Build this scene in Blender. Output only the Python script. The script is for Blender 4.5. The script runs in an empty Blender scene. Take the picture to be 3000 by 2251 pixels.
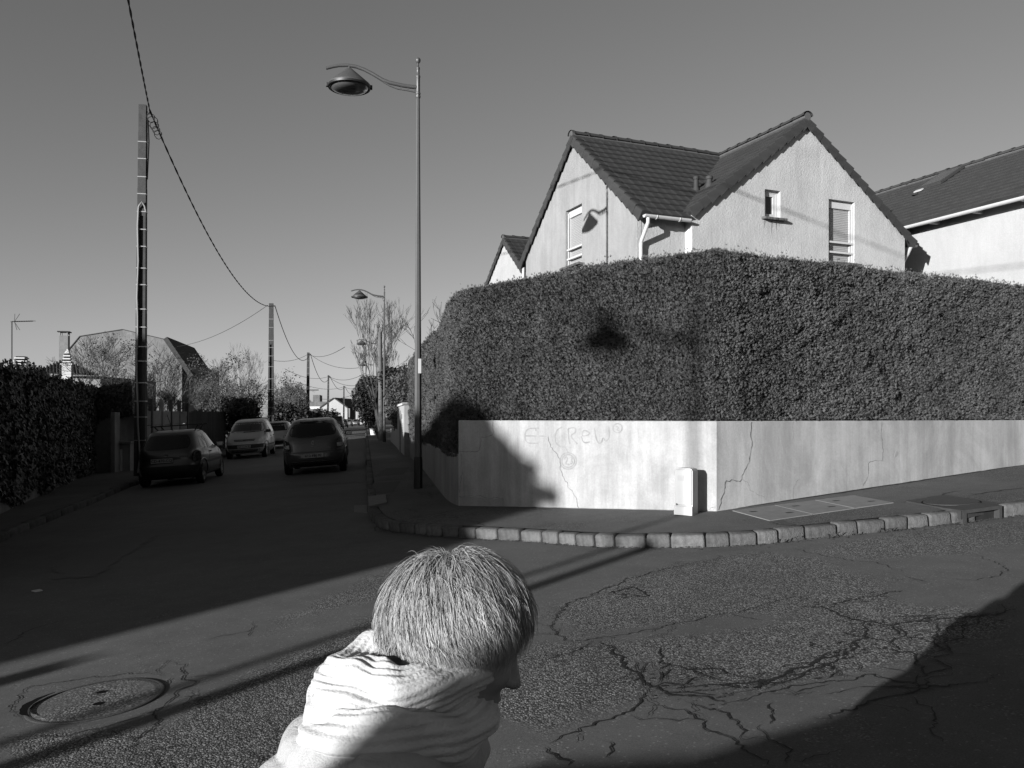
import bpy, bmesh, math, random
import numpy as np
from mathutils import Vector, Matrix, Euler
random.seed(11)
rng = np.random.default_rng(11)
scene = bpy.context.scene
col = scene.collection
R = math.radians

# ------------------------------------------------------------------ camera, world, sun, exposure
F, CX, HV, EYE = 1790.0, 1106.0, 900.0, 1.5      # focal length / centre / horizon of the photograph in its 2212 px wide version
cam_data = bpy.data.cameras.new('camera')
cam = bpy.data.objects.new('camera', cam_data)
col.objects.link(cam)
cam.location = (0, 0, EYE)
cam.rotation_euler = (R(90), 0, 0)
cam_data.sensor_width = 36.0
cam_data.lens = 36.0 * F / 2212.0
cam_data.shift_y = 70.0 / 2212.0
cam_data.clip_start = 0.05
cam_data.clip_end = 3000
scene.camera = cam

SUN_EL, SUN_AZ = R(9.0), R(40.0)                 # the light travels 40 degrees to the right of the view, 9 degrees down
TAN_E = math.tan(SUN_EL)
world = bpy.data.worlds.new('World')
scene.world = world
world.use_nodes = True
wn = world.node_tree
wn.nodes.clear()
w_out = wn.nodes.new('ShaderNodeOutputWorld')
w_bg = wn.nodes.new('ShaderNodeBackground')
w_sky = wn.nodes.new('ShaderNodeTexSky')
w_sky.sky_type = 'NISHITA'
w_sky.sun_disc = False
w_sky.sun_elevation = SUN_EL
w_sky.sun_rotation = R(220)
w_sky.air_density = 1.0
w_sky.dust_density = 0.6
w_sky.ozone_density = 2.0
w_sep = wn.nodes.new('ShaderNodeSeparateColor')   # black-and-white film behind an orange filter: mostly the red channel
wn.links.new(w_sky.outputs[0], w_sep.inputs[0])
w_mr = wn.nodes.new('ShaderNodeMath'); w_mr.operation = 'MULTIPLY'; w_mr.inputs[1].default_value = 0.70
w_mg = wn.nodes.new('ShaderNodeMath'); w_mg.operation = 'MULTIPLY'; w_mg.inputs[1].default_value = 0.35
w_ad = wn.nodes.new('ShaderNodeMath'); w_ad.operation = 'ADD'
wn.links.new(w_sep.outputs[0], w_mr.inputs[0]); wn.links.new(w_sep.outputs[1], w_mg.inputs[0])
wn.links.new(w_mr.outputs[0], w_ad.inputs[0]); wn.links.new(w_mg.outputs[0], w_ad.inputs[1])
wn.links.new(w_ad.outputs[0], w_bg.inputs[0])
w_bg.inputs[1].default_value = 0.0605
wn.links.new(w_bg.outputs[0], w_out.inputs[0])

sun_d = bpy.data.lights.new('sun', 'SUN')
sun_d.energy = 5.0
sun_d.angle = R(0.53)
sun_d.color = (1.0, 1.0, 1.0)
sun = bpy.data.objects.new('sun', sun_d)
col.objects.link(sun)
SUN_DIR = Vector((math.sin(SUN_AZ) * math.cos(SUN_EL), math.cos(SUN_AZ) * math.cos(SUN_EL), -math.sin(SUN_EL)))
sun.rotation_euler = SUN_DIR.to_track_quat('-Z', 'Y').to_euler()
sun.location = (-30, -40, 40)

scene.view_settings.view_transform = 'Standard'
scene.view_settings.look = 'None'
scene.view_settings.exposure = 1.2             # the photograph is exposed for dark asphalt under a low sun
scene.view_settings.gamma = 1.0
scene.view_settings.use_curve_mapping = False
scene.render.engine = 'CYCLES'
scene.cycles.max_bounces = 5
scene.cycles.use_denoising = True
scene.cycles.transparent_max_bounces = 4

# ------------------------------------------------------------------ places
def gz(x, y):
    return 0.069 * 30 * math.tanh(x / 30.0) + 1.2 * math.tanh(y / 80.0)   # the side street climbs to the right
def P(u, v, d):
    return Vector(((u - CX) / F * d, d, EYE + (HV - v) / F * d))
def G(u, v, h=0.0):                               # where the sight line meets the sloping ground (+h)
    x, s = (u - CX) / F, (v - HV) / F
    lo, hi = 0.3, 400.0
    for _ in range(60):
        m = 0.5 * (lo + hi)
        if EYE - s * m - gz(x * m, m) - h > 0: lo = m
        else: hi = m
    return Vector((x * lo, lo, EYE - s * lo))
def onplane(u, v, p0, n):
    r = Vector(((u - CX) / F, 1.0, (HV - v) / F))
    o = Vector((0, 0, EYE))
    return o + r * ((p0 - o).dot(n) / r.dot(n))
SQ, ST = Vector((math.cos(SUN_AZ), -math.sin(SUN_AZ), 0)), Vector((math.sin(SUN_AZ), math.cos(SUN_AZ), 0))
def QT(q, t, z=0.0):
    p = SQ * q + ST * t
    return Vector((p.x, p.y, z))
def ground_frame(x, y, yaw):
    e = 0.5
    n = Vector((-(gz(x + e, y) - gz(x - e, y)), -(gz(x, y + e) - gz(x, y - e)), 2 * e)).normalized()
    f = Vector((math.cos(yaw), math.sin(yaw), 0)); f = (f - n * f.dot(n)).normalized()
    l = n.cross(f)
    m = Matrix((f, l, n)).transposed().to_4x4()
    m.translation = (x, y, gz(x, y))
    return m

# ------------------------------------------------------------------ meshes
class MB:
    def __init__(s): s.v, s.f, s.m = [], [], 0
    def add(s, vs, fs):
        b = len(s.v); s.v += [tuple(p) for p in vs]; s.f += [tuple(i + b for i in f) for f in fs]; return s
    def box(s, c, size, rz=0.0, mat=None):
        hx, hy, hz = [k / 2 for k in size]
        pts = [Vector((x, y, z)) for z in (-hz, hz) for y in (-hy, hy) for x in (-hx, hx)]
        M_ = mat if mat is not None else Matrix.Rotation(rz, 3, 'Z')
        c = Vector(c)
        return s.add([c + M_ @ p for p in pts], [(0, 2, 3, 1), (4, 5, 7, 6), (0, 1, 5, 4), (2, 6, 7, 3), (0, 4, 6, 2), (1, 3, 7, 5)])
    def bbox(s, c, size, bev, rz=0.0, seg=2):
        bm = bmesh.new(); bmesh.ops.create_cube(bm, size=1.0)
        for v in bm.verts: v.co = Vector((v.co.x * size[0], v.co.y * size[1], v.co.z * size[2]))
        bmesh.ops.bevel(bm, geom=bm.edges[:], offset=bev, segments=seg, affect='EDGES', profile=0.5)
        M_ = Matrix.Rotation(rz, 3, 'Z'); c = Vector(c)
        bm.verts.index_update()
        s.add([c + M_ @ v.co for v in bm.verts], [[v.index for v in f.verts] for f in bm.faces]); bm.free(); return s
    def beam(s, p0, p1, w, h, up=(0, 0, 1)):
        p0, p1 = Vector(p0), Vector(p1); d = p1 - p0; L = d.length; d.normalize()
        up = Vector(up)
        if abs(d.dot(up)) > 0.98: up = Vector((1, 0, 0))
        x = d.cross(up).normalized(); z = x.cross(d)
        return s.box((p0 + p1) / 2, (w, L, h), mat=Matrix((x, d, z)).transposed())
    def tube(s, pts, r, n=8, caps=True, flat=1.0):
        pts = [Vector(p) for p in pts]; k = len(pts)
        rs = r if isinstance(r, (list, tuple)) else [r] * k
        b = len(s.v); ref = None
        for i, p in enumerate(pts):
            t = (pts[min(i + 1, k - 1)] - pts[max(i - 1, 0)])
            t = t.normalized() if t.length > 1e-9 else Vector((0, 0, 1))
            if ref is None: ref = Vector((1, 0, 0)) if abs(t.x) < 0.9 else Vector((0, 1, 0))
            a = (ref - t * ref.dot(t)); a = a.normalized() if a.length > 1e-6 else t.orthogonal().normalized()
            ref = a; c = t.cross(a)
            for j in range(n):
                th = 2 * math.pi * (j + 0.5) / n
                s.v.append(tuple(p + (a * math.cos(th) + c * math.sin(th) * flat) * rs[i]))
        for i in range(k - 1):
            for j in range(n):
                j2 = (j + 1) % n
                s.f.append((b + i * n + j, b + i * n + j2, b + (i + 1) * n + j2, b + (i + 1) * n + j))
        if caps:
            s.f.append(tuple(b + j for j in reversed(range(n)))); s.f.append(tuple(b + (k - 1) * n + j for j in range(n)))
        return s
    def lathe(s, prof, n=24, mat=None):
        b = len(s.v); M_ = mat or Matrix.Identity(4)
        for (r_, z) in prof:
            for j in range(n):
                th = 2 * math.pi * j / n
                s.v.append(tuple(M_ @ Vector((r_ * math.cos(th), r_ * math.sin(th), z))))
        for i in range(len(prof) - 1):
            for j in range(n):
                j2 = (j + 1) % n
                s.f.append((b + i * n + j, b + i * n + j2, b + (i + 1) * n + j2, b + (i + 1) * n + j))
        return s
    def prism(s, poly, ex):                       # polygon of 3-D points pushed along ex
        poly = [Vector(p) for p in poly]; n = len(poly); ex = Vector(ex)
        return s.add(poly + [p + ex for p in poly],
                     [tuple(reversed(range(n))), tuple(range(n, 2 * n))] + [(i, (i + 1) % n, n + (i + 1) % n, n + i) for i in range(n)])
    def ribbon(s, pts, ws, n):                    # flat ribbon of varying width on a surface with normal n
        pts = [Vector(p) for p in pts]; n = Vector(n); b = len(s.v); k = len(pts)
        for i, p in enumerate(pts):
            t = (pts[min(i + 1, k - 1)] - pts[max(i - 1, 0)])
            x = t.cross(n)
            x = x.normalized() if x.length > 1e-9 else Vector((1, 0, 0))
            s.v.append(tuple(p + x * ws[i] / 2)); s.v.append(tuple(p - x * ws[i] / 2))
        for i in range(k - 1): s.f.append((b + 2 * i, b + 2 * i + 1, b + 2 * i + 3, b + 2 * i + 2))
        return s
    def mesh(s, name, mat=None, smooth=False, angle=40):
        me = bpy.data.meshes.new(name)
        me.from_pydata(s.v, [], s.f)
        me.update()
        if smooth and s.f:
            me.polygons.foreach_set('use_smooth', [True] * len(me.polygons))
            try: me.set_sharp_from_angle(angle=R(angle))
            except Exception: pass
        if mat: me.materials.append(mat)
        return me
    def build(s, name, mat=None, parent=None, smooth=False, angle=40, local=False):
        return obj(name, s.mesh(name, mat, smooth, angle), parent, local)
def obj(name, me, parent=None, local=False, mtx=None):
    o = bpy.data.objects.new(name, me)
    col.objects.link(o)
    if parent is not None:
        o.parent = parent
        if not local: o.location = -root_loc(parent)
    if mtx is not None: o.matrix_basis = mtx
    return o
def root_loc(p):
    l = Vector(p.location)
    while p.parent: p = p.parent; l = l + p.location
    return l
def tag(o, label=None, cat=None, group=None, kind=None):
    if label: o['label'] = label
    if cat: o['category'] = cat
    if group: o['group'] = group
    if kind: o['kind'] = kind
    return o
def thing(name, label, cat, loc=(0, 0, 0), rz=0.0, group=None, mtx=None):
    o = bpy.data.objects.new(name, None); col.objects.link(o)
    o.empty_display_size = 0.2
    if mtx is not None:
        o.location = mtx.to_translation(); o.rotation_euler = mtx.to_euler()
    else:
        o.location = loc; o.rotation_euler = (0, 0, rz)
    return tag(o, label, cat, group)
def copy_tree(o, parent=None):
    c = o.copy(); col.objects.link(c)
    if parent is not None: c.parent = parent
    for ch in list(o.children): copy_tree(ch, c)
    return c
def np_mesh(name, V, Fq, mat=None, smooth=False):
    me = bpy.data.meshes.new(name)
    V = np.asarray(V, dtype=np.float32); Fq = np.asarray(Fq, dtype=np.int32)
    k = Fq.shape[1]
    me.vertices.add(len(V)); me.vertices.foreach_set('co', V.ravel())
    me.loops.add(Fq.size); me.loops.foreach_set('vertex_index', Fq.ravel())
    me.polygons.add(len(Fq))
    me.polygons.foreach_set('loop_start', np.arange(0, Fq.size, k, dtype=np.int32))
    me.polygons.foreach_set('loop_total', np.full(len(Fq), k, dtype=np.int32))
    if smooth: me.polygons.foreach_set('use_smooth', np.ones(len(Fq), dtype=bool))
    me.update(calc_edges=True)
    if mat: me.materials.append(mat)
    return me
def text_mb(body, size, place, depth=0.002, spacing=1.0, bold=0.0):
    cu = bpy.data.curves.new('lettering', 'FONT')
    cu.body = body; cu.size = size; cu.align_x = 'CENTER'; cu.align_y = 'CENTER'; cu.space_character = spacing
    cu.extrude = depth / 2; cu.resolution_u = 2; cu.offset = bold
    o = bpy.data.objects.new('lettering', cu); col.objects.link(o)
    dg = bpy.context.evaluated_depsgraph_get(); dg.update()
    me = bpy.data.meshes.new_from_object(o.evaluated_get(dg))
    mb = MB()
    mb.add([place @ v.co for v in me.vertices], [tuple(p.vertices) for p in me.polygons])
    bpy.data.objects.remove(o); bpy.data.meshes.remove(me); bpy.data.curves.remove(cu)
    return mb

# ------------------------------------------------------------------ materials (all greys: the photograph is black and white)
class NT:
    def __init__(s, name):
        s.mat = bpy.data.materials.new(name); s.mat.use_nodes = True
        s.t = s.mat.node_tree; s.b = s.t.nodes['Principled BSDF']
        s.tc = s.t.nodes.new('ShaderNodeTexCoord')
    def n(s, typ, ins=None, **kw):
        nd = s.t.nodes.new(typ)
        for k, v in kw.items(): setattr(nd, k, v)
        for k, v in (ins or {}).items():
            if hasattr(v, 'is_output') or isinstance(v, bpy.types.NodeSocket): s.t.links.new(v, nd.inputs[k])
            else: nd.inputs[k].default_value = v
        return nd
    def co(s, sc=(1, 1, 1)):
        return s.n('ShaderNodeMapping', {'Vector': s.tc.outputs['Object'], 'Scale': sc}).outputs[0]
    def noise(s, scale, detail=4, rough=0.6, vec=None, dist=0.0):
        return s.n('ShaderNodeTexNoise', {'Vector': vec if vec is not None else s.co(), 'Scale': scale, 'Detail': detail, 'Roughness': rough, 'Distortion': dist}).outputs[0]
    def rng(s, x, a, b, c=0.0, d=1.0):
        return s.n('ShaderNodeMapRange', {0: x, 1: a, 2: b, 3: c, 4: d}).outputs[0]
    def math(s, op, a, b=0.0, clamp=False):
        return s.n('ShaderNodeMath', {0: a, 1: b}, operation=op, use_clamp=clamp).outputs[0]
    def mix(s, f, a, b):
        return s.n('ShaderNodeMix', {0: f, 2: a, 3: b}).outputs[0]
    K = 0.45                                          # real-world reflectance level for this exposure
    def out(s, colr=None, rough=None, bump=None, bstr=0.4, bdist=0.01, spec=None, metal=None):
        if colr is not None:
            if isinstance(colr, (int, float)): s.b.inputs['Base Color'].default_value = (colr * s.K, colr * s.K, colr * s.K, 1)
            else: s.t.links.new(s.math('MULTIPLY', colr, s.K), s.b.inputs['Base Color'])
        if rough is not None:
            if isinstance(rough, (int, float)): s.b.inputs['Roughness'].default_value = rough
            else: s.t.links.new(rough, s.b.inputs['Roughness'])
        if spec is not None: s.b.inputs['Specular IOR Level'].default_value = spec
        if metal is not None: s.b.inputs['Metallic'].default_value = metal
        if bump is not None:
            bn = s.n('ShaderNodeBump', {'Height': bump, 'Strength': bstr, 'Distance': bdist})
            s.t.links.new(bn.outputs[0], s.b.inputs['Normal'])
        return s.mat
def plain(name, c, rough=0.6, var=0.15, scale=4.0, spec=0.4, metal=0.0, bscale=None, bstr=0.2, bdist=0.004):
    t = NT(name)
    n = t.noise(scale, 5, 0.65)
    c_ = t.rng(n, 0.25, 0.75, c * (1 - var), c * (1 + var))
    b = t.noise(bscale, 3, 0.6) if bscale else None
    return t.out(c_, rough, b, bstr, bdist, spec, metal)
def per_piece(name, c, rough=0.7, piece=0.2, var=0.15, scale=6.0, bscale=60, bstr=0.3, bdist=0.004, spec=0.3):
    t = NT(name)
    oi = t.n('ShaderNodeObjectInfo').outputs['Random']
    n = t.noise(scale, 5, 0.65)
    a = t.rng(oi, 0, 1, 1 - piece, 1 + piece)
    b = t.rng(n, 0.25, 0.75, c * (1 - var), c * (1 + var))
    return t.out(t.math('MULTIPLY', a, b), rough, t.noise(bscale, 3, 0.6), bstr, bdist, spec)
def plaster(name, c, streak=0.25, bscale=30, bstr=0.5, bdist=0.01, splash=0.0):
    t = NT(name)
    st = t.noise(1.0, 6, 0.7, t.co((5.0, 5.0, 0.35)))
    big = t.noise(0.7, 4, 0.6)
    blot = t.noise(1.0, 7, 0.72, t.co((1.3, 1.3, 0.8)), 0.6)
    fine = t.noise(45, 3, 0.6)
    a = t.rng(st, 0.34, 0.66, 1 - streak * 0.8, 1.02)
    b = t.rng(big, 0.3, 0.7, 1 - streak * 0.5, 1.03)
    d = t.rng(blot, 0.38, 0.62, 1 - streak * 0.7, 1.04)
    f = t.rng(fine, 0.3, 0.7, 0.92, 1.06)
    c_ = t.math('MULTIPLY', t.math('MULTIPLY', t.math('MULTIPLY', a, d), b), t.math('MULTIPLY', f, c * (1 + streak * .55)))
    return t.out(c_, 0.9, t.noise(bscale, 4, 0.7), bstr, bdist, 0.15)
MT = {}
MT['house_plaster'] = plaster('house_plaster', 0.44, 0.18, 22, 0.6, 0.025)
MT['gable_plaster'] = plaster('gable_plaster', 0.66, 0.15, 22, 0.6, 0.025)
MT['trim_white'] = plaster('trim_white', 0.8, 0.06, 40, 0.3)
MT['white_house'] = plaster('white_house', 0.56, 0.08, 20, 0.5, 0.02)
MT['wall_white'] = plaster('wall_white', 0.57, 0.34, 60, 0.35, 0.006)
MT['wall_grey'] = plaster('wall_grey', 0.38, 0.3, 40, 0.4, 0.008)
MT['old_render'] = plaster('old_render', 0.25, 0.35, 10, 0.4, 0.02)
MT['patch_plaster'] = plaster('patch_plaster', 0.43, 0.2, 60, 0.4, 0.006)
MT['roof_tile'] = per_piece('roof_tile', 0.058, 0.75, 0.12, 0.18, 5, 40, 0.3, 0.004, 0.25)
MT['roof_tile_right'] = per_piece('roof_tile_right', 0.058, 0.7, 0.25, 0.25, 5, 40, 0.3, 0.004, 0.3)
MT['roof_dark'] = plain('roof_dark', 0.055, 0.85, 0.25, 3, 0.2)
MT['mortar'] = plain('mortar', 0.14, 0.9, 0.2, 10, 0.1)
MT['kerb_stone'] = per_piece('kerb_stone', 0.155, 0.9, 0.24, 0.5, 11, 70, 0.8, 0.012, 0.15)
MT['concrete'] = plain('concrete', 0.3, 0.9, 0.22, 6, 0.2, 0, 80, 0.4, 0.004)
MT['slab'] = per_piece('slab', 0.30, 0.9, 0.08, 0.15, 9, 90, 0.4, 0.004, 0.2)
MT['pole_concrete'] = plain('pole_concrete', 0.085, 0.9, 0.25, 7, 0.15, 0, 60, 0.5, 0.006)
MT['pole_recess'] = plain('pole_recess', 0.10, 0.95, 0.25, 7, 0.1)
MT['galvanised'] = plain('galvanised', 0.5, 0.4, 0.1, 9, 0.5, 0.6)
MT['cast_iron'] = plain('cast_iron', 0.06, 0.7, 0.2, 12, 0.4, 0, 120, 0.4, 0.003)
MT['black_void'] = plain('black_void', 0.01, 0.95, 0.1, 5, 0.05)
MT['lamp_paint'] = plain('lamp_paint', 0.10, 0.45, 0.1, 5, 0.5)
MT['lamp_base'] = plain('lamp_base', 0.02, 0.5, 0.15, 6, 0.4)
MT['lamp_glass'] = plain('lamp_glass', 0.24, 0.18, 0.2, 3, 0.6)
MT['white_paint'] = plain('white_paint', 0.8, 0.45, 0.04, 5, 0.4)
MT['white_pvc'] = plain('white_pvc', 0.74, 0.4, 0.05, 5, 0.4)
MT['shutter'] = plain('shutter', 0.5, 0.5, 0.05, 5, 0.3)
MT['sill_brick'] = per_piece('sill_brick', 0.13, 0.85, 0.3, 0.2, 14, 60, 0.3, 0.004, 0.2)
MT['skylight_glass'] = plain('skylight_glass', 0.13, .25, .15, 3, .5)  # paler base colour stands in for the sky reflected in the pane
MT['window_glass'] = plain('window_glass', 0.03, 0.06, 0.1, 3, 0.7)
MT['cable'] = plain('cable', 0.02, 0.6, 0.1, 5, 0.3)
MT['conduit'] = plain('conduit', 0.36, 0.5, 0.1, 5, 0.4)
MT['wood_dark'] = per_piece('wood_dark', 0.05, 0.85, 0.35, 0.4, 4, 30, 0.4, 0.004, 0.2)
MT['wood_pole'] = plain('wood_pole', 0.16, 0.85, 0.3, 4, 0.2, 0, 30, 0.4, 0.005)
MT['bark'] = plain('bark', 0.09, 0.9, 0.3, 6, 0.1)
MT['twig'] = plain('twig', 0.085, 0.9, 0.3, 2, 0.1)
MT['twig_pale'] = plain('twig_pale', 0.13, 0.9, 0.3, 2, 0.1)
MT['soil'] = plain('soil', 0.07, 0.95, 0.3, 3, 0.1)
def leafy(name, c, var=0.5, scale=8.0, rough=0.6, big=1.2):
    t = NT(name)
    n = t.noise(scale, 4, 0.7); g = t.noise(big, 3, 0.6)
    a = t.rng(n, 0.3, 0.7, c * (1 - var), c * (1 + var))
    return t.out(t.math('MULTIPLY', a, t.rng(g, 0.3, 0.7, 0.75, 1.2)), rough, None, spec=0.25)
MT['conifer'] = leafy('conifer', 0.14, 0.20, 20, .85); MT['conifer'].node_tree.nodes['Principled BSDF'].inputs['Specular IOR Level'].default_value = .06
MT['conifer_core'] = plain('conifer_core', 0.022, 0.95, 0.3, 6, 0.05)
MT['ivy_leaf'] = leafy('ivy_leaf', 0.05, 0.5, 14, 0.45)
MT['leaf_dark'] = leafy('leaf_dark', 0.045, 0.5, 6)
MT['leaf_mid'] = leafy('leaf_mid', 0.085, 0.5, 6)
MT['dry_leaf'] = leafy('dry_leaf', 0.085, 0.4, 6)

# asphalt: worn coarse stone where the attribute is high, smooth tar elsewhere
def asphalt(name, smooth_c, stone_c, attr=True, vor=75):
    t = NT(name)
    if attr:
        k = t.n('ShaderNodeAttribute', attribute_name='coarse').outputs['Fac']
        wob = t.noise(2.2, 6, 0.7)
        k = t.rng(t.math('ADD', k, t.math('MULTIPLY', t.math('SUBTRACT', wob, 0.5), 1.5)), 0.3, 0.7)
    else:
        k = t.rng(t.noise(0.9, 5, 0.65), 0.42, 0.62)
    v = t.n('ShaderNodeTexVoronoi', {'Vector': t.co(), 'Scale': vor, 'Randomness': 1.0}, feature='F1')
    sep = t.n('ShaderNodeSeparateColor', {0: v.outputs['Color']})
    rnd = sep.outputs[0]
    stone = t.rng(t.math('POWER', rnd, 2.2), 0, 1, stone_c * 0.45, stone_c * 2.6)
    gap = t.rng(v.outputs['Distance'], 0.25, 0.75, 1.0, 0.25)
    stone = t.math('MULTIPLY', stone, gap)
    fine = t.noise(140, 4, 0.8)
    tar = t.math('MULTIPLY', t.rng(fine, 0.25, 0.75, 0.45, 1.55), smooth_c)
    spk = t.math('MULTIPLY', t.math('GREATER_THAN', rnd, 0.975), smooth_c * 0.7)
    tar = t.math('ADD', tar, spk)
    c = t.mix(k, tar, stone)
    dirt = t.rng(t.noise(0.45, 6, 0.7), 0.3, 0.7, 0.78, 1.18)
    mid = t.rng(t.noise(3.0, 5, 0.7), 0.3, 0.7, 0.85, 1.12)
    c = t.math('MULTIPLY', c, t.math('MULTIPLY', dirt, mid))
    h = t.mix(k, t.math('MULTIPLY', fine, 0.22), t.math('SUBTRACT', 1.0, t.rng(v.outputs['Distance'], 0.0, 0.8)))
    return t.out(c, 0.85, h, 0.55, 0.006, 0.3)
MT['road'] = asphalt('road_asphalt', 0.155, 0.25, True, 100)
MT['rough_fill'] = asphalt('rough_fill', 0.17, 0.24, False, 75)
MT['pavement'] = asphalt('pavement_asphalt', 0.15, 0.17, False, 110)
MT['wall_crack'] = plain('wall_crack', .16, .9, .3, 20, .1)
MT['tar'] = plain('tar', 0.022, 0.8, 0.3, 20, 0.3, 0, 100, 0.4, 0.004)
MT['tar_patch'] = plain('tar_patch', 0.085, 0.85, 0.3, 40, 0.3, 0, 120, 0.5, 0.004)
MT['tar_patch_pale'] = plain('tar_patch_pale', 0.15, 0.85, 0.25, 50, 0.3, 0, 120, 0.5, 0.004)
MT['ground'] = plain('ground_soil', 0.08, 0.95, 0.3, 0.5, 0.1)
# ------------------------------------------------------------------ lines traced on the ground
STREET = Vector((-math.sin(R(10.05)), math.cos(R(10.05)), 0))
def along(p, y):                                  # follow the main street from p to the given y
    k = (y - p.y) / STREET.y
    q = p + STREET * k
    return Vector((q.x, y, 0))
def px(lst, h=0.0): return [G(u, v, h) for u, v in lst]
def flat(p): return Vector((p.x, p.y, 0))
kb_corner = px([(792.2, 1036.8), (793.8, 1080), (794.5, 1110), (803, 1128), (817.3, 1141.2), (840.6, 1149.6), (904, 1156), (950.6, 1160), (1104, 1168.5), (1204, 1176.2),
                (1270.6, 1181.2), (1354, 1184.6), (1474.6, 1184.3), (1560, 1182), (1641.3, 1177.9), (1741.3, 1166.5), (1841.3, 1156.2), (1974.6, 1142.2), (2091.3, 1128.6), (2212, 1113.5)])
kb_corner = [flat(p) for p in kb_corner]
e_dir = (kb_corner[-1] - kb_corner[-5]).normalized()
k0 = flat(G(790.7, 974.5)); k1 = flat(G(791.4, 1003))
KB = [along(k0, 175), along(k0, 90), along(k0, 50), k0, k1] + kb_corner + [kb_corner[-1] + e_dir * 4, kb_corner[-1] + e_dir * 14]
def smooth_line(pts, it=2):
    for _ in range(it):
        o = [pts[0]]
        for a, b in zip(pts[:-1], pts[1:]): o += [a * 0.75 + b * 0.25, a * 0.25 + b * 0.75]
        o.append(pts[-1]); pts = o
    return pts
def arc(pts):
    s = [0.0]
    for a, b in zip(pts[:-1], pts[1:]): s.append(s[-1] + (b - a).length)
    return s
def at_s(pts, S, s):
    s = max(0.0, min(S[-1], s))
    for i in range(len(S) - 1):
        if s <= S[i + 1] or i == len(S) - 2:
            f = (s - S[i]) / max(1e-9, S[i + 1] - S[i])
            return pts[i].lerp(pts[i + 1], f), (pts[i + 1] - pts[i]).normalized()
def offset_line(pts, d):
    o = []
    for i, p in enumerate(pts):
        t = (pts[min(i + 1, len(pts) - 1)] - pts[max(i - 1, 0)]).normalized()
        o.append(p + Vector((-t.y, t.x, 0)) * d)
    return o
KBs = smooth_line(KB, 2)
# wall foot, far street end -> corner -> side street
W_A, W_B = flat(G(990.6, 1093, 0.12)), flat(G(1548, 1105, 0.12))
W_R = flat(G(2212, 1004.6, 0.12))
side_dir = (W_R - W_B).normalized()
W_C = W_B + side_dir * 16
w_curve = [flat(p) for p in px([(914, 1014.6), (937, 1044.6), (951, 1063), (964, 1078), (976, 1087)], 0.12)]
w_far = along(w_curve[0], 26.0)
WALLFOOT = [along(w_far, 175), along(w_far, 60), w_far] + w_curve + [W_A, W_B, W_C]
CH_N = Vector(((W_B - W_A).y, -(W_B - W_A).x, 0)).normalized()      # outward normal of the chamfer face
SD_N = Vector((side_dir.y, -side_dir.x, 0)).normalized()
if CH_N.y > 0: CH_N = -CH_N
if SD_N.y > 0: SD_N = -SD_N
TOP = 1.447

# left side of the street
lk_px = px([(0, 1164.5), (105.7, 1120.7), (186.6, 1089.6), (264, 1055)])
LK = [flat(p) for p in lk_px]
l0 = LK[0] - (LK[1] - LK[0]).normalized() * 9
LKF = [l0] + LK + [along(LK[-1], y) for y in (32, 45, 60, 90, 120, 175)]
IV = [flat(p) for p in px([(0, 1111), (95, 1067), (193, 1021.5)], 0.12)]
iv0 = IV[0] - (IV[1] - IV[0]).normalized() * 8
LWF = [iv0] + IV + [along(IV[-1] + Vector((1.3, 0.0, 0)), y) for y in (30, 45, 60, 90, 120, 175)]

# ------------------------------------------------------------------ ground and road
def grid_block(xs, ys, dz):
    X, Y = np.meshgrid(xs, ys, indexing='ij')
    Z = 0.069 * 30 * np.tanh(X / 30) + 1.2 * np.tanh(Y / 80) + dz
    V = np.stack([X, Y, Z], -1).reshape(-1, 3)
    nx, ny = len(xs), len(ys)
    i = (np.arange(nx - 1)[:, None] * ny + np.arange(ny - 1)[None, :]).ravel()
    return V, np.stack([i, i + ny, i + ny + 1, i + 1], -1)
xs = np.concatenate([np.linspace(-900, -60, 22), np.linspace(-50, 50, 51), np.linspace(60, 900, 22)])
ys = np.concatenate([np.linspace(-500, -40, 14), np.linspace(-30, 120, 76), np.linspace(140, 2200, 30)])
V, Fq = grid_block(xs, ys, -0.05)
tag(obj('ground', np_mesh('ground', V, Fq, MT['ground'], True)), kind='structure')
def poly_sd(poly, X, Y):
    P_ = [(p.x, p.y) for p in poly]; n = len(P_)
    d = np.full(X.shape, 1e9); ins = np.zeros(X.shape, bool)
    for i in range(n):
        ax, ay = P_[i]; bx, by = P_[(i + 1) % n]
        ex, ey = bx - ax, by - ay
        t = np.clip(((X - ax) * ex + (Y - ay) * ey) / (ex * ex + ey * ey + 1e-12), 0, 1)
        d = np.minimum(d, np.hypot(X - ax - t * ex, Y - ay - t * ey))
        cr = ((ay > Y) != (by > Y)) & (X < (bx - ax) * (Y - ay) / (by - ay + 1e-12) + ax)
        ins ^= cr
    return np.where(ins, d, -d)
xs1 = np.linspace(-16, 16, 321); ys1 = np.linspace(-8, 14, 221)
V1, F1 = grid_block(xs1, ys1, 0.0)
xs2 = np.linspace(-60, -0, 121); ys2 = np.linspace(14, 180, 84)
V2, F2 = grid_block(xs2, ys2, 0.0)
Vr = np.concatenate([V1, V2]); Fr = np.concatenate([F1, F2 + len(V1)])
road_me = np_mesh('road', Vr, Fr, MT['road'], True)
coarse = np.zeros(len(Vr)); Xr, Yr = Vr[:, 0], Vr[:, 1]
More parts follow.
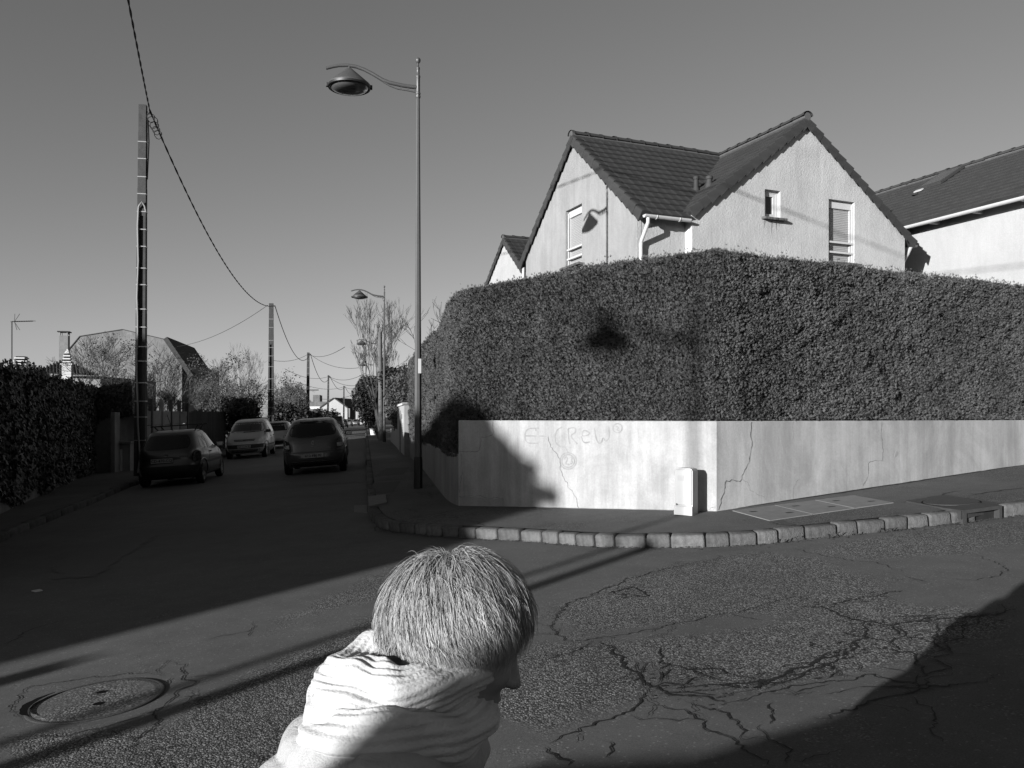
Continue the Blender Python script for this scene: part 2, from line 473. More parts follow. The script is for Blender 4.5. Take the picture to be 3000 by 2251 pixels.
pos = [[(1205, 1330), (1270, 1290), (1400, 1240), (1500, 1212), (1640, 1195), (1760, 1215), (1880, 1262), (1935, 1300), (2050, 1318), (2160, 1340), (1960, 1420), (1800, 1452), (1650, 1482), (1480, 1470), (1380, 1425), (1290, 1395)],
       [(1100, 1440), (1180, 1395), (1320, 1385), (1400, 1480), (1300, 1535), (1150, 1560), (1000, 1540)],
       [(1760, 1190), (1900, 1160), (2050, 1140), (2230, 1120), (2230, 1170), (2050, 1195), (1900, 1205)],
       [(250, 1680), (330, 1590), (480, 1500), (620, 1430), (730, 1380), (800, 1330), (1000, 1330), (1000, 1480), (800, 1680)],
       [(640, 1330), (760, 1275), (860, 1225), (900, 1225), (850, 1290)],
       [(60, 1600), (200, 1580), (300, 1600), (200, 1660), (60, 1660)]]
neg = [[(1215, 1375), (1400, 1345), (1560, 1328), (1720, 1328), (1620, 1362), (1400, 1388), (1260, 1398)]]
for pl in pos:
    sd = poly_sd(px(pl), Xr, Yr); coarse = np.maximum(coarse, np.clip(sd / 0.35 + 0.5, 0, 1))
for pl in neg:
    sd = poly_sd(px(pl), Xr, Yr); coarse = np.minimum(coarse, 1 - np.clip(sd / 0.3 + 0.5, 0, 1))
coarse = np.where(Xr > -3.2, .22 + .78 * coarse, coarse)
at = road_me.attributes.new('coarse', 'FLOAT', 'POINT'); at.data.foreach_set('value', coarse.astype(np.float32))
road = tag(obj('road', road_me), kind='structure')

# cracks: real open joints are filled with dark grit, laid as thin ragged strips
def zA(l): return [(1179.7 + x * .4667, 1179.7 + y * .4667) for x, y in l]
def zB(l): return [(x / 3.0, 1179.7 + y / 3.0) for x, y in l]
cracks = [(zA(l), w) for l, w in [
    ([(2130, 270), (2140, 300), (2080, 320), (1950, 330), (1850, 345), (1700, 350), (1600, 370), (1480, 355), (1400, 340), (1350, 320), (1270, 280), (1240, 290)], 3.0),
    ([(1270, 275), (1160, 240), (1000, 275), (900, 300), (780, 320), (700, 345), (540, 380), (330, 410), (230, 435), (100, 440), (40, 410), (30, 370), (70, 300), (100, 270), (250, 210), (400, 150), (500, 120), (620, 90), (900, 40)], 1.3),
    ([(1270, 275), (1350, 265), (1480, 240), (1620, 210)], 2.4),
    ([(1480, 360), (1470, 430), (1400, 490), (1300, 520), (1150, 580), (1030, 620), (900, 640), (700, 665), (560, 640)], 3.2),
    ([(1440, 500), (1300, 545), (1180, 595), (1050, 635), (880, 660)], 2.4),
    ([(240, 440), (300, 470), (330, 520), (410, 580), (440, 620), (500, 670), (560, 690), (700, 700), (850, 720), (900, 700)], 2.8),
    ([(560, 640), (540, 570), (510, 540), (530, 480), (400, 455)], 1.4),
    ([(480, 660), (440, 700), (440, 750), (370, 780), (250, 820), (110, 870), (0, 915)], 1.8),
    ([(440, 750), (560, 760), (640, 770), (740, 850), (860, 890), (950, 960), (1060, 990), (1110, 1020)], 1.4),
    ([(640, 720), (800, 770), (900, 830), (950, 870), (890, 900)], 1.5),
    ([(870, 720), (1000, 690), (1150, 650), (1300, 640), (1500, 600), (1650, 640), (1720, 660), (1800, 610), (1900, 600)], 1.6),
    ([(1210, 795), (1290, 800), (1400, 760), (1550, 720), (1700, 690), (1900, 640), (2100, 625)], 1.6),
    ([(1480, 460), (1600, 490), (1700, 500), (1760, 560), (1700, 620)], 1.8),
    ([(850, 600), (800, 575), (710, 570)], 2.4),
    ([(1000, 830), (1060, 880), (1130, 940), (1110, 1010)], 1.2),
    ([(1700, 700), (1780, 780), (1780, 850), (1850, 910)], 1.2),
    ([(1140, 10), (1280, 45), (1420, 75), (1500, 75), (1590, 100), (1660, 120)], 1.2),
    ([(1660, 140), (1760, 170)], 1.3), ([(1760, 135), (1900, 155), (1990, 165), (2080, 140), (2140, 115), (2100, 85), (1950, 35)], 1.1),
    ([(370, 240), (300, 215), (400, 190), (460, 235), (330, 222)], 2.6),
    ([(0, 530), (60, 510), (110, 490), (200, 460), (230, 440)], 1.2), ([(280, 905), (290, 950), (300, 990)], 1.2), ([(0, 935), (60, 980), (100, 1020)], 2.2),
    ([(1040, 730), (1050, 790), (1000, 820)], 1.4), ([(1600, 370), (1650, 420), (1560, 450)], 1.8), ([(1850, 345), (1800, 400), (1790, 480), (1720, 500)], 1.5),
    ([(1950, 330), (1900, 420), (1830, 480)], 1.2), ([(560, 580), (680, 580), (710, 570)], 1.2), ([(510, 540), (600, 560), (720, 600), (850, 640)], 1.4),
    ([(1230, 445), (1240, 468)], 2.2), ([(850, 315), (920, 340), (990, 352)], 1.0), ([(700, 800), (600, 810), (480, 800), (370, 800)], 0.9)]]
cracks += [(zB(l), w) for l, w in [
    ([(1080, 740), (1110, 750), (1200, 770), (1160, 850), (1240, 900), (1130, 960), (1040, 1050), (980, 1090), (1000, 1160), (950, 1200), (850, 1260), (830, 1340), (850, 1380), (840, 1440)], 1.5),
    ([(1080, 740), (1000, 830), (1050, 840)], 0.8), ([(1100, 860), (1080, 910)], 1.3), ([(1640, 490), (1610, 550), (1440, 580), (1300, 620)], 0.9), ([(1610, 550), (1620, 590)], 0.9),
    ([(0, 650), (150, 590), (220, 540), (420, 480)], 1.2), ([(0, 1250), (400, 1240), (700, 1180), (1000, 1080), (1300, 960)], 1.0),
    ([(150, 1140), (80, 1060), (120, 1000), (210, 920), (380, 880), (640, 850), (900, 825), (1050, 850)], 1.1), ([(860, 1260), (780, 1230), (760, 1190)], 1.0), ([(1340, 970), (1290, 1090)], 0.9),
    ([(1500, 1340), (1640, 1390), (1650, 1440)], 1.1), ([(920, 1350), (1050, 1390), (1080, 1440)], 1.0)]]
mb = MB(); UP = Vector((0, 0, 1))
def ragged(pts, base_w, dz, step=0.035, jit=0.012, hfun=None):
    S = arc(pts); n = max(3, int(S[-1] / step)); out, ws = [], []
    ph = random.random() * 50
    j1 = j2 = 0.0
    for i in range(n + 1):
        p, t = at_s(pts, S, S[-1] * i / n)
        j1 = j1 * 0.75 + random.gauss(0, jit)
        q = p + Vector((-t.y, t.x, 0)) * j1
        z = gz(q.x, q.y) + dz if hfun is None else hfun(q)
        out.append(Vector((q.x, q.y, z)))
        taper = min(1.0, 4.0 * i / n + 0.15, 4.0 * (n - i) / n + 0.15)
        ws.append(base_w * taper * (0.45 + 0.55 * abs(math.sin(ph + i * 0.37)) + 0.55 * random.random()))
    return out, ws
for l, w in cracks:
    pts = [flat(p) for p in px(l)]
    o_, w_ = ragged(pts, 0.0062 * w, 0.004, step=0.022, jit=0.011)
    mb.ribbon(o_, w_, UP)
    if w > 1.25:                                  # side fractures
        S = arc(pts)
        for _ in range(int(S[-1] * 3.2)):
            p, t = at_s(pts, S, random.random() * S[-1])
            a = random.choice((-1, 1)) * random.uniform(0.5, 1.3)
            d = Vector((t.x * math.cos(a) - t.y * math.sin(a), t.x * math.sin(a) + t.y * math.cos(a), 0))
            L = random.uniform(0.08, 0.4); d2 = d.copy(); d2.rotate(Euler((0, 0, random.uniform(-.8, .8))))
            o_, w_ = ragged([p, p + d * L * 0.5, p + d * L * 0.5 + d2 * L * 0.5], 0.0045, 0.008 if random.random() < .5 else 0.010, step=.02)
            mb.ribbon(o_, w_, UP)
    if w > 2.2:                                   # crumbled edges
        S = arc(pts)
        for _ in range(int(S[-1] * 70)):
            p, t = at_s(pts, S, random.random() * S[-1])
            off = random.gauss(0, 0.06)
            q = p + Vector((-t.y, t.x, 0)) * off + t * random.uniform(-.05, .05)
            r = random.uniform(0.003, 0.015); k = 6
            ring = []
            for j in range(k):
                a = 2 * math.pi * j / k; rr = r * random.uniform(0.5, 1.2)
                x, y = q.x + rr * math.cos(a), q.y + rr * math.sin(a) * 0.8
                ring.append((x, y, gz(x, y) + 0.006))
            mb.add(ring, [tuple(range(k))])
zone = [flat(p) for p in px(zA([(350, 470), (560, 560), (900, 590), (1200, 520), (1450, 330), (1900, 300), (2150, 300), (2000, 520), (1800, 720), (1300, 700), (900, 760), (560, 780), (380, 740)]))]
za = np.array([[p.x, p.y] for p in zone]); lo_, hi_ = za.min(0), za.max(0)
seeds = np.random.default_rng(4).uniform(lo_, hi_, (int((hi_ - lo_).prod() * 20), 2))
from mathutils import geometry as _geo
vd, ed, _f = _geo.delaunay_2d_cdt([Vector(p) for p in seeds], [], [], 0, 1e-4)[:3]
fc = [[Vector(vd[i]) for i in f] for f in _f]; cen = [sum(t_, Vector((0, 0))) / 3 for t_ in fc]; em = {}
for k_, f in enumerate(_f):
    for i in range(3): em.setdefault(tuple(sorted((f[i], f[(i + 1) % 3]))), []).append(k_)
sdz = lambda p: float(poly_sd(zone, np.array([p.x]), np.array([p.y]))[0])
for e_, fs in em.items():
    if len(fs) != 2: continue
    a_, b_ = cen[fs[0]], cen[fs[1]]
    if sdz((a_ + b_) / 2) < 0 or (a_ - b_).length > .5 or random.random() > .72: continue
    o_, w_ = ragged([Vector((a_.x, a_.y, 0)), Vector((b_.x, b_.y, 0))], random.uniform(.004, .012), 0.005, step=.022, jit=.006); mb.ribbon(o_, w_, UP)
tag(mb.build('crack', MT['tar'], road), kind='stuff')
def ground_patch(poly, name, mat, parent, dz, h=0.0):
    m = MB(); pts = [Vector((p.x, p.y, gz(p.x, p.y) + h + dz)) for p in poly]
    m.add(pts, [tuple(range(len(pts)))]); return m.build(name, mat, parent)
def jitter_poly(pts, amp=0.03, step=0.15):
    o = []
    for a, b in zip(pts, pts[1:] + pts[:1]):
        n = max(1, int((b - a).length / step))
        for i in range(n):
            q = a.lerp(b, i / n); o.append(q + Vector((random.gauss(0, amp), random.gauss(0, amp), 0)))
    return o
ground_patch(jitter_poly([flat(p) for p in px([(110, 1252), (150, 1190), (330, 1140), (330, 1168), (245, 1215), (215, 1245)])]), 'repair_patch', MT['tar_patch_pale'], road, 0.005)
ground_patch(jitter_poly([flat(p) for p in px([(615, 1035), (680, 1018), (790, 1026), (790, 1042), (640, 1050)])], 0.02), 'repair_patch', MT['tar_patch_pale'], road, 0.005)
ground_patch(jitter_poly([flat(p) for p in px([(792, 960), (792, 978), (745, 972), (748, 956)])], 0.02), 'repair_patch', MT['tar_patch_pale'], road, 0.006)

# ------------------------------------------------------------------ kerbs and pavements
KW = 0.15
def stone_meshes(name, mat, n=6):
    out = []
    for k in range(n):
        bm = bmesh.new(); bmesh.ops.create_cube(bm, size=1.0)
        for v in bm.verts:
            v.co.x += random.gauss(0, 0.02); v.co.y += random.gauss(0, 0.05); v.co.z += random.gauss(0, 0.035)
        for v in bm.verts: v.co = Vector((v.co.x * 0.30, v.co.y * KW, v.co.z * 0.2))
        bmesh.ops.bevel(bm, geom=bm.edges[:], offset=0.026, segments=2, affect='EDGES', profile=0.5)
        me = bpy.data.meshes.new(name); bm.to_mesh(me); bm.free()
        me.polygons.foreach_set('use_smooth', [True] * len(me.polygons)); me.materials.append(mat); out.append(me)
    return out
def lay_kerb(line, inward, root, segs, top=0.122):
    """segs: (s0, s1, stone length); inward = +1 when the pavement lies left of the line direction"""
    S = arc(line); ms = stone_meshes('kerb_stone', MT['kerb_stone'])
    for s0, s1, L in segs:
        s = s0
        while s < s1:
            l = L * random.uniform(0.78, 1.22)
            (a, _), (b, _) = at_s(line, S, s), at_s(line, S, s + l - 0.014)
            t = b - a
            if t.length < 0.05: break
            yaw = math.atan2(t.y, t.x)
            c = (a + b) / 2 + Vector((-t.y, t.x, 0)).normalized() * inward * (KW / 2 + random.gauss(0, 0.004))
            m = ground_frame(c.x, c.y, yaw + random.gauss(0, 0.012))
            m = m @ Matrix.Translation((0, 0, top - 0.1 + random.gauss(0, 0.005))) @ Matrix.Diagonal((t.length / 0.30, 1, 1, 1))
            obj('kerb_stone', random.choice(ms), root, local=True, mtx=m)
            s += l
SKB = arc(KBs)
def s_near(line, S, p): return min(range(len(line)), key=lambda i: (line[i] - p).length)
i_c = s_near(KBs, SKB, kb_corner[2]); i_d0 = None
drain_a, drain_b = flat(G(2075, 1131.5)), flat(G(2168, 1119))
s_c = SKB[i_c]
def s_proj(line, S, p):
    best = (1e9, 0)
    for i in range(len(line) - 1):
        a, b = line[i], line[i + 1]; d = b - a; f = max(0, min(1, (p - a).dot(d) / d.length_squared)); q = a + d * f
        best = min(best, ((p - q).length, S[i] + d.length * f))
    return best[1]
sa, sb = s_proj(KBs, SKB, drain_a), s_proj(KBs, SKB, drain_b)
s_y = lambda y: s_proj(KBs, SKB, along(k0, y))
# with the line running far -> corner -> right, the pavement lies to its left
kerb = tag(bpy.data.objects.new('kerb', None), kind='structure'); col.objects.link(kerb)
lay_kerb(KBs, +1, kerb, [(s_y(75), s_c - 0.45, 1.0), (s_c - 0.42, sa - 0.02, 0.275), (sb + 0.02, sb + 4.5, 0.4)])
inner = offset_line(KBs, KW - 0.03); outer_in = offset_line(KBs, 0.03)
mb = MB(); n0 = len(KBs)
for i in range(n0):
    a, b = outer_in[i], inner[i]
    mb.v += [(a.x, a.y, gz(a.x, a.y) - 0.05), (a.x, a.y, gz(a.x, a.y) + 0.09), (b.x, b.y, gz(b.x, b.y) + 0.09)]
for i in range(n0 - 1):
    j = 3 * i
    mb.f += [(j, j + 3, j + 4, j + 1), (j + 1, j + 4, j + 5, j + 2)]
mb.build('kerb_bed', MT['tar'], kerb)
def strip(A, B, keysA, keysB, name, mat, h, parent=None, ncols=8, per=14):
    SA, SB_ = arc(A), arc(B); m = MB(); rows = []
    for k in range(len(keysA) - 1):
        n = per if k < len(keysA) - 2 else per
        for i in range(n + (k == len(keysA) - 2)):
            f = i / n
            a, _ = at_s(A, SA, keysA[k] * (1 - f) + keysA[k + 1] * f); b, _ = at_s(B, SB_, keysB[k] * (1 - f) + keysB[k + 1] * f)
            rows.append((a, b))
    for a, b in rows:
        for c in range(ncols + 1):
            q = a.lerp(b, c / ncols); m.v.append((q.x, q.y, gz(q.x, q.y) + h))
    for i in range(len(rows) - 1):
        for c in range(ncols):
            j = i * (ncols + 1) + c
            m.f.append((j, j + 1, j + ncols + 2, j + ncols + 1))
    return m.build(name, mat, parent, smooth=True)
WFs = WALLFOOT; SW = arc(WFs); sw = lambda p: s_proj(WFs, SW, p)
w_in = offset_line(WFs, 0.06); SWI = arc(w_in); swi = lambda p: s_proj(w_in, SWI, p)
k_in = offset_line(KBs, KW - 0.01); SKI = arc(k_in); ski = lambda p: s_proj(k_in, SKI, p)
keysW = [0, swi(along(w_far, 60)), swi(w_far), swi(w_curve[0]), swi(w_curve[3]), swi(W_A), swi(W_A.lerp(W_B, .5)), swi(W_B), swi(W_R), SWI[-1]]
keysK = [0, ski(along(k0, 60)), ski(along(k0, 26)), ski(k1), ski(kb_corner[2]), ski(kb_corner[6]), ski(kb_corner[10]), ski(kb_corner[13]), ski(kb_corner[-1]), SKI[-1]]
pav = tag(strip(k_in, w_in, keysK, keysW, 'pavement', MT['pavement'], 0.12, None, 8, 18), kind='structure')
# pavement cracks and repairs
mb = MB()
def zC(l): return [(737.3 + x / 3.0, 847.9 + y / 3.0) for x, y in l]
for l in ([(760, 760), (620, 790), (520, 800), (430, 830)], [(780, 820), (700, 800), (620, 780)], [(770, 825), (870, 840), (940, 870)], [(560, 640), (590, 690), (500, 680)], [(310, 680), (420, 670), (590, 690)], [(430, 755), (480, 780), (640, 775)]):
    o_, w_ = ragged([flat(p) for p in px(zC(l), .12)], 0.012, 0.124, hfun=None); mb.ribbon(o_, w_, UP)
def zD(l): return [(1474.6 + x / 3.0, 847.9 + y / 3.0) for x, y in l]
for l in ([(1380, 720), (1560, 690), (1700, 655), (1800, 640)], [(1840, 670), (1990, 650), (2212, 620)], [(570, 840), (650, 860), (720, 872)]):
    o_, w_ = ragged([flat(p) for p in px(zD(l), .12)], 0.02, 0.124); mb.ribbon(o_, w_, UP)
# dark ragged strips along the foot of the wall
o_, w_ = ragged([W_B + SD_N * .02 + side_dir * .3, W_B + SD_N * .02 + side_dir * 2.2, W_R + SD_N * .02], 0.05, 0.126, step=0.05, jit=0.006); mb.ribbon(o_, w_, UP)
o_, w_ = ragged([W_A + CH_N * .01 + (W_B - W_A) * .05, W_A + CH_N * .01 + (W_B - W_A) * .99], 0.018, 0.126, step=0.05, jit=0.003); mb.ribbon(o_, w_, UP)
tag(mb.build('crack', MT['tar'], pav), kind='stuff')
for l in ([(835, 1012), (885, 1010), (872, 1026), (808, 1030)], [(806, 1044), (866, 1040), (850, 1064), (804, 1068)]):
    ground_patch([flat(p) for p in px(l, .12)], 'repair_patch', MT['tar_patch'], pav, 0.124)
ground_patch([flat(p) for p in px(zD([(590, 835), (640, 830), (760, 872), (700, 878)]), .12)], 'repair_patch', MT['tar_patch'], pav, 0.125)
# left pavement
SL, SLW = arc(LKF), arc(LWF)
keysL = [0] + [s_proj(LKF, SL, p) for p in LK] + [s_proj(LKF, SL, along(LK[-1], y)) for y in (32, 60, 175)]
keysV = [0, s_proj(LWF, SLW, IV[0]), s_proj(LWF, SLW, IV[1]), s_proj(LWF, SLW, IV[1].lerp(IV[2], .6)), s_proj(LWF, SLW, IV[2]), s_proj(LWF, SLW, along(IV[-1] + Vector((1.3, 0, 0)), 30)), s_proj(LWF, SLW, along(IV[-1] + Vector((1.3, 0, 0)), 60)), SLW[-1]]
keysV[-3] = max(keysV[-3], keysV[-4] + 0.5)
tag(strip(LKF, LWF, keysL, keysV, 'pavement', MT['pavement'], 0.12), kind='structure')
kerb2 = tag(bpy.data.objects.new('kerb', None), kind='structure'); col.objects.link(kerb2)
lay_kerb(LKF, -1, kerb2, [(2.0, s_proj(LKF, SL, along(LK[-1], 60)), 0.9)])

# ------------------------------------------------------------------ things set into the ground
r = thing('chamber_cover', 'pale three-slab concrete chamber cover set in the pavement below the long wall', 'cover', G(1756, 1097, .12))
q = [flat(p) for p in px([(1581.3, 1104.6), (1844.6, 1071.2), (1931.3, 1087.2), (1661.3, 1126.2)], .12)]
for k in range(3):
    f0, f1 = k / 3 + 0.004, (k + 1) / 3 - 0.004
    pl = [q[0].lerp(q[1], f0), q[0].lerp(q[1], f1), q[3].lerp(q[2], f1), q[3].lerp(q[2], f0)]
    m = MB().prism([Vector((p.x, p.y, gz(p.x, p.y) + 0.06)) for p in pl], (0, 0, 0.068))
    panel = m.build('panel', MT['slab'], r)
    mh = MB()
    for fx, fy in ((.25, .3), (.75, .7)):
        mh = MB()
        c = pl[0].lerp(pl[1], fx).lerp(pl[3].lerp(pl[2], fx), fy); t = (pl[1] - pl[0]).normalized()
        o_ = [Vector((c.x, c.y, gz(c.x, c.y) + 0.1315)) - t * .05, Vector((c.x, c.y, gz(c.x, c.y) + 0.1315)) + t * .05]
        mh.ribbon(o_, [0.035, 0.035], UP)
        mh.build('lifting_slot', MT['black_void'], panel)
r = thing('storm_drain', 'dark cast iron storm drain with open mouth in the kerb', 'drain', G(2110, 1118))
dq = [flat(p) for p in px([(1954.6, 1084.6), (2040, 1071.2), (2163, 1090), (2076, 1107)], .12)]
MB().prism([Vector((p.x, p.y, gz(p.x, p.y) + 0.05)) for p in dq], (0, 0, 0.082)).build('frame', MT['cast_iron'], r)
dc = sum(dq, Vector()) / 4; da = (dq[1] - dq[0]); db = (dq[3] - dq[0]); rr = min(da.length, db.length) * 0.42
m = ground_frame(dc.x, dc.y, math.atan2(da.y, da.x))
MB().lathe([(0.001, 0.139), (rr, 0.139), (rr, 0.128)], 28, m).build('lid', MT['cast_iron'], r)
pts_ = []
MB().lathe([(rr + .006, 0.1335), (rr + .022, 0.1335)], 28, m).build('lid_ring', MT['black_void'], r)
lip_a, lip_b = flat(G(2080, 1132.5)), flat(G(2165, 1121)); dv = (lip_b - lip_a); nrm = Vector((-dv.y, dv.x, 0)).normalized()
mm = MB()
for p0_, p1_, z0, z1 in ((0, 1, 0.10, 0.135), (0, .1, 0.0, .1), (.93, 1, 0.0, .1)):
    a, b = lip_a.lerp(lip_b, p0_), lip_a.lerp(lip_b, p1_)
    mm.prism([Vector((a.x, a.y, gz(a.x, a.y) + z0)), Vector((b.x, b.y, gz(b.x, b.y) + z0)), Vector((b.x, b.y, gz(b.x, b.y) + z1)), Vector((a.x, a.y, gz(a.x, a.y) + z1))], nrm * 0.28)
mm.build('inlet_hood', MT['cast_iron'], r)
a, b = lip_a.lerp(lip_b, .1) + nrm * .12, lip_a.lerp(lip_b, .93) + nrm * .12
MB().prism([Vector((a.x, a.y, gz(a.x, a.y) + .001)), Vector((b.x, b.y, gz(b.x, b.y) + .001)), Vector((b.x, b.y, gz(b.x, b.y) + .1)), Vector((a.x, a.y, gz(a.x, a.y) + .1))], nrm * 0.02).build('inlet_mouth', MT['black_void'], r)
c0 = G(210, 1513)
m = ground_frame(c0.x, c0.y, 0.0)
r = thing('manhole_cover', 'round manhole cover filled with cracked concrete in the shaded road at left', 'manhole', c0)
MB().lathe([(0.329, 0.0065), (0.340, 0.0075), (0.352, 0.0065), (0.356, 0.004)], 40, m).build('ring', MT['tar_patch'], r, smooth=True)
MB().lathe([(0.001, 0.008), (0.30, 0.008), (0.328, 0.005)], 40, m).build('concrete_fill', MT['rough_fill'], r)
for x, y in ((-.03, .11), (.05, -.09)):
    MB().lathe([(0.001, 0.0105), (0.028, 0.0105)], 10, m @ Matrix.Translation((x, y, 0))).build('key_hole', MT['black_void'], r)
mm = MB()
for j in range(14):
    a0 = math.pi * (0.86 + 0.4 * j / 13)
    mm.v += [tuple(m @ Vector((rr_ * math.cos(a0), rr_ * math.sin(a0), 0.018))) for rr_ in (0.337, 0.337 + 0.045 * math.sin(math.pi * j / 13) + .012 * random.random())]
mm.f = [(2 * j, 2 * j + 1, 2 * j + 3, 2 * j + 2) for j in range(13)]
mm.build('broken_edge', MT['black_void'], r)
pts_ = [flat(p) for p in px([(795.4, 1076), (833, 1071), (836, 1089), (797, 1097)], .12)]
tag(MB().prism([Vector((p.x, p.y, gz(p.x, p.y) + .06)) for p in pts_], (0, 0, .085)).build('paving_slab', MT['slab']), 'pale square stone slab at the pavement corner above the kerb', 'slab')
pts_ = [flat(p) for p in px([(765, 1094), (793, 1093), (793.5, 1109), (765, 1108)])]
tag(MB().prism([Vector((p.x, p.y, gz(p.x, p.y) - .02)) for p in pts_], (0, 0, .032)).build('paving_slab', MT['slab']), 'pale stone slab lying in the road against the corner kerb', 'slab')
pts_ = [flat(p) for p in px([(68, 1279), (86, 1276), (92, 1278), (76, 1281)])]
tag(MB().prism([Vector((p.x, p.y, gz(p.x, p.y) + .004)) for p in pts_], (0, 0, .01)).build('paper_scrap', MT['white_paint']), 'white paper scrap lying on the dark road at far left', 'litter')
# dry leaves and weeds in the gutter
mb = MB(); mw = MB()
for i in range(700):
    s = random.uniform(s_c + 1.5, SKB[-1] - 12); p, t = at_s(KBs, SKB, s)
    q = p - Vector((-t.y, t.x, 0)) * abs(random.gauss(0.02, 0.05))
    a = random.random() * 6.28; r_ = random.uniform(0.005, 0.022); z = gz(q.x, q.y) + 0.008
    mb.add([(q.x + r_ * math.cos(a), q.y + r_ * math.sin(a), z), (q.x + .5 * r_ * math.cos(a + 1.6), q.y + .5 * r_ * math.sin(a + 1.6), z + .008), (q.x - r_ * math.cos(a), q.y - r_ * math.sin(a), z + .002), (q.x + .5 * r_ * math.cos(a - 1.6), q.y + .5 * r_ * math.sin(a - 1.6), z + .006)], [(0, 1, 2, 3)])
tag(mb.build('leaf_litter', MT['dry_leaf']), kind='stuff')
for cu, cv in ((1810, 1160), (1800, 1162), (1835, 1157), (1920, 1149), (1680, 1173), (1735, 1167), (1908, 1150)):
    p = flat(G(cu, cv)); p += Vector((0, 0.02, 0))
    for k in range(14):
        a = random.random() * 6.28; L = random.uniform(0.03, 0.09); w = 0.005
        d = Vector((math.cos(a), math.sin(a), 0)); b = p + Vector((random.gauss(0, .04), random.gauss(0, .015), gz(p.x, p.y)))
        tip = b + d * L * .7 + Vector((0, 0, L * .6)); sd = Vector((-d.y, d.x, 0)) * w
        mw.add([b - sd, b + sd, b + d * L * .4 + Vector((0, 0, L * .45)) + sd, tip, b + d * L * .4 + Vector((0, 0, L * .45)) - sd], [(0, 1, 2, 3, 4)])
tag(mw.build('weeds', MT['leaf_mid']), kind='stuff')

# ------------------------------------------------------------------ corner wall
r = thing('corner_wall', 'white rendered garden wall round the street corner with cracks and faint graffiti', 'wall', Vector((W_B.x, W_B.y, gz(W_B.x, W_B.y) + .12)))
TH = 0.22
inn_A = W_A - CH_N * TH; in_B = W_B - (CH_N + SD_N).normalized() * TH / max(.5, math.cos(CH_N.angle(SD_N) / 2)); in_C = W_C - SD_N * TH
def wall_run(m, a, b, ai, bi, ztop, n, bev=0.012):
    rows = []
    for i in range(n + 1):
        f = i / n; p, pi = a.lerp(b, f), ai.lerp(bi, f); zb = gz(p.x, p.y) - 0.15
        d = (pi - p) / (pi - p).length * bev
        zt = ztop(f) if callable(ztop) else ztop
        rows.append([Vector((p.x, p.y, zb)), Vector((p.x, p.y, zt - bev)), Vector((p.x + d.x, p.y + d.y, zt)), Vector((pi.x - d.x, pi.y - d.y, zt)), Vector((pi.x, pi.y, zt - bev)), Vector((pi.x, pi.y, zb))])
    b0 = len(m.v)
    for rw in rows: m.v += [tuple(p) for p in rw]
    for i in range(n):
        for k in range(5):
            j = b0 + i * 6 + k
            m.f.append((j, j + 6, j + 7, j + 1))
    m.f.append(tuple(b0 + k for k in range(6))); m.f.append(tuple(b0 + n * 6 + k for k in reversed(range(6))))
m = MB(); wall_run(m, W_A, W_B, inn_A, in_B, TOP, 8); m.build('chamfer_wall', MT['wall_white'], r)
m = MB(); wall_run(m, W_B, W_C, in_B, in_C, TOP, 16); m.build('long_wall', MT['wall_white'], r)
mb = MB()
def on_chamfer(l, eps=.004): return [onplane(737.3 + x / 3.0, 847.9 + y / 3.0, W_A, CH_N) + CH_N * eps for x, y in l]
def on_long(l, eps=.004): return [onplane(1474.6 + x / 3.0, 847.9 + y / 3.0, W_B, SD_N) + SD_N * eps for x, y in l]
def wall_crack(pts, w, n, jit=0.006):
    S = arc(pts); k = max(4, int(S[-1] / 0.025)); o, ws = [], []; j = 0
    for i in range(k + 1):
        p, t = at_s(pts, S, S[-1] * i / k); j = j * .7 + random.gauss(0, jit)
        x = t.cross(n); o.append(p + x * j); ws.append(w * .85 * random.uniform(.3, 1.3))
    mb.ribbon(o, ws, n)
wall_crack(on_long([(445, 192), (440, 330), (443, 400), (430, 460), (385, 530), (375, 570), (275, 580), (268, 650), (240, 700), (235, 762)]), 0.011, SD_N)
wall_crack(on_long([(1290, 195), (1287, 300), (1303, 380), (1300, 445), (1205, 458), (1205, 550), (1170, 610)]), 0.006, SD_N)
wall_crack(on_long([(715, 190), (712, 300)]), 0.004, SD_N); wall_crack(on_long([(385, 565), (430, 590), (440, 640), (540, 690)]), 0.003, SD_N)
wall_crack(on_long([(215, 730), (150, 765)]), 0.004, SD_N); wall_crack(on_long([(750, 560), (720, 640), (722, 695)]), 0.003, SD_N)
wall_crack(on_chamfer([(1340, 290), (1360, 340), (1400, 400), (1420, 440), (1430, 540), (1490, 640), (1515, 690), (1535, 750)]), 0.006, CH_N)
wall_crack(on_chamfer([(980, 190), (985, 280), (905, 290), (890, 380), (765, 382)]), 0.006, CH_N)
wall_crack(on_chamfer([(765, 672), (900, 678), (960, 690), (1050, 685), (1052, 742)]), 0.006, CH_N); wall_crack(on_chamfer([(775, 395), (780, 520), (765, 650)]), 0.007, CH_N)
tag(mb.build('crack', MT['wall_crack'], r), kind='stuff')
def plate(pts, name, mat, parent, n, th=0.003):
    m = MB(); m.prism([p - n * 0.002 for p in pts], n * (th + .002)); return m.build(name, mat, parent)
plate(on_chamfer([(768, 676), (900, 682), (960, 694), (1046, 690), (1046, 744), (768, 740)], 0), 'repair_patch', MT['patch_plaster'], r, CH_N, .003)
plate(on_long([(1375, 400), (1383, 382), (1394, 384), (1396, 402), (1386, 418), (1374, 420)], 0), 'chipped_spot', MT['patch_plaster'], r, SD_N, .003)
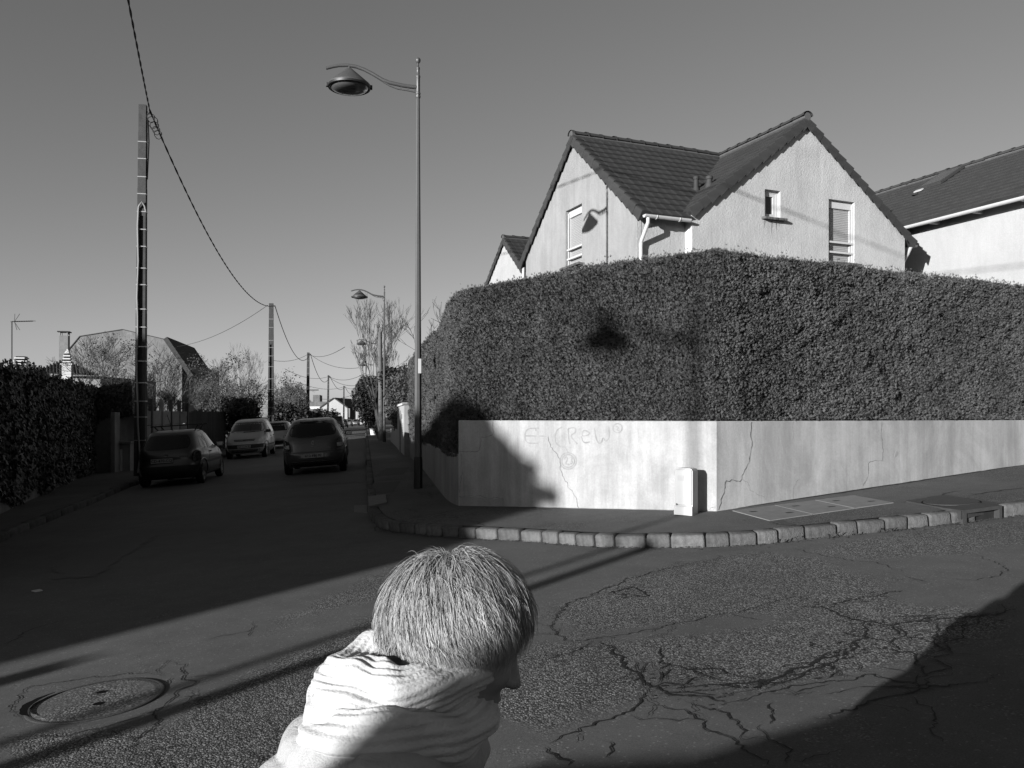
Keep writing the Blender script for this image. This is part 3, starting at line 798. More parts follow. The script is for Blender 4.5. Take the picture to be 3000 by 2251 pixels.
# sprayed lettering, long faded
g_mat = plain('faded_spray', 0.40, 0.9, 0.25, 14, 0.1)
strokes = [[(1430, 225), (1395, 245), (1380, 290), (1395, 340), (1430, 355), (1445, 350)], [(1470, 235), (1475, 325), (1485, 330)], [(1470, 235), (1515, 225), (1520, 262), (1480, 280), (1530, 335)],
           [(1610, 262), (1570, 240), (1555, 285), (1600, 280), (1610, 262)], [(1555, 285), (1570, 330), (1610, 322)], [(1640, 235), (1655, 320), (1685, 335), (1697, 285), (1712, 325), (1738, 290), (1732, 225)],
           [(1280, 232), (1190, 235), (1190, 330), (1275, 330)], [(1195, 282), (1345, 285)], [(1260, 235), (1262, 250)]]
for cx_, cy_, r_ in ((1470, 445, 42), (1470, 445, 54), (1790, 232, 30)):
    strokes.append([(cx_ + r_ * math.cos(a * .35), cy_ + r_ * math.sin(a * .35)) for a in range(19)])
strokes += [[(1445, 435), (1455, 415), (1470, 430), (1450, 465), (1480, 468)], [(1485, 420), (1500, 420), (1490, 440), (1500, 455), (1485, 466)], [(1780, 222), (1800, 225), (1785, 245), (1802, 248)], [(1450, 355), (1470, 390)]]
m = MB()
for st in strokes:
    pts = smooth_line(on_chamfer(st, .003), 2); m.ribbon(pts, [0.018 * random.uniform(.6, 1.2) for _ in pts], CH_N)
m.build('graffiti', g_mat, r)
# low wall along the main street
r = thing('low_street_wall', 'low grey streaked wall under the hedge, beside the tall lamp post', 'wall', Vector((w_curve[0].x, w_curve[0].y, gz(w_curve[0].x, w_curve[0].y) + .12)))
lw = [along(w_curve[0], 25.2), w_curve[0]] + w_curve[1:] + [W_A + CH_N * 0.0 - (W_B - W_A).normalized() * 0.004]
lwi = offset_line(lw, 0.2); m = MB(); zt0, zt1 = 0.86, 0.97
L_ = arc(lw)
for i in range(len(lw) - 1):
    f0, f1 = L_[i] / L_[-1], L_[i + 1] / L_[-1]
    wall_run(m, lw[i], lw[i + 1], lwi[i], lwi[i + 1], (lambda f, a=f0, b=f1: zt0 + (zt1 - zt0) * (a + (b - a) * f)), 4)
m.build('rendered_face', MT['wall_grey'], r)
# white cabinet
cb = G(1482, 1112, .12); nrm = CH_N; yaw = math.atan2((W_B - W_A).y, (W_B - W_A).x)
r = thing('utility_cabinet', 'white plastic meter cabinet standing against the corner wall', 'cabinet', cb, yaw)
h = 0.525; wd = 0.215; dp = 0.15
pr = []
for (x, z) in ((-wd / 2, 0), (wd / 2, 0), (wd / 2, h - .03), (wd / 2 - .012, h - .008), (wd / 2 - .035, h), (-wd / 2 + .03, h), (-wd / 2 + .008, h - .012), (-wd / 2, h - .04)): pr.append((x, -dp / 2 + .012, z))
MB().prism(pr, (0, dp - .012, 0)).build('body', MT['white_pvc'], r, local=True)
MB().bbox((0, -dp / 2 + .006, h / 2 + .05), (wd - .016, 0.02, h - .13), .006).build('door', MT['white_paint'], r, local=True)
MB().box((-.03, -dp / 2 - .0055, h - .11), (.07, .003, .06)).build('notice_plate', MT['white_pvc'], r, local=True)
MB().bbox((0, -dp / 2 + .004, .05), (wd + .006, 0.03, .1), .005).build('base', MT['white_pvc'], r, local=True)
MB().lathe([(0.001, .004), (.008, .004), (.01, 0)], 10, Matrix.Translation((-.075, -dp / 2 - .012, .12)) @ Matrix.Rotation(R(90), 4, 'X')).build('lock', MT['cast_iron'], r, local=True)
# ------------------------------------------------------------------ hedges
def pnoise(p, sc, seed=0):
    r_ = np.random.default_rng(100 + seed); out = np.zeros(len(p)); a = 1.0; tot = 0
    for o in range(4):
        for _ in range(4):
            d = r_.normal(size=3); d /= np.linalg.norm(d)
            out += a * np.sin((p @ d) * sc * 2 ** o + r_.random() * 6.28)
        tot += a * 2; a *= 0.55
    return out / tot
def sprays(P0, D, size, name, mat, wid=0.17, splay=0.6):
    """flat three-finger conifer sprays: each finger one kite"""
    n = len(P0); D = D / np.linalg.norm(D, axis=1, keepdims=True)
    rv = rng.normal(size=(n, 3)); S = np.cross(D, rv); S /= np.linalg.norm(S, axis=1, keepdims=True)
    sz = size * rng.uniform(0.6, 1.35, n)[:, None]
    Vs, Fs = [], []
    for k, (a, l) in enumerate(((0.0, 1.0), (splay, 0.62), (-splay, 0.62))):
        d = D * math.cos(a) + S * math.sin(a); s = -D * math.sin(a) + S * math.cos(a)
        L = sz * l; w = L * wid * (0.75 if k else 0.6)
        base = P0 + D * sz * (0.0 if k == 0 else 0.18)
        mid = base + d * L * 0.5
        nrm = np.cross(d, s) * L * 0.06
        Vs += [base, mid + s * w + nrm, base + d * L, mid - s * w + nrm]
    V = np.stack(Vs, 1).reshape(-1, 3)                # n x 12
    i = np.arange(n)[:, None] * 12
    Fq = np.concatenate([i + np.array([[4 * k, 4 * k + 1, 4 * k + 2, 4 * k + 3]]) for k in range(3)], 0)
    return np_mesh(name, V, Fq, mat)
def hedge(name, label, path, base_fun, top, depth, dens, size, group=None, end_a=True, end_b=True, seed=1, over=0.0):
    path = smooth_line(path, 3); S = arc(path); L = S[-1]
    tf = (lambda f: np.interp(f, *top)) if isinstance(top, tuple) else (lambda f: np.full(np.shape(f), top))
    topmax = float(tf(1.0))
    base = path[len(path) // 2]
    r_ = thing(name, label, 'hedge', Vector((base.x, base.y, base_fun(0.5) if callable(base_fun) else base_fun)), group=group)
    PP, DD = [], []
    H = topmax - 1.2
    n_f = int(dens * L * H)
    SS = np.array(S); PX = np.array([[p.x, p.y] for p in path])
    def line_at(s):
        s = np.clip(s, 0, L); x = np.interp(s, SS, PX[:, 0]); y = np.interp(s, SS, PX[:, 1])
        e = 0.05; x1 = np.interp(np.clip(s + e, 0, L), SS, PX[:, 0]); y1 = np.interp(np.clip(s + e, 0, L), SS, PX[:, 1])
        x0 = np.interp(np.clip(s - e, 0, L), SS, PX[:, 0]); y0 = np.interp(np.clip(s - e, 0, L), SS, PX[:, 1])
        t = np.stack([x1 - x0, y1 - y0], 1); t /= np.linalg.norm(t, axis=1, keepdims=True)
        return np.stack([x, y], 1), t, np.stack([t[:, 1], -t[:, 0]], 1)       # point, tangent, outward (to the right of travel)
    bz = np.vectorize(base_fun) if callable(base_fun) else (lambda f: np.full(np.shape(f), base_fun))
    # face
    s = rng.uniform(0, L, n_f); c, t, o = line_at(s); zb = bz(s / L); tp_ = tf(s / L); z = zb + (tp_ - 0.02 - zb) * rng.uniform(0, 1, n_f)
    p3 = np.concatenate([c, z[:, None]], 1)
    bulge = 0.04 * pnoise(p3 * [1, 1, 0.8], 2.4, seed) + 0.05 * pnoise(p3 * [1, 1, 1.8], 11, seed + 1) + over
    rnd = np.clip((z - (tp_ - 0.22)) / 0.22, 0, 1)
    inset = 0.05 * rnd ** 2
    lay = rng.exponential(0.035, n_f) - 0.02
    p3[:, :2] += o * (bulge - inset - lay)[:, None]
    d = np.concatenate([o, np.zeros((n_f, 1))], 1) * 0.75 + np.array([0, 0, 0.55]) + np.concatenate([t, np.zeros((n_f, 1))], 1) * rng.normal(0, .55, n_f)[:, None] + rng.normal(0, .25, (n_f, 3))
    PP.append(p3); DD.append(d)
    # top
    n_t = int(dens * L * depth * 0.8); s = rng.uniform(0, L, n_t); c, t, o = line_at(s); k = rng.uniform(0.0, depth, n_t)
    p3 = np.concatenate([c - o * (k + .05)[:, None], tf(s / L)[:, None]], 1)
    p3[:, 2] += 0.05 * pnoise(p3, 2.0, seed + 2) + 0.035 * pnoise(p3, 8, seed + 3) - rng.exponential(0.03, n_t) - 0.06 * np.clip((0.15 - k) / 0.15, 0, 1)
    d = np.array([0, 0, 1.0]) + rng.normal(0, .45, (n_t, 3)); d[:, 2] = np.abs(d[:, 2]); PP.append(p3); DD.append(d)
    # tufts rising from the top edge
    n_u = int(L * 260); s = rng.uniform(0, L, n_u); c, t, o = line_at(s); k = rng.uniform(-0.02, depth * .5, n_u)
    p3 = np.concatenate([c - o * k[:, None], (tf(s / L) + rng.exponential(0.016, n_u) - .02)[:, None]], 1); d = np.array([0, 0, 1.0]) + rng.normal(0, .35, (n_u, 3)); PP.append(p3); DD.append(d)
    # ragged hem
    n_h = int(L * 90); s = rng.uniform(0, L, n_h); c, t, o = line_at(s); p3 = np.concatenate([c + o * (0.02 + over), (bz(s / L) + rng.uniform(0.01, 0.05, n_h))[:, None]], 1)
    d = np.concatenate([o * .7 + t * rng.normal(0, .8, n_h)[:, None], rng.uniform(-.9, .1, n_h)[:, None]], 1); PP.append(p3); DD.append(d)
    # ends
    for on, s0, sg in ((end_a, 0.0, -1), (end_b, L, 1)):
        if not on: continue
        n_e = int(dens * depth * H * .8); c, t, o = line_at(np.full(n_e, s0)); k = rng.uniform(-0.02, depth, n_e); zb = bz(np.full(n_e, s0 / L))
        z = zb + (float(tf(s0 / L)) - zb) * rng.uniform(0, 1, n_e)
        p3 = np.concatenate([c - o * k[:, None], z[:, None]], 1); p3[:, :2] += t * sg * (0.05 * pnoise(p3, 3, seed + 5) - rng.exponential(.03, n_e))[:, None]
        d = np.concatenate([t * sg, np.full((n_e, 1), .5)], 1) + rng.normal(0, .5, (n_e, 3)); PP.append(p3); DD.append(d)
    me = sprays(np.concatenate(PP), np.concatenate(DD), size, 'foliage', MT['conifer'])
    tag(obj('foliage', me, r_), kind='stuff')
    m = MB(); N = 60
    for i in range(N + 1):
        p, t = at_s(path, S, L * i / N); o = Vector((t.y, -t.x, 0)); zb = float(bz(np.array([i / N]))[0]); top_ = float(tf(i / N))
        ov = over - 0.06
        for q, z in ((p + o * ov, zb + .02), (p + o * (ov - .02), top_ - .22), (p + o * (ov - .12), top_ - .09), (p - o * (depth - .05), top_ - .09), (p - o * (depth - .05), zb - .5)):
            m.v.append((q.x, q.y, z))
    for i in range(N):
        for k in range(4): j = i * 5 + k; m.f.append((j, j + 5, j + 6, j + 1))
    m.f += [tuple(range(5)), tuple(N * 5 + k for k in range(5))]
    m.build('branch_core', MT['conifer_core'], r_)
    return r_
HT = 3.42
off = 0.05
hs = along(w_curve[0], 16.3); n_s = Vector((STREET.y, -STREET.x, 0))   # to the right of street direction
# path runs far street end -> corner -> side street end; its right-hand side must be the road side
h_path = [hs, along(w_curve[0], 15.2), (w_curve[3] + w_curve[2]) / 2 + Vector((.03, .05, 0)), W_A - CH_N * 0.02 - (W_B - W_A).normalized() * .12, W_A - CH_N * off + (W_B - W_A) * .12, W_A.lerp(W_B, .5) - CH_N * off, W_A.lerp(W_B, .9) - CH_N * off, W_B - (CH_N + SD_N).normalized() * off + side_dir * .05,
          W_B + side_dir * .6 - SD_N * off, W_B + side_dir * 3 - SD_N * off, W_B + side_dir * 8.5 - SD_N * off]
# base follows the low wall, then the high wall
hp_s = smooth_line(h_path, 3); hS = arc(hp_s); hL = hS[-1]; f_A = s_proj(hp_s, hS, W_A + (W_B - W_A).normalized() * .02) / hL
hb = lambda f: 0.92 if f < f_A - 0.004 else (TOP + 0.005 if f > f_A + 0.004 else 0.92 + (TOP - .915) * (f - f_A + .004) / .008)
def hedge_dir_fix(path):
    return path
hedge('corner_hedge', 'tall clipped conifer hedge on top of the white corner wall', h_path, hb, ([0, f_A - .12, f_A + .12, 1], [3.08, 3.16, HT, HT]), 1.0, 8600, 0.040, 'conifer hedges of the corner garden', seed=1)
h2 = [along(w_curve[0], 26.0) + Vector((.05, 0, 0)), along(w_curve[0], 21), along(w_curve[0], 16.65) + Vector((.05, 0, 0))]
hedge('street_hedge', 'second clipped hedge along the main street behind the lamp post', h2, 0.88, 3.2, 0.9, 2600, 0.06, 'conifer hedges of the corner garden', seed=7)
pp = P(998.5, 630, 12.35)
tag(MB().beam((pp.x, pp.y, 2.4), (pp.x, pp.y, pp.z), .035, .035).build('fence_post', MT['cast_iron']), 'thin dark post sticking out of the hedge top', 'post')

# ------------------------------------------------------------------ houses
EX = Vector((math.cos(R(23)), math.sin(R(23)), 0)); GY = Vector((-EX.y, EX.x, 0))
HC = Vector((4.01, 18.45, 0))
def HL(x, y, z): return HC + EX * x + GY * y + Vector((0, 0, z))
ZE, ZR = 6.05, 8.47
def panel_holes(outer, holes, place, depth, name, mat, parent, ndir):
    """flat wall polygon (2-D) with rectangular openings and their reveals; ndir = outward normal"""
    bm = bmesh.new(); edges = []
    for loop in [outer] + [[(x0, z0), (x1, z0), (x1, z1), (x0, z1)] for x0, z0, x1, z1 in holes]:
        vs = [bm.verts.new((a, 0, b)) for a, b in loop]
        edges += [bm.edges.new((vs[i], vs[(i + 1) % len(vs)])) for i in range(len(vs))]
    bmesh.ops.triangle_fill(bm, use_beauty=True, use_dissolve=False, edges=edges)
    bm.verts.index_update(); m = MB()
    m.add([place(v.co.x, v.co.z) for v in bm.verts], [[v.index for v in f.verts] for f in bm.faces]); bm.free()
    for x0, z0, x1, z1 in holes:
        c = [(x0, z0), (x1, z0), (x1, z1), (x0, z1)]
        for i in range(4):
            a, b = c[i], c[(i + 1) % 4]
            pa, pb = place(*a), place(*b)
            m.add([pa, pb, pb - ndir * depth, pa - ndir * depth], [(0, 1, 2, 3)])
    return m.build(name, mat, parent)
def tile_mesh(w, l, name, mat, roll=True):
    """interlocking clay tile: x across, y up the slope, front edge at y = 0 lifted on the course below"""
    xs_ = [-w / 2, -w * .30, -w * .18, w * .28, w * .38, w / 2 - .004] if roll else [-w / 2 + .003, w / 2 - .003]
    zs_ = [.005, .005, .0, .0, .009, .009] if roll else [0, 0]
    m = MB(); n = len(xs_)
    for y, lift in ((0, .042), (l, .004)):
        for x, z in zip(xs_, zs_): m.v.append((x, y, z + lift))
    for x, z in zip(xs_, zs_): m.v.append((x, 0, z + .004))
    for i in range(n - 1):
        m.f.append((i, i + 1, n + i + 1, n + i)); m.f.append((2 * n + i, 2 * n + i + 1, i + 1, i))
    m.f += [(2 * n, 0, n), (2 * n + n - 1, n + n - 1, n - 1)]
    return m.mesh(name, mat)
def lay_tiles(roof, O, a, b, La, Lb, ex, tw, mat, keep=None, limit=300, near=None, name='roof_tile'):
    """tiles as objects (the nearest 300) and the rest joined"""
    n = a.cross(b).normalized()
    if n.z < 0: n = -n
    me = [tile_mesh(tw, ex * 1.22, name, mat) for _ in range(1)][0]
    rows, cols = int(Lb / ex + 0.5), int(La / tw)
    tw2 = La / cols; ex2 = Lb / rows
    items = []
    for j in range(rows):
        for i in range(cols):
            c = O + a * ((i + .5) * tw2) + b * (j * ex2)
            if keep and not keep(c + b * ex2 * .5): continue
            items.append(c)
    items.sort(key=lambda c: (c - Vector((0, 0, 1.5))).length)
    for c in items[:limit]:
        m = Matrix((a * random.uniform(.99, 1.0) * (tw2 / tw), (b + n * random.gauss(0, .006) + a * random.gauss(0, .006)), n)).transposed().to_4x4(); m.translation = c
        obj(name, me, roof, local=True, mtx=m)
    rest = items[limit:]
    if rest:
        mb_ = MB(); mv = [v.co.copy() for v in me.vertices]; mf = [tuple(p.vertices) for p in me.polygons]
        for c in rest: mb_.add([c + a * v.x * (tw2 / tw) + b * v.y + n * v.z for v in mv], mf)
        tag(mb_.build(name + '_field', mat, roof), kind='stuff')
    return len(items)
def ridge_tiles(roof, p0, p1, L, mat, r_=0.125):
    d = (p1 - p0); n = max(1, int(d.length / L)); t = d.normalized(); up = Vector((0, 0, 1)); x = t.cross(up).normalized()
    m = MB(); step = d.length / n
    for y, k in ((-.02, 1.12), (.06, 1.12), (.062, 1.0), (step, .96)):
        for j in range(7):
            a = math.pi * j / 6; m.v.append((r_ * k * math.cos(a) * 1.05, y, r_ * k * math.sin(a) * .8))
    for i in range(3):
        for j in range(6): q = i * 7 + j; m.f.append((q, q + 1, q + 8, q + 7))
    me = m.mesh('ridge_tile', mat, True, 50)
    for i in range(n):
        M_ = Matrix((x, t, up)).transposed().to_4x4(); M_.translation = p0 + t * step * i + Vector((0, 0, random.gauss(0, .004)))
        obj('ridge_tile', me, roof, local=True, mtx=M_)
    mb_ = MB(); mb_.tube([p0 + Vector((0, 0, -.005)), p1 + Vector((0, 0, -.005))], .098, 8, True); mb_.build('ridge_mortar', MT['mortar'], roof)
def verge_tiles(roof, p0, p1, out, ex, mat, w=0.19, drop=0.17):
    """edge tiles up a gable: p0 eave end, p1 ridge end, out = horizontal outward normal"""
    d = p1 - p0; n = max(1, int(d.length / ex + .5)); st = d.length / n; t = d.normalized(); nn = out.cross(t); nn = nn if nn.z > 0 else -nn
    m = MB(); L = st * 1.14
    prof = [(-w, .065, .02), (-.02, .08, .035), (.025, .065, .02), (.034, -drop - .015, -drop + .035), (.008, -drop - .015, -drop + .035)]
    for y, k in ((0, 1), (L, 2)):
        for x, z0, z1 in prof: m.v.append((x, y, z0 if k == 1 else z1))
    k = len(prof)
    for i in range(k - 1): m.f.append((i, i + 1, k + i + 1, k + i))
    m.f += [tuple(range(k)), tuple(range(k, 2 * k))]
    me = m.mesh('verge_tile', mat)
    for i in range(n):
        M_ = Matrix((out, t, nn)).transposed().to_4x4(); M_.translation = p0 + t * st * i + out * random.gauss(0, .004)
        obj('verge_tile', me, roof, local=True, mtx=M_)
def slab(m, q, th=0.07):
    q = [Vector(p) for p in q]; n = (q[1] - q[0]).cross(q[2] - q[0]).normalized(); n = n if n.z > 0 else -n
    m.prism([p - n * (th + .012) for p in q], n * th)

MT['stain'] = plain('stain', .33, .95, .2, 8, .1)
house = thing('corner_house', 'pale rendered house with two gables and dark tiled roofs behind the hedge', 'house', HC + Vector((2, 3, gz(6, 21))), 0)
D0, X1L = 8.0, -1.276
Y0, Y1 = 0.27, 6.23; YR = (Y0 + Y1) / 2
XW, XR = 6.44, 3.22
ZB = 0.0
# gable wall facing the main street (wing one)
uw0, uw1, vt, vb = 1222, 1257, 448, 578
g1p0 = HL(X1L, 0, 0); nG1 = -EX
def g1(u, v):
    p = onplane(u, v, g1p0, nG1) - HC; return p.dot(GY), p.z
ya, za = g1(1222, 583); yb, zb = g1(1257, 571); _, ztop = g1(1256, 440)
wy0, wy1 = min(ya, yb), max(ya, yb); wz0 = (za + zb) / 2; wz1 = ztop
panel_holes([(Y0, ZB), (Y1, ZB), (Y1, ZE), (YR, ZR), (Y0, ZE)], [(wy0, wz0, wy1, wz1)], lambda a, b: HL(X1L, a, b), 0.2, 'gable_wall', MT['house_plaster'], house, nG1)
m = MB()
m.add([HL(X1L, Y0, ZB), HL(0, Y0, ZB), HL(0, Y0, ZE), HL(X1L, Y0, ZE)], [(0, 1, 2, 3)])
m.build('recess_wall', MT['gable_plaster'], house)
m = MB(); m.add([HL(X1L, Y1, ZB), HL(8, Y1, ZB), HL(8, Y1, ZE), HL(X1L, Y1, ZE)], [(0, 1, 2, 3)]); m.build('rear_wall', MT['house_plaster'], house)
MB().box(HL(X1L + .06, Y0 - .002, 3.0), (.12, .012, 6.0), math.atan2(EX.y, EX.x)).build('corner_strip', MT['gable_plaster'], house)
# return wall of wing two (white strip) and gable two
m = MB(); m.add([HL(0, 0, ZB), HL(0, D0, ZB), HL(0, D0, ZE), HL(0, 0, ZE)], [(0, 1, 2, 3)]); m.build('return_wall', MT['trim_white'], house)
nG2 = -GY; g2p0 = HC
def g2(u, v):
    p = onplane(u, v, g2p0, nG2) - HC; return p.dot(EX), p.z
def rect2(u0, v0, u1, v1):
    (a, z1_), (b, z0_) = g2(u0, v0), g2(u1, v1); return a, z0_, b, z1_
s0 = g2(1654, 409)[1]; s1 = g2(1651, 470)[1]
sw_ = (g2(1652, 440)[0], s1, g2(1686, 440)[0], s0)
b0 = g2(1790, 430)[1]; b1 = g2(1790, 566)[1]
bw_ = (g2(1790, 500)[0], b1, g2(1846, 500)[0], b0)
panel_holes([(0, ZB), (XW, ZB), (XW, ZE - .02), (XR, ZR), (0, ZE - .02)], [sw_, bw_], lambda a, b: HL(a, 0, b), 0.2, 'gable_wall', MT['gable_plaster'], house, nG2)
m = MB(); m.add([HL(XW, 0, ZB), HL(XW, D0, ZB), HL(XW, D0, ZE), HL(XW, 0, ZE)], [(0, 1, 2, 3)]); m.build('side_wall', MT['gable_plaster'], house)
m = MB(); m.add([HL(0, D0, ZB), HL(XW, D0, ZB), HL(XW, D0, ZE), HL(XR, D0, ZR), HL(0, D0, ZE)], [(0, 1, 2, 3, 4)]); m.build('rear_wall', MT['house_plaster'], house)
# windows
def window(pl, along_, nrm, a0, z0, a1, z1, kind, root):
    """pl(a, z) on the wall face; along_ unit vector along a"""
    w, h_ = a1 - a0, z1 - z0; rz = math.atan2(along_.y, along_.x); dep = 0.14
    C_ = lambda a, z, d: pl(a, z) - nrm * d
    f = MB(); t = .055
    for ca, cz, sa_, sz_ in ((a0 + t / 2, (z0 + z1) / 2, t, h_), (a1 - t / 2, (z0 + z1) / 2, t, h_), ((a0 + a1) / 2, z0 + t / 2, w - 2 * t, t), ((a0 + a1) / 2, z1 - t / 2, w - 2 * t, t)):
        f.box(C_(ca, cz, dep), (sa_, .06, sz_), rz)
    win = f.build('window', MT['white_pvc'], root)
    if kind == 'shutter':
        n = int(h_ / .045); mm_ = MB()
        for i in range(n):
            z = z0 + t + (h_ - 2 * t) * (i + .5) / n
            zz = (h_ - 2 * t) / n
            p = [C_(a0 + t, z - zz / 2, dep + .012), C_(a1 - t, z - zz / 2, dep + .012), C_(a1 - t, z - zz * .1, dep - .002), C_(a0 + t, z - zz * .1, dep - .002), C_(a1 - t, z + zz / 2, dep + .012), C_(a0 + t, z + zz / 2, dep + .012)]
            mm_.add(p, [(0, 1, 2, 3), (3, 2, 4, 5)])
        mm_.build('roller_shutter', MT['shutter'], win)
        for k, fz in enumerate((.17, .33)):
            b_ = MB(); z = z0 + h_ * fz
            b_.beam(C_(a0 - .0, z, .05), C_(a1 + .0, z, .05), .04, .045)
            b_.build('guard_rail', MT['white_pvc'], win)
        for aa in (a0 + .02, a1 - .02):
            b_ = MB(); b_.beam(C_(aa, z0, .075), C_(aa, z0 + h_ * (.96 if aa > (a0 + a1) / 2 else .4), .075), .03, .03); b_.build('guard_post', MT['white_pvc'], win)
        MB().box(C_((a0 + a1) / 2, z1 - .1, dep - .02), (w - .02, .05, .16), rz).build('shutter_box', MT['white_pvc'], win)
    else:
        MB().box(C_((a0 + a1) / 2, (z0 + z1) / 2, dep + .02), (w - 2 * t - .1, .01, h_ - 2 * t - .12), rz).build('pane', MT['window_glass'], win)
        s_ = MB(); t2 = .07
        for ca, cz, sa_, sz_ in ((a0 + t + t2 / 2, (z0 + z1) / 2, t2, h_ - 2 * t), (a1 - t - t2 / 2, (z0 + z1) / 2, t2, h_ - 2 * t), ((a0 + a1) / 2, z0 + t + t2 / 2, w - 2 * t - 2 * t2, t2), ((a0 + a1) / 2, z1 - t - t2 / 2, w - 2 * t - 2 * t2, t2)):
            s_.box(C_(ca, cz, dep + .005), (sa_, .05, sz_), rz)
        s_.build('sash', MT['white_pvc'], win)
    sill = MB().box(C_((a0 + a1) / 2, z0 - .045, .05), (w + .16, .26, .012), rz).build('sill', MT['mortar'], root)
    sm = MB()
    for _ in range(int(14 * w / .6)):
        a_ = random.uniform(a0 - .06, a1 + .08); L_ = random.uniform(.05, .38) * random.random() ** .5; zt_ = z0 - .07
        p0_ = pl(a_, zt_) + nrm * .006; sm.ribbon([p0_, p0_ - Vector((0, 0, L_ * .5)), p0_ - Vector((0, 0, L_))], [random.uniform(.012, .035), .014, .003], nrm)
    tag(sm.build('rain_stain', MT['stain'], root), kind='stuff')
    nb = max(6, int((w + .2) / .075)); bw = (w + .2) / nb
    bme = MB().bbox((0, 0, 0), (bw - .01, .34, .055), .006, 0, 1).mesh('brick', MT['sill_brick'])
    for i in range(nb):
        M_ = Matrix.Translation(C_(a0 - .1 + bw * (i + .5), z0 - .012 + random.gauss(0, .002), .06 - .03)) @ Matrix.Rotation(rz, 4, 'Z') @ Matrix.Rotation(R(8 if nrm.y < -.5 else 8), 4, 'X')
        obj('brick', bme, sill, local=True, mtx=M_)
window(lambda a, z: HL(X1L, a, z), -GY, nG1, wy0, wz0, wy1, wz1, 'shutter', house) if False else window(lambda a, z: HL(X1L, a, z), GY, nG1, wy0, wz0, wy1, wz1, 'shutter', house)
window(lambda a, z: HL(a, 0, z), EX, nG2, *bw_, 'shutter', house)
window(lambda a, z: HL(a, 0, z), EX, nG2, *sw_, 'casement', house)
# roofs
OV, VO = 0.32, 0.06
t1 = (ZR - ZE) / (YR - Y0); t2 = (ZR - ZE) / XR
RZ = 0.09
zw1 = lambda y: ZE + t1 * (y - Y0); zw2 = lambda x: ZE + t2 * (x if x <= XR else 2 * XR - x)
roof = MB()
xa = X1L - VO
slab(roof, [HL(xa, Y0 - OV, zw1(Y0 - OV) + RZ), HL(-.06, Y0 - OV, zw1(Y0 - OV) + RZ), HL(XR, YR, ZR + RZ), HL(xa, YR, ZR + RZ)])
slab(roof, [HL(xa, Y1 + OV, ZE - t1 * OV + RZ), HL(XR, Y1 + OV, ZE - t1 * OV + RZ), HL(XR, YR, ZR + RZ), HL(xa, YR, ZR + RZ)])
ye, yf = -VO, D0 + .1
slab(roof, [HL(-OV, ye, zw2(0) - t2 * OV + RZ), HL(-OV, yf, zw2(0) - t2 * OV + RZ), HL(XR, yf, ZR + RZ), HL(XR, ye, ZR + RZ)]) if False else None
slab(roof, [HL(-.10, ye, ZE - t2 * .10 + RZ), HL(-.10, yf, ZE - t2 * .10 + RZ), HL(XR, yf, ZR + RZ), HL(XR, ye, ZR + RZ)])
slab(roof, [HL(XW + OV, ye, ZE - t2 * OV + RZ), HL(XW + OV, yf, ZE - t2 * OV + RZ), HL(XR, yf, ZR + RZ), HL(XR, ye, ZR + RZ)])
roof = roof.build('roof', MT['roof_dark'], house)
b1_ = (GY + Vector((0, 0, t1))).normalized(); L1 = (YR - Y0 + OV) * math.sqrt(1 + t1 * t1)
b2_ = (EX + Vector((0, 0, t2))).normalized(); L2 = (XR + .10) * math.sqrt(1 + t2 * t2)
n1 = lay_tiles(roof, HL(xa + .05, Y0 - OV, zw1(Y0 - OV) + RZ), EX, b1_, XR - xa - .05, L1, 0.297, 0.25, MT['roof_tile'], keep=lambda c: zw1((c - HC).dot(GY)) > zw2((c - HC).dot(EX)) - .12, limit=190)
n2 = lay_tiles(roof, HL(-.10, ye + .05, ZE - t2 * .10 + RZ), GY, b2_, yf - ye - .05, L2, 0.297, 0.25, MT['roof_tile'], keep=lambda c: zw2((c - HC).dot(EX)) > zw1((c - HC).dot(GY)) - .12 or (c - HC).dot(GY) > YR, limit=110, name='roof_tile')
b3_ = (-GY + Vector((0, 0, t1))).normalized(); b4_ = (-EX + Vector((0, 0, t2))).normalized()
lay_tiles(roof, HL(xa + .05, Y1 + OV, ZE - t1 * OV + RZ), EX, b3_, 4.3, L1, 0.297, 0.25, MT['roof_tile'], limit=0)
lay_tiles(roof, HL(XW + OV, ye + .05, ZE - t2 * OV + RZ), GY, b4_, yf - ye - .05, (XR + OV) * math.sqrt(1 + t2 * t2), 0.297, 0.25, MT['roof_tile'], limit=0)
RT = RZ + .055
ridge_tiles(roof, HL(xa - .03, YR, ZR + RT), HL(XR - .1, YR, ZR + RT), 0.40, MT['roof_tile'])
ridge_tiles(roof, HL(XR, ye - .03, ZR + RT), HL(XR, yf, ZR + RT), 0.40, MT['roof_tile'])
verge_tiles(roof, HL(xa, Y0 - OV, zw1(Y0 - OV) + RZ), HL(xa, YR, ZR + RZ), -EX, 0.297, MT['roof_tile'])
verge_tiles(roof, HL(xa, Y1 + OV, ZE - t1 * OV + RZ), HL(xa, YR, ZR + RZ), -EX, 0.297, MT['roof_tile'])
verge_tiles(roof, HL(-.10, ye, ZE - t2 * .10 + RZ), HL(XR, ye, ZR + RZ), -GY, 0.297, MT['roof_tile'])
verge_tiles(roof, HL(XW + OV, ye, ZE - t2 * OV + RZ), HL(XR, ye, ZR + RZ), -GY, 0.297, MT['roof_tile'])
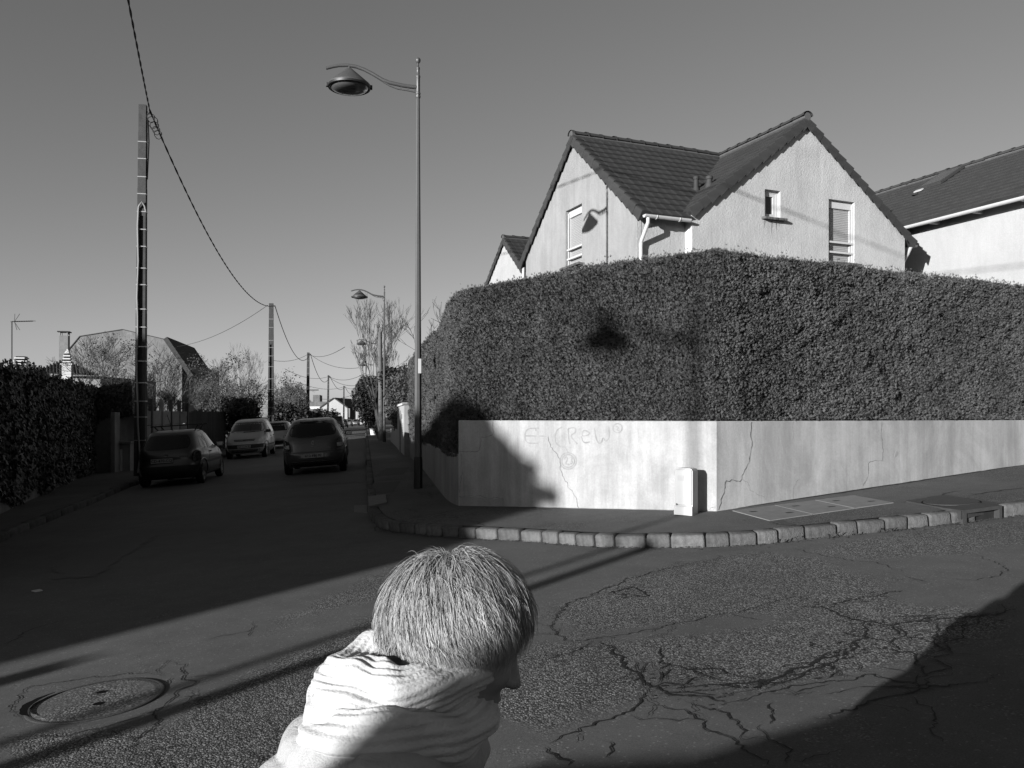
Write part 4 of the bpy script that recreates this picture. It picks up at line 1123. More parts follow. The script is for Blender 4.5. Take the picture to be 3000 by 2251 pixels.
def gutter(p0, p1, root, out, bracket=True, r_=.065, mat='white_pvc'):
    t = (p1 - p0).normalized(); m = MB(); n = 9
    for p in (p0, p1):
        for rr_ in (r_, r_ - .008):
            for j in range(n):
                a = math.pi * j / (n - 1); m.v.append(tuple(p + out * (-math.cos(a) * rr_) + Vector((0, 0, -math.sin(a) * rr_))))
    for j in range(n - 1):
        m.f += [(j, j + 1, 2 * n + j + 1, 2 * n + j), (n + j, 3 * n + j, 3 * n + j + 1, n + j + 1)]
    m.f += [(0, 2 * n, 3 * n, n), (n - 1, 2 * n - 1, 4 * n - 1, 3 * n - 1)]
    for b_ in (0, 2 * n): m.f.append(tuple(b_ + j for j in range(n)))
    g_ = m.build('gutter', MT[mat], root)
    if bracket:
        k = max(2, int((p1 - p0).length / .45))
        for i in range(k):
            c = p0 + (p1 - p0) * ((i + .5) / k); m2 = MB(); pts = []
            for j in range(7):
                a = math.pi * j / 6; pts.append(c + out * (-math.cos(a) * (r_ + .006)) + Vector((0, 0, -math.sin(a) * (r_ + .006))))
            m2.tube(pts, .009, 5); m2.build('bracket', MT['white_paint'], g_)
    return g_
ge = zw1(Y0 - OV) + RZ - .03
gutter(HL(xa + .03, Y0 - OV - .05, ge), HL(-.12, Y0 - OV - .05, ge), house, -GY)
dpx = X1L + .07
MB().tube([HL(dpx, Y0 - OV - .05, ge - .06), HL(dpx, Y0 - OV - .05, ge - .16), HL(dpx + .0, Y0 - .10, ge - .50), HL(dpx, Y0 - .075, ge - .62), HL(dpx, Y0 - .075, 0.8)], .043, 10).build('downpipe', MT['white_pvc'], house, smooth=True)
# right-hand gutter end and downpipe in the gap between the houses
ge2 = ZE - t2 * OV + RZ - .03
gutter(HL(XW + OV + .05, -.02, ge2), HL(XW + OV + .05, D0, ge2), house, EX, bracket=False)
MB().tube([HL(XW + OV + .02, .12, ge2 - .05), HL(XW + OV - .05, .14, ge2 - .2), HL(XW + .12, .15, ge2 - .42), HL(XW + .08, .15, ge2 - .6), HL(XW + .08, .15, 0.8)], .043, 10).build('downpipe', MT['gable_plaster'], house, smooth=True)
MB().tube([HL(X1L + .02, Y1 + OV - .1, ge - .06), HL(X1L - .03, Y1 + .12, ge - .3), HL(X1L - .05, Y1 - .02, .8)], .04, 8).build('downpipe', MT['white_pvc'], house, smooth=True)
# roof vents near the valley
for k, (u, v, h_, r_) in enumerate(((1533, 385, .27, .06), (1544, 392, .17, .068))):
    x_, y_ = (1.2, 1.1) if k == 0 else (1.05, .75)
    x_ = 1.0 + .05 * k; y_ = 1.25 - .45 * k
    zc = max(zw1(y_), zw2(x_)) + RZ
    c = HL(x_, y_, zc)
    MB().lathe([(r_ * 1.5, -.1), (r_ * 1.3, .06), (r_, .10), (r_, h_), (r_ * 1.25, h_ + .01), (r_ * 1.25, h_ + .07), (r_ * .6, h_ + .10), (.001, h_ + .11)], 14, Matrix.Translation(c)).build('roof_vent', MT['roof_tile'], house, smooth=True)

# house on the right, long slope towards us
house2 = thing('white_house', 'bright white house with long tiled roof and skylight at the right edge', 'house', HL(10, 0, gz(13, 22)))
XA, ZA_, XB, ZB_ = 7.94, 6.62, 11.5, 9.0
ts = (ZB_ - ZA_) / (XB - XA + .40); YA, YB_ = -9.5, 8.8
m = MB(); m.add([HL(XA, YA, 0), HL(XA, YB_, 0), HL(XA, YB_, ZA_ + .2), HL(XA, YA, ZA_ + .2)], [(0, 1, 2, 3)])
m.add([HL(XA, YA, 0), HL(15, YA, 0), HL(15, YA, ZA_ + .2), HL(XB, YA, ZB_ - .05), HL(XA, YA, ZA_ + .2)], [(0, 1, 2, 3, 4)])
m.add([HL(XA, YB_, 0), HL(15, YB_, 0), HL(15, YB_, ZA_ + .2), HL(XB, YB_, ZB_ - .05), HL(XA, YB_, ZA_ + .2)], [(0, 1, 2, 3, 4)])
m.build('wall', MT['white_house'], house2)
XE = XA - .38
m = MB(); slab(m, [HL(XE, YA, ZA_), HL(XE, YB_, ZA_), HL(XB, YB_, ZB_), HL(XB, YA, ZB_)]); slab(m, [HL(2 * XB - XE, YA, ZA_), HL(2 * XB - XE, YB_, ZA_), HL(XB, YB_, ZB_), HL(XB, YA, ZB_)])
roof2 = m.build('roof', MT['roof_dark'], house2)
bR = (EX * (XB - XE) + Vector((0, 0, ZB_ - ZA_))); LR = bR.length; bR.normalize()
ysk0, ysk1 = -.35, 0.55
lay_tiles(roof2, HL(XE, YA, ZA_), GY, bR, YB_ - YA, LR, 0.30, 0.25, MT['roof_tile_right'], limit=300, keep=lambda c: True)
ridge_tiles(roof2, HL(XB, YA, ZB_ + .05), HL(XB, YB_, ZB_ + .05), 0.42, MT['roof_tile_right'])
gutter(HL(XE - .06, YA, ZA_ - .03), HL(XE - .06, YB_, ZA_ - .03), house2, -EX, bracket=False, r_=.075)
for i in range(14):
    MB().box(HL(XA - .16, YA + 1 + i * 1.25, ZA_ - .035), (.34, .07, .09), math.atan2(EX.y, EX.x)).build('rafter_end', MT['white_paint'], house2)
def onroof(u, v):
    nn = GY.cross(bR).normalized(); return onplane(u, v, HL(XE, 0, ZA_), nn)
sk = [onroof(2000, 406), onroof(2040, 404), onroof(2075, 372), onroof(2030, 376)]
nn = GY.cross(bR).normalized(); nn = nn if nn.z > 0 else -nn
c = sum(sk, Vector()) / 4; hw, hl = .42, .62
qs = [c + GY * (sx * hw) + bR * (sy * hl) + nn * .05 for sx, sy in ((-1, -1), (1, -1), (1, 1), (-1, 1))]
m = MB().prism(qs, nn * .07); skl = m.build('skylight', MT['cast_iron'], house2)
qs = [c + GY * (sx * hw * .82) + bR * (sy * hl * .84) + nn * .122 for sx, sy in ((-1, -1), (1, -1), (1, 1), (-1, 1))]
MB().prism(qs, nn * .006).build('pane', MT['skylight_glass'], skl)
a_, b__ = c - bR * (hl + .06) + GY * (hw - .22) + nn * .06, c - bR * (hl + .06) + GY * (hw + .05) + nn * .06
MB().beam(a_, b__, .12, .03, nn).build('flashing', MT['white_paint'], skl)
for (u, v) in ((1963, 402), (1977, 425)):
    p = onroof(u, v); MB().lathe([(.09, .02), (.085, .08), (.001, .1)], 10, Matrix.Translation(p + nn * .02)).build('vent_tile', MT['roof_dark'], house2)

# small gable of the next house down the main street
house3 = thing('gable_house', 'small bright white gable with steep tiled roof left of the big house', 'house', Vector((1.2, 33.5, gz(1, 33))))
ap = Vector((-.29, 32.7, 0)); H3 = lambda x, y, z: ap + EX * x + GY * y + Vector((0, 0, z))
hw3, z3e, z3r = 2.98, 6.05, 8.42; t3 = (z3r - z3e) / hw3
m = MB(); m.add([H3(0, -hw3, 0), H3(0, hw3, 0), H3(0, hw3, z3e), H3(0, 0, z3r), H3(0, -hw3, z3e)], [(0, 1, 2, 3, 4)]); m.build('gable_wall', MT['white_house'], house3)
m = MB(); m.add([H3(0, -hw3, 0), H3(7, -hw3, 0), H3(7, -hw3, z3e), H3(0, -hw3, z3e)], [(0, 1, 2, 3)]); m.add([H3(0, hw3, 0), H3(7, hw3, 0), H3(7, hw3, z3e), H3(0, hw3, z3e)], [(0, 1, 2, 3)]); m.build('side_wall', MT['house_plaster'], house3)
m = MB(); o3 = hw3 + .3
slab(m, [H3(-.06, -o3, z3e - .3 * t3 + RZ), H3(7, -o3, z3e - .3 * t3 + RZ), H3(7, 0, z3r + RZ), H3(-.06, 0, z3r + RZ)]); slab(m, [H3(-.06, o3, z3e - .3 * t3 + RZ), H3(7, o3, z3e - .3 * t3 + RZ), H3(7, 0, z3r + RZ), H3(-.06, 0, z3r + RZ)])
roof3 = m.build('roof', MT['roof_dark'], house3)
b5 = (GY + Vector((0, 0, t3))).normalized()
lay_tiles(roof3, H3(-.02, -o3, z3e - .3 * t3 + RZ), EX, b5, 4.0, o3 * math.sqrt(1 + t3 * t3), .297, .25, MT['roof_tile'], limit=110)
ridge_tiles(roof3, H3(-.08, 0, z3r + RT), H3(5, 0, z3r + RT), .4, MT['roof_tile'])
verge_tiles(roof3, H3(-.06, -o3, z3e - .3 * t3 + RZ), H3(-.06, 0, z3r + RZ), -EX, .297, MT['roof_tile'])
verge_tiles(roof3, H3(-.06, o3, z3e - .3 * t3 + RZ), H3(-.06, 0, z3r + RZ), -EX, .297, MT['roof_tile'])
cn = P(1121, 606, 26.5)
m = MB(); m.prism([cn + EX * a + Vector((0, 0, b)) for a, b in ((-.75, -.18), (.9, .15), (.9, .23), (-.75, -.08))], GY * 1.2); m.build('porch_roof', MT['trim_white'], house)
m = MB(); q_ = cn + EX * .1 + GY * .6; m.box((q_.x, q_.y, (cn.z - .2) / 2), (1.3, 1.0, cn.z - .2), math.atan2(EX.y, EX.x)); m.build('porch_wall', MT['trim_white'], house)
# ------------------------------------------------------------------ street lamps
def make_lamp(first_label):
    r = thing('street_lamp', first_label, 'street lamp', (0, 0, 0), 0, 'swan-neck street lamps along the pavement')
    MB().tube([(0, 0, -.1), (0, 0, .50), (0, 0, .56)], [.085, .083, .073], 8).build('base_sleeve', MT['lamp_base'], r, local=True)
    MB().tube([(0, 0, .56), (0, 0, 2.0), (0, 0, 4.6), (0, 0, 6.95)], [.070, .062, .048, .033], 8, False).build('pole', MT['lamp_paint'], r, local=True)
    MB().lathe([(.033, 6.93), (.045, 6.95), (.045, 6.98), (.037, 6.985), (.037, 7.0), (.045, 7.005), (.045, 7.03), (.036, 7.04), (.036, 7.30), (.042, 7.31), (.042, 7.335), (.030, 7.35), (.030, 7.45), (.034, 7.455), (.034, 7.48), (.018, 7.50), (.016, 7.55), (.03, 7.565), (.045, 7.59), (.048, 7.61), (.045, 7.63), (.03, 7.65), (.001, 7.66)], 12).build('finial', MT['lamp_paint'], r, local=True, smooth=True)
    J = 7.13
    ap_ = [(.03, 0), (.16, .004), (.284, .015), (.503, .05), (.62, .087), (.795, .182), (.94, .248), (1.086, .29), (1.23, .303), (1.378, .288), (1.48, .262), (1.6, .222)]
    arm = [Vector((x, 0, J + z)) for x, z in ap_]
    MB().tube(arm, [.037, .036, .035, .034, .033, .032, .031, .031, .030, .029, .028, .027], 10).build('arm', MT['lamp_paint'], r, local=True, smooth=True)
    m = MB(); pl = [(.03, -.10), (.06, -.085), (.20, -.065), (.36, -.05), (.50, -.005), (.62, .06), (.62, .07)]
    for (a, b) in zip(pl[:-1], pl[1:]):
        m.beam((a[0], 0, J + a[1]), (b[0], 0, J + b[1]), .02, .02, (0, 1, 0))
    for x, z0, z1 in ((.05, -.09, 0), (.175, -.068, 0), (.30, -.055, .02)): m.beam((x, 0, J + z0), (x, 0, J + z1), .012, .035, (1, 0, 0))
    m.build('bracket', MT['lamp_paint'], r, local=True)
    lx, lz = 1.20, J + .30
    lan = MB().lathe([(.012, 0), (.020, -.01), (.020, -.075), (.045, -.085), (.05, -.10), (.052, -.19)], 14, Matrix.Translation((lx, 0, lz))).build('lantern', MT['lamp_paint'], r, local=True, smooth=True)
    MB().lathe([(.02, -.04), (.05, -.06), (.365, -.335), (.372, -.345), (.372, -.365), (.345, -.365), (.07, -.13)], 32, Matrix.Translation((lx, 0, lz))).build('hood', MT['lamp_paint'], lan, local=True, smooth=True)
    MB().lathe([(.345, -.365), (.372, -.367), (.368, -.395), (.345, -.402), (.325, -.39)], 32, Matrix.Translation((lx, 0, lz))).build('rim', MT['lamp_base'], lan, local=True, smooth=True)
    MB().lathe([(.335, -.385), (.30, -.415), (.21, -.445), (.11, -.460), (.001, -.464)], 32, Matrix.Translation((lx, 0, lz))).build('bowl', MT['lamp_glass'], lan, local=True, smooth=True)
    for s in (-1, 1): MB().bbox((lx + s * .375, 0, lz - .36), (.05, .06, .07), .008).build('clip', MT['lamp_base'], lan, local=True)
    return r
lamp0 = flat(G(903, 1055, .12)); step = Vector((-4.59, 25.9, 0))
lamp_labels = ['tall swan-neck street lamp nearest the corner, with white sticker on its post', 'swan-neck street lamp standing in front of the bare tree, second from the corner',
               'swan-neck street lamp beside the wooden pole, its lantern against the bare twigs', 'swan-neck street lamp, fourth along the pavement, lantern in front of the twigs',
               'swan-neck street lamp, fifth along the pavement, lantern above the evergreen', 'farthest swan-neck street lamp, lantern half behind the dark evergreen']
lamp = make_lamp(lamp_labels[0])
lamps = []
for i, lb in enumerate(lamp_labels):
    o = lamp if i == 0 else copy_tree(lamp)
    p = lamp0 + step * i
    o['label'] = lb; o.location = (p.x, p.y, gz(p.x, p.y) + .12); o.rotation_euler = (0, 0, R(190)); lamps.append(o)
o = copy_tree(lamp); q = QT(-4.55, -15.4); o.location = (q.x, q.y, gz(q.x, q.y) + .1); o.rotation_euler = (0, 0, math.atan2(.80, -.60)); o['label'] = 'swan-neck street lamp on the far side behind the photographer, casting its shadow'
MB().bbox((.062, .018, 2.17), (.006, .055, .26), .002).build('sticker', MT['white_paint'], lamp, local=True)
st = lamp.children[-1]; a = R(270 - 190 + 18); st.rotation_euler = (0, 0, a)
st.location = (0, 0, 0)

# ------------------------------------------------------------------ concrete utility poles and cables
def make_pole(name, label, base, top, wid, conduit=False, group='concrete utility poles along the street'):
    H = (top - base).length; d = top - base
    r = thing(name, label, 'utility pole', base, R(10), group)
    L = lambda x, y, z: Vector((x, y, 0)) + Matrix.Rotation(-R(10), 3, 'Z') @ Vector((d.x, d.y, 0)) * (z / H) + Vector((0, 0, z))
    def w(z): return wid * (1 - .36 * z / H)
    for s in (-1, 1):
        m = MB(); n = 8
        zt = H * .70
        for k in range(n):
            z0, z1 = zt * k / n, zt * (k + 1) / n
            m.beam(L(s * w(z0) * .36, 0, z0), L(s * w(z1) * .36, 0, z1), w(z0) * .28, w(z0) * .8, (0, 1, 0))
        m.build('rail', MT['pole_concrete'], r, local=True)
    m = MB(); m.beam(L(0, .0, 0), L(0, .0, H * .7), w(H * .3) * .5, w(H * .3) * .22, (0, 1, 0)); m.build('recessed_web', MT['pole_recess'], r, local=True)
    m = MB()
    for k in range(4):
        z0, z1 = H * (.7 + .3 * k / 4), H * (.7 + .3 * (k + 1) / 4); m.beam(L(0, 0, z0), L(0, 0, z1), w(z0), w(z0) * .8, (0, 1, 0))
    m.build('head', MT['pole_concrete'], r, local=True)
    ns = 17 if conduit else 12
    for k in range(ns):
        z = H * (.1 + .86 * k / ns) + random.uniform(-.15, .15); ww = w(z) + .02
        MB().box(L(0, 0, z), (ww, ww * .84, .028)).build('steel_band', MT['galvanised'], r, local=True)
    if conduit:
        pts = [L(-.02, -w(0) * .62, .1)]
        for k in range(1, 16): z = H * .72 * k / 15; pts.append(L(-.075 + .12 * (k < 5) * (1 - k / 5) + .015 * math.sin(k * 1.7), -w(z) * .5 - .02, z))
        pts += [L(-.05, -.16, H * .725), L(.03, -.17, H * .735), L(.10, -.14, H * .725), L(.13, -.10, H * .71)]
        MB().tube(pts, .026, 8).build('conduit', MT['conduit'], r, local=True, smooth=True)
        m = MB()
        for k in range(5):
            c = L(.24 + .05 * k, -.05, H * .975 - .12 * k); rr = random.uniform(.09, .16)
            m.tube([c + Vector((rr * math.cos(a * .6), .06 * math.sin(a), rr * 1.2 * math.sin(a * .6) - .1)) for a in range(12)], .011, 5)
        m.tube([L(.14, -.02, H * .96), L(.17, -.03, H * .9), L(.13, -.03, H * .8)], .03, 6)
        m.build('cable_coil', MT['cable'], r, local=True, smooth=True)
    m = MB(); m.beam(L(.0, 0, H * .985), L(w(H) * .9, -.03, H * .98), .05, .05); m.build('insulator', MT['cable'], r, local=True)
    return r
def gp(u, d, h=0.12):
    x = (u - CX) / F * d; return Vector((x, d, gz(x, d) + h))
tops = [P(309, 228, 24.5), P(586, 656, 57), P(666, 762, 97), P(709.5, 811, 140), P(743, 834, 185), P(762, 846, 225)]
bases = [gp(303, 24.5), gp(585, 57), gp(664.5, 97), gp(708, 140), gp(742.5, 185), gp(761.5, 225)]
pl_lab = ['tall concrete utility pole with looping conduit behind the dark parked hatchback', 'concrete utility pole behind the silver minivan', 'concrete utility pole, third along the left side, carrying a crossbar of wires',
          'concrete utility pole, fourth along, above the roof of the grey hatchback', 'thin distant utility pole in front of the white gable', 'farthest thin utility pole at the street end']
wids = [.31, .42, .42, .40, .42, .45]
for i in range(6): make_pole('utility_pole', pl_lab[i], bases[i], tops[i], wids[i], i == 0)
def wire(pts, r_, label, cat='cable', group='overhead cables', name='overhead_cable'):
    return tag(MB().tube(pts, r_, 5, smooth_ok).build(name, MT['cable'], None, smooth=True), label, cat, group)
smooth_ok = True
def sagged(a, b, sag, n=24):
    return [a.lerp(b, i / n) + Vector((0, 0, -4 * sag * (i / n) * (1 - i / n))) for i in range(n + 1)]
hk = lambda i, dx=.0, dz=-.12: tops[i] + Vector((.18 + dx, -.03, dz))
hw_ = [Vector((.2, 0, -.15)), Vector((.25, 0, -.15)), Vector((.25, 0, -.15)), Vector((.25, 0, -.15)), Vector((.25, 0, -.15)), Vector((.2, 0, -.1))]
p1 = tops[0] + hw_[0]; pts = []
dirc = Vector((.36, -.933, 0)).normalized()
for k in range(40):
    s = 44 * k / 39; z = p1.z - .110 * s + .0012 * s * s
    pts.append(Vector((p1.x + dirc.x * s, p1.y + dirc.y * s, z)))
# twisted bundle: two thin strands round each other
def twisted(pts, r_, label):
    S = arc(pts); n = int(S[-1] / .12); m = MB()
    for ph in (0, math.pi):
        q = []
        for i in range(n + 1):
            p, t = at_s(pts, S, S[-1] * i / n); a = i * .55 + ph; x = t.cross(UP).normalized(); y = x.cross(t)
            q.append(p + (x * math.cos(a) + y * math.sin(a)) * r_ * .9)
        m.tube(q, r_, 4)
    return tag(m.build('overhead_cable', MT['cable'], None, smooth=True), label, 'cable', 'overhead cables')
twisted(pts, .014, 'twisted overhead cable running from the tall pole up over the camera')
sg = [1.7, 2.0, 2.0, 1.4, 1.0]
nm_ = ['tall pole to the pole behind the silver minivan', 'pole behind the silver minivan to the third pole', 'third pole to the fourth pole', 'fourth pole to the distant pole', 'distant pole to the farthest pole']
for i in range(5):
    a, b = tops[i] + hw_[i], tops[i + 1] + hw_[i + 1]
    if i == 0: twisted(sagged(a, b, sg[i], 40), .016, 'sagging overhead cable from the ' + nm_[i])
    else: wire(sagged(a, b, sg[i]), .022 + .006 * i, 'sagging overhead cable from the ' + nm_[i])
for a, b, s_, r_, lb in ((P(578, 660, 57), P(383, 749, 72), .5, .016, 'thin service cable from the second pole down to the big grey gable'), (P(665, 765, 97), P(745, 750, 60), .5, .02, 'service cable from the third pole up across the street'),
                         (P(665, 766, 97), P(585, 778, 80), .4, .02, 'service cable from the third pole down to the trees at left'), (P(668, 764, 97), P(775, 795, 75), .6, .02, 'service cable from the third pole across to the wooden pole'),
                         (P(709, 813, 140), P(790, 806, 110), .8, .03, 'upper service cable from the fourth pole across the street'), (P(709, 814, 140), P(615, 797, 100), .7, .025, 'service cable from the fourth pole to the left side'),
                         (P(711, 815, 140), P(780, 832, 110), .6, .03, 'lower service cable from the fourth pole across the street'), (P(743, 836, 185), P(640, 825, 120), .8, .03, 'service cable from the distant pole to the left side'),
                         (P(743, 836, 185), P(790, 835, 150), .5, .035, 'service cable from the distant pole to the evergreen side'), (P(690, 862, 140), P(776, 848, 150), .5, .03, 'lowest thin cable crossing in front of the white gable')):
    wire(sagged(a, b, s_, 14), r_, lb)
m = MB(); c = P(666, 843, 96.8); m.beam(c + Vector((-1.4, 0, 0)), c + Vector((1.2, 0, 0)), .09, .09)
tag(m.build('crossbar', MT['pole_concrete']), 'wooden crossbar carrying small wires on the third utility pole', 'crossbar')
wb, wt = gp(823.5, 43), P(821, 718, 43)
tag(MB().tube([wb - Vector((0, 0, .2)), wb.lerp(wt, .5), wt], [.15, .125, .10], 10).build('wooden_pole', MT['wood_pole'], None, smooth=True), 'thick round wooden pole beside the second street lamp', 'pole')

# ------------------------------------------------------------------ leaves, bushes, trees
def leaf_cloud(n, blobs, size, name, mat, shell=.55, up=.3):
    """blobs: (centre, (rx, ry, rz), weight)"""
    ws = np.array([b[2] for b in blobs], float); ws /= ws.sum(); idx = rng.choice(len(blobs), n, p=ws)
    C_ = np.array([list(b[0]) for b in blobs])[idx]; Rr = np.array([b[1] for b in blobs])[idx]
    d = rng.normal(size=(n, 3)); d /= np.linalg.norm(d, axis=1, keepdims=True)
    rad = shell + (1 - shell) * rng.random(n) ** .6 + .06 * rng.normal(size=n)
    rad *= 1 + .22 * pnoise(d * 3 + C_ * 1.7, 2.0, 3)
    p = C_ + d * Rr * rad[:, None]
    nrm = d * .6 + rng.normal(0, .6, (n, 3)); nrm[:, 2] += up; nrm /= np.linalg.norm(nrm, axis=1, keepdims=True)
    a = np.cross(nrm, rng.normal(size=(n, 3))); a /= np.linalg.norm(a, axis=1, keepdims=True); b = np.cross(nrm, a)
    s = size * rng.uniform(.6, 1.4, n)[:, None]
    V = np.stack([p - a * s, p + b * s * .62 + nrm * s * .2, p + a * s, p - b * s * .62 + nrm * s * .2], 1).reshape(-1, 3)
    return np_mesh(name, V, np.arange(n * 4).reshape(-1, 4), mat)
RMIN = [.0045]
def branches(base, H, r0, lv, nch, seed, upright, spread, trunk_frac, wob=.12, len_k=.72, first=None):
    rd = random.Random(seed); tr, cr = MB(), MB()
    def rec(p, d, L, r_, l):
        pts, rs = [p], [r_]; n = 3; q = p
        for i in range(n):
            d = (d + Vector((rd.gauss(0, wob), rd.gauss(0, wob), rd.gauss(0, wob) + upright * .12))).normalized()
            q = q + d * L / n; pts.append(q); rs.append(r_ * (1 - .35 * (i + 1) / n))
        (tr if l == 0 else cr).tube(pts, rs, 7 if l == 0 else (4 if l < 3 else 3), l == 0)
        if l >= lv: return
        k = rd.choice(nch) if l else (first or nch[-1])
        for i in range(k):
            a = rd.uniform(.55, 1.0) if i else 1.0
            pos = pts[-1] if i < 2 else pts[rd.choice((1, 2, 3))]
            x = d.orthogonal().normalized(); x.rotate(Matrix.Rotation(rd.uniform(0, 6.28), 3, d))
            ang = rd.uniform(.25, 1.0) * spread
            nd = (d * math.cos(ang) + x * math.sin(ang) + Vector((0, 0, upright * .35))).normalized()
            rec(pos, nd, L * len_k * rd.uniform(.75, 1.15), max(rs[-1] * (.66 if i == 0 else .52), RMIN[0]), l + 1)
    rec(Vector(base), Vector((rd.gauss(0, .05), rd.gauss(0, .05), 1)).normalized(), H * trunk_frac, r0, 0)
    return tr, cr
def tree(name, label, base, H, r0=.12, lv=5, nch=(2, 3), seed=1, upright=.6, spread=.7, trunk_frac=.25, mat='twig', leaves=None, group=None, cat='tree', first=4, wob=.12, len_k=.72):
    r = thing(name, label, cat, base, group=group)
    tr, cr = branches(base, H, r0, lv, nch, seed, upright, spread, trunk_frac, wob, len_k, first)
    # scale the crown to the wanted height
    zm = max(v[2] for v in cr.v); k = H / (zm - base[2]); bx, by, bz_ = base
    for m in (tr, cr): m.v = [(bx + (x - bx) * k, by + (y - by) * k, bz_ + (z - bz_) * k) for x, y, z in m.v]
    tr.build('trunk', MT['bark'], r); tag(cr.build('crown', MT[mat], r), kind='stuff')
    if leaves: tag(obj('leaves', leaves, r), kind='stuff')
    return r
def bush(name, label, base, blobs, n, size, mat, cat='bush', group=None, shell=.5, stem=True):
    r = thing(name, label, cat, base, group=group)
    tag(obj('foliage', leaf_cloud(n, blobs, size, 'foliage', MT[mat], shell), r), kind='stuff')
    if stem:
        m = MB()
        for b in blobs[:4]:
            m.tube([Vector(base) + Vector((0, 0, -.1)), Vector(base).lerp(Vector(b[0]), .5) + Vector((.05, .03, 0)), Vector(b[0])], [.07, .05, .03], 5)
        m.build('stems', MT['bark'], r)
    return r
# right side of the street
bt = gp(822, 47); RMIN[0] = .0065
tree('bare_tree', 'tall leafless tree with fanning twigs behind the street lamps', bt, P(820, 632, 47).z - bt.z, .15, 7, (2, 3), 5, .55, .50, .20, 'twig', first=8, wob=.10, len_k=.76); RMIN[0] = .0045
bt = Vector((-2.05 + .9, 17.4, .5))
tree('bare_shrub', 'leafless shrub showing over the end of the corner hedge', bt, P(955, 650, 17.4).z - bt.z, .05, 5, (2, 3), 12, .4, .75, .3, 'twig', cat='shrub', first=5)
b1 = gp(858, 36, .3); z_ = lambda v, d: EYE + (HV - v) / F * d
bush('ivy_bush', 'glossy ivy bush spilling over the low white wall behind the lamps', b1, [(P(856, 845, 37), (.55, .8, .8), 2), (P(868, 825, 36), (.42, .8, .55), 1.5), (P(850, 875, 36), (.38, .7, .7), 1.6), (P(860, 905, 35), (.30, .6, .5), 1.2), (P(872, 860, 35), (.35, .7, .8), 1.4)], 5200, .055, 'leaf_mid')
bush('evergreen_tree', 'dark evergreen tree at the street edge behind the distant lamps', gp(800, 66, .1), [(P(795, 838, 66), (1.0, 1.2, 1.0), 2), (P(780, 862, 66), (.75, 1.1, 1.1), 1.6), (P(803, 872, 66), (.85, 1.2, 1.5), 2), (P(795, 897, 66), (.7, 1.0, .9), 1.3), (P(770, 880, 68), (.3, .8, .35), .4), (P(812, 850, 64), (.6, 1, 1.2), 1)], 6500, .10, 'leaf_dark', cat='tree')
bush('ivy_tree', 'dark leafy tree above the ivy bush left of the corner hedge', gp(862, 43, .3), [(P(848, 818, 43), (.7, .9, .6), 2), (P(872, 822, 42), (.6, .9, .7), 2), (P(862, 850, 43), (.9, .9, .9), 1.4)], 4200, .075, 'leaf_dark', cat='tree')
pc = flat(G(811, 940, .12)); pz = gz(pc.x, pc.y) + .12
r = thing('planter', 'pale round planter with a small shrub on the pavement', 'planter', (pc.x, pc.y, pz))
MB().lathe([(.22, 0), (.27, .40), (.30, .42), (.30, .46), (.26, .46), (.25, .40), (.001, .40)], 16, Matrix.Translation((pc.x - .12, pc.y, pz))).build('pot', MT['trim_white'], r, smooth=True)
tag(obj('foliage', leaf_cloud(500, [((pc.x + .15, pc.y - .2, pz + .35), (.32, .3, .4), 1)], .05, 'foliage', MT['leaf_mid']), r), kind='stuff')
# white garden wall with gate and low wall
gl = lambda y, off=0.0: along(w_curve[0] + Vector((off, 0, 0)), y)
r = thing('gate_wall', 'tall white wall with letter slot and coping beside the ivy', 'wall', gl(28.5) + Vector((0, 0, gz(-4, 28) + .1)))
a, b = gl(26.4, -.12), gl(31.6, -.12); n_l = Vector((STREET.y, -STREET.x, 0))
m = MB(); wall_run(m, a, b, a + n_l * .3, b + n_l * .3, 1.86, 6); m.build('rendered_face', MT['white_house'], r)
m = MB(); m.prism([Vector((p.x, p.y, 1.863)) for p in (a - n_l * .05 - STREET * .05, b - n_l * .05 + STREET * .05, b + n_l * .35 + STREET * .05, a + n_l * .35 - STREET * .05)], (0, 0, .07)); m.build('coping', MT['trim_white'], r)
def face(y, z, w, h, name, mat, parent, proud=.015):
    c = gl(y, -.12) - n_l * proud; MB().box((c.x, c.y, z), (w, .03, h), math.atan2(STREET.y, STREET.x)).build(name, MT[mat], parent)
face(27.0, 1.45, .4, .32, 'letter_box', 'white_pvc', r); face(27.0, 1.5, .2, .16, 'letter_slot', 'cast_iron', r, .03)
face(29.0, .95, 1.0, 1.5, 'gate_door', 'concrete', r)
r = thing('shaded_end_pillar', 'square pillar at the end of the tall white wall, greyed to look shaded', 'pillar', gl(25.9) + Vector((0, 0, gz(-4, 26) + .1)))
c = gl(25.95, .05); m = MB(); m.box((c.x, c.y, .98), (.5, .34, 1.75), math.atan2(STREET.y, STREET.x)); m.build('shaft', MT['wall_grey'], r)  # grey colour stands in for shade on the white wall's end face
m = MB(); m.bbox((c.x, c.y, 1.90), (.62, .46, .08), .015, math.atan2(STREET.y, STREET.x)); m.build('cap', MT['concrete'], r)
r = thing('low_white_wall', 'low bright white wall under the ivy bush', 'wall', gl(36) + Vector((0, 0, .3)))
a, b = gl(31.75, -.1), gl(41, -.1); m = MB(); wall_run(m, a, b, a + n_l * .25, b + n_l * .25, lambda f: 1.0 - .1 * f, 6); m.build('rendered_face', MT['white_house'], r)

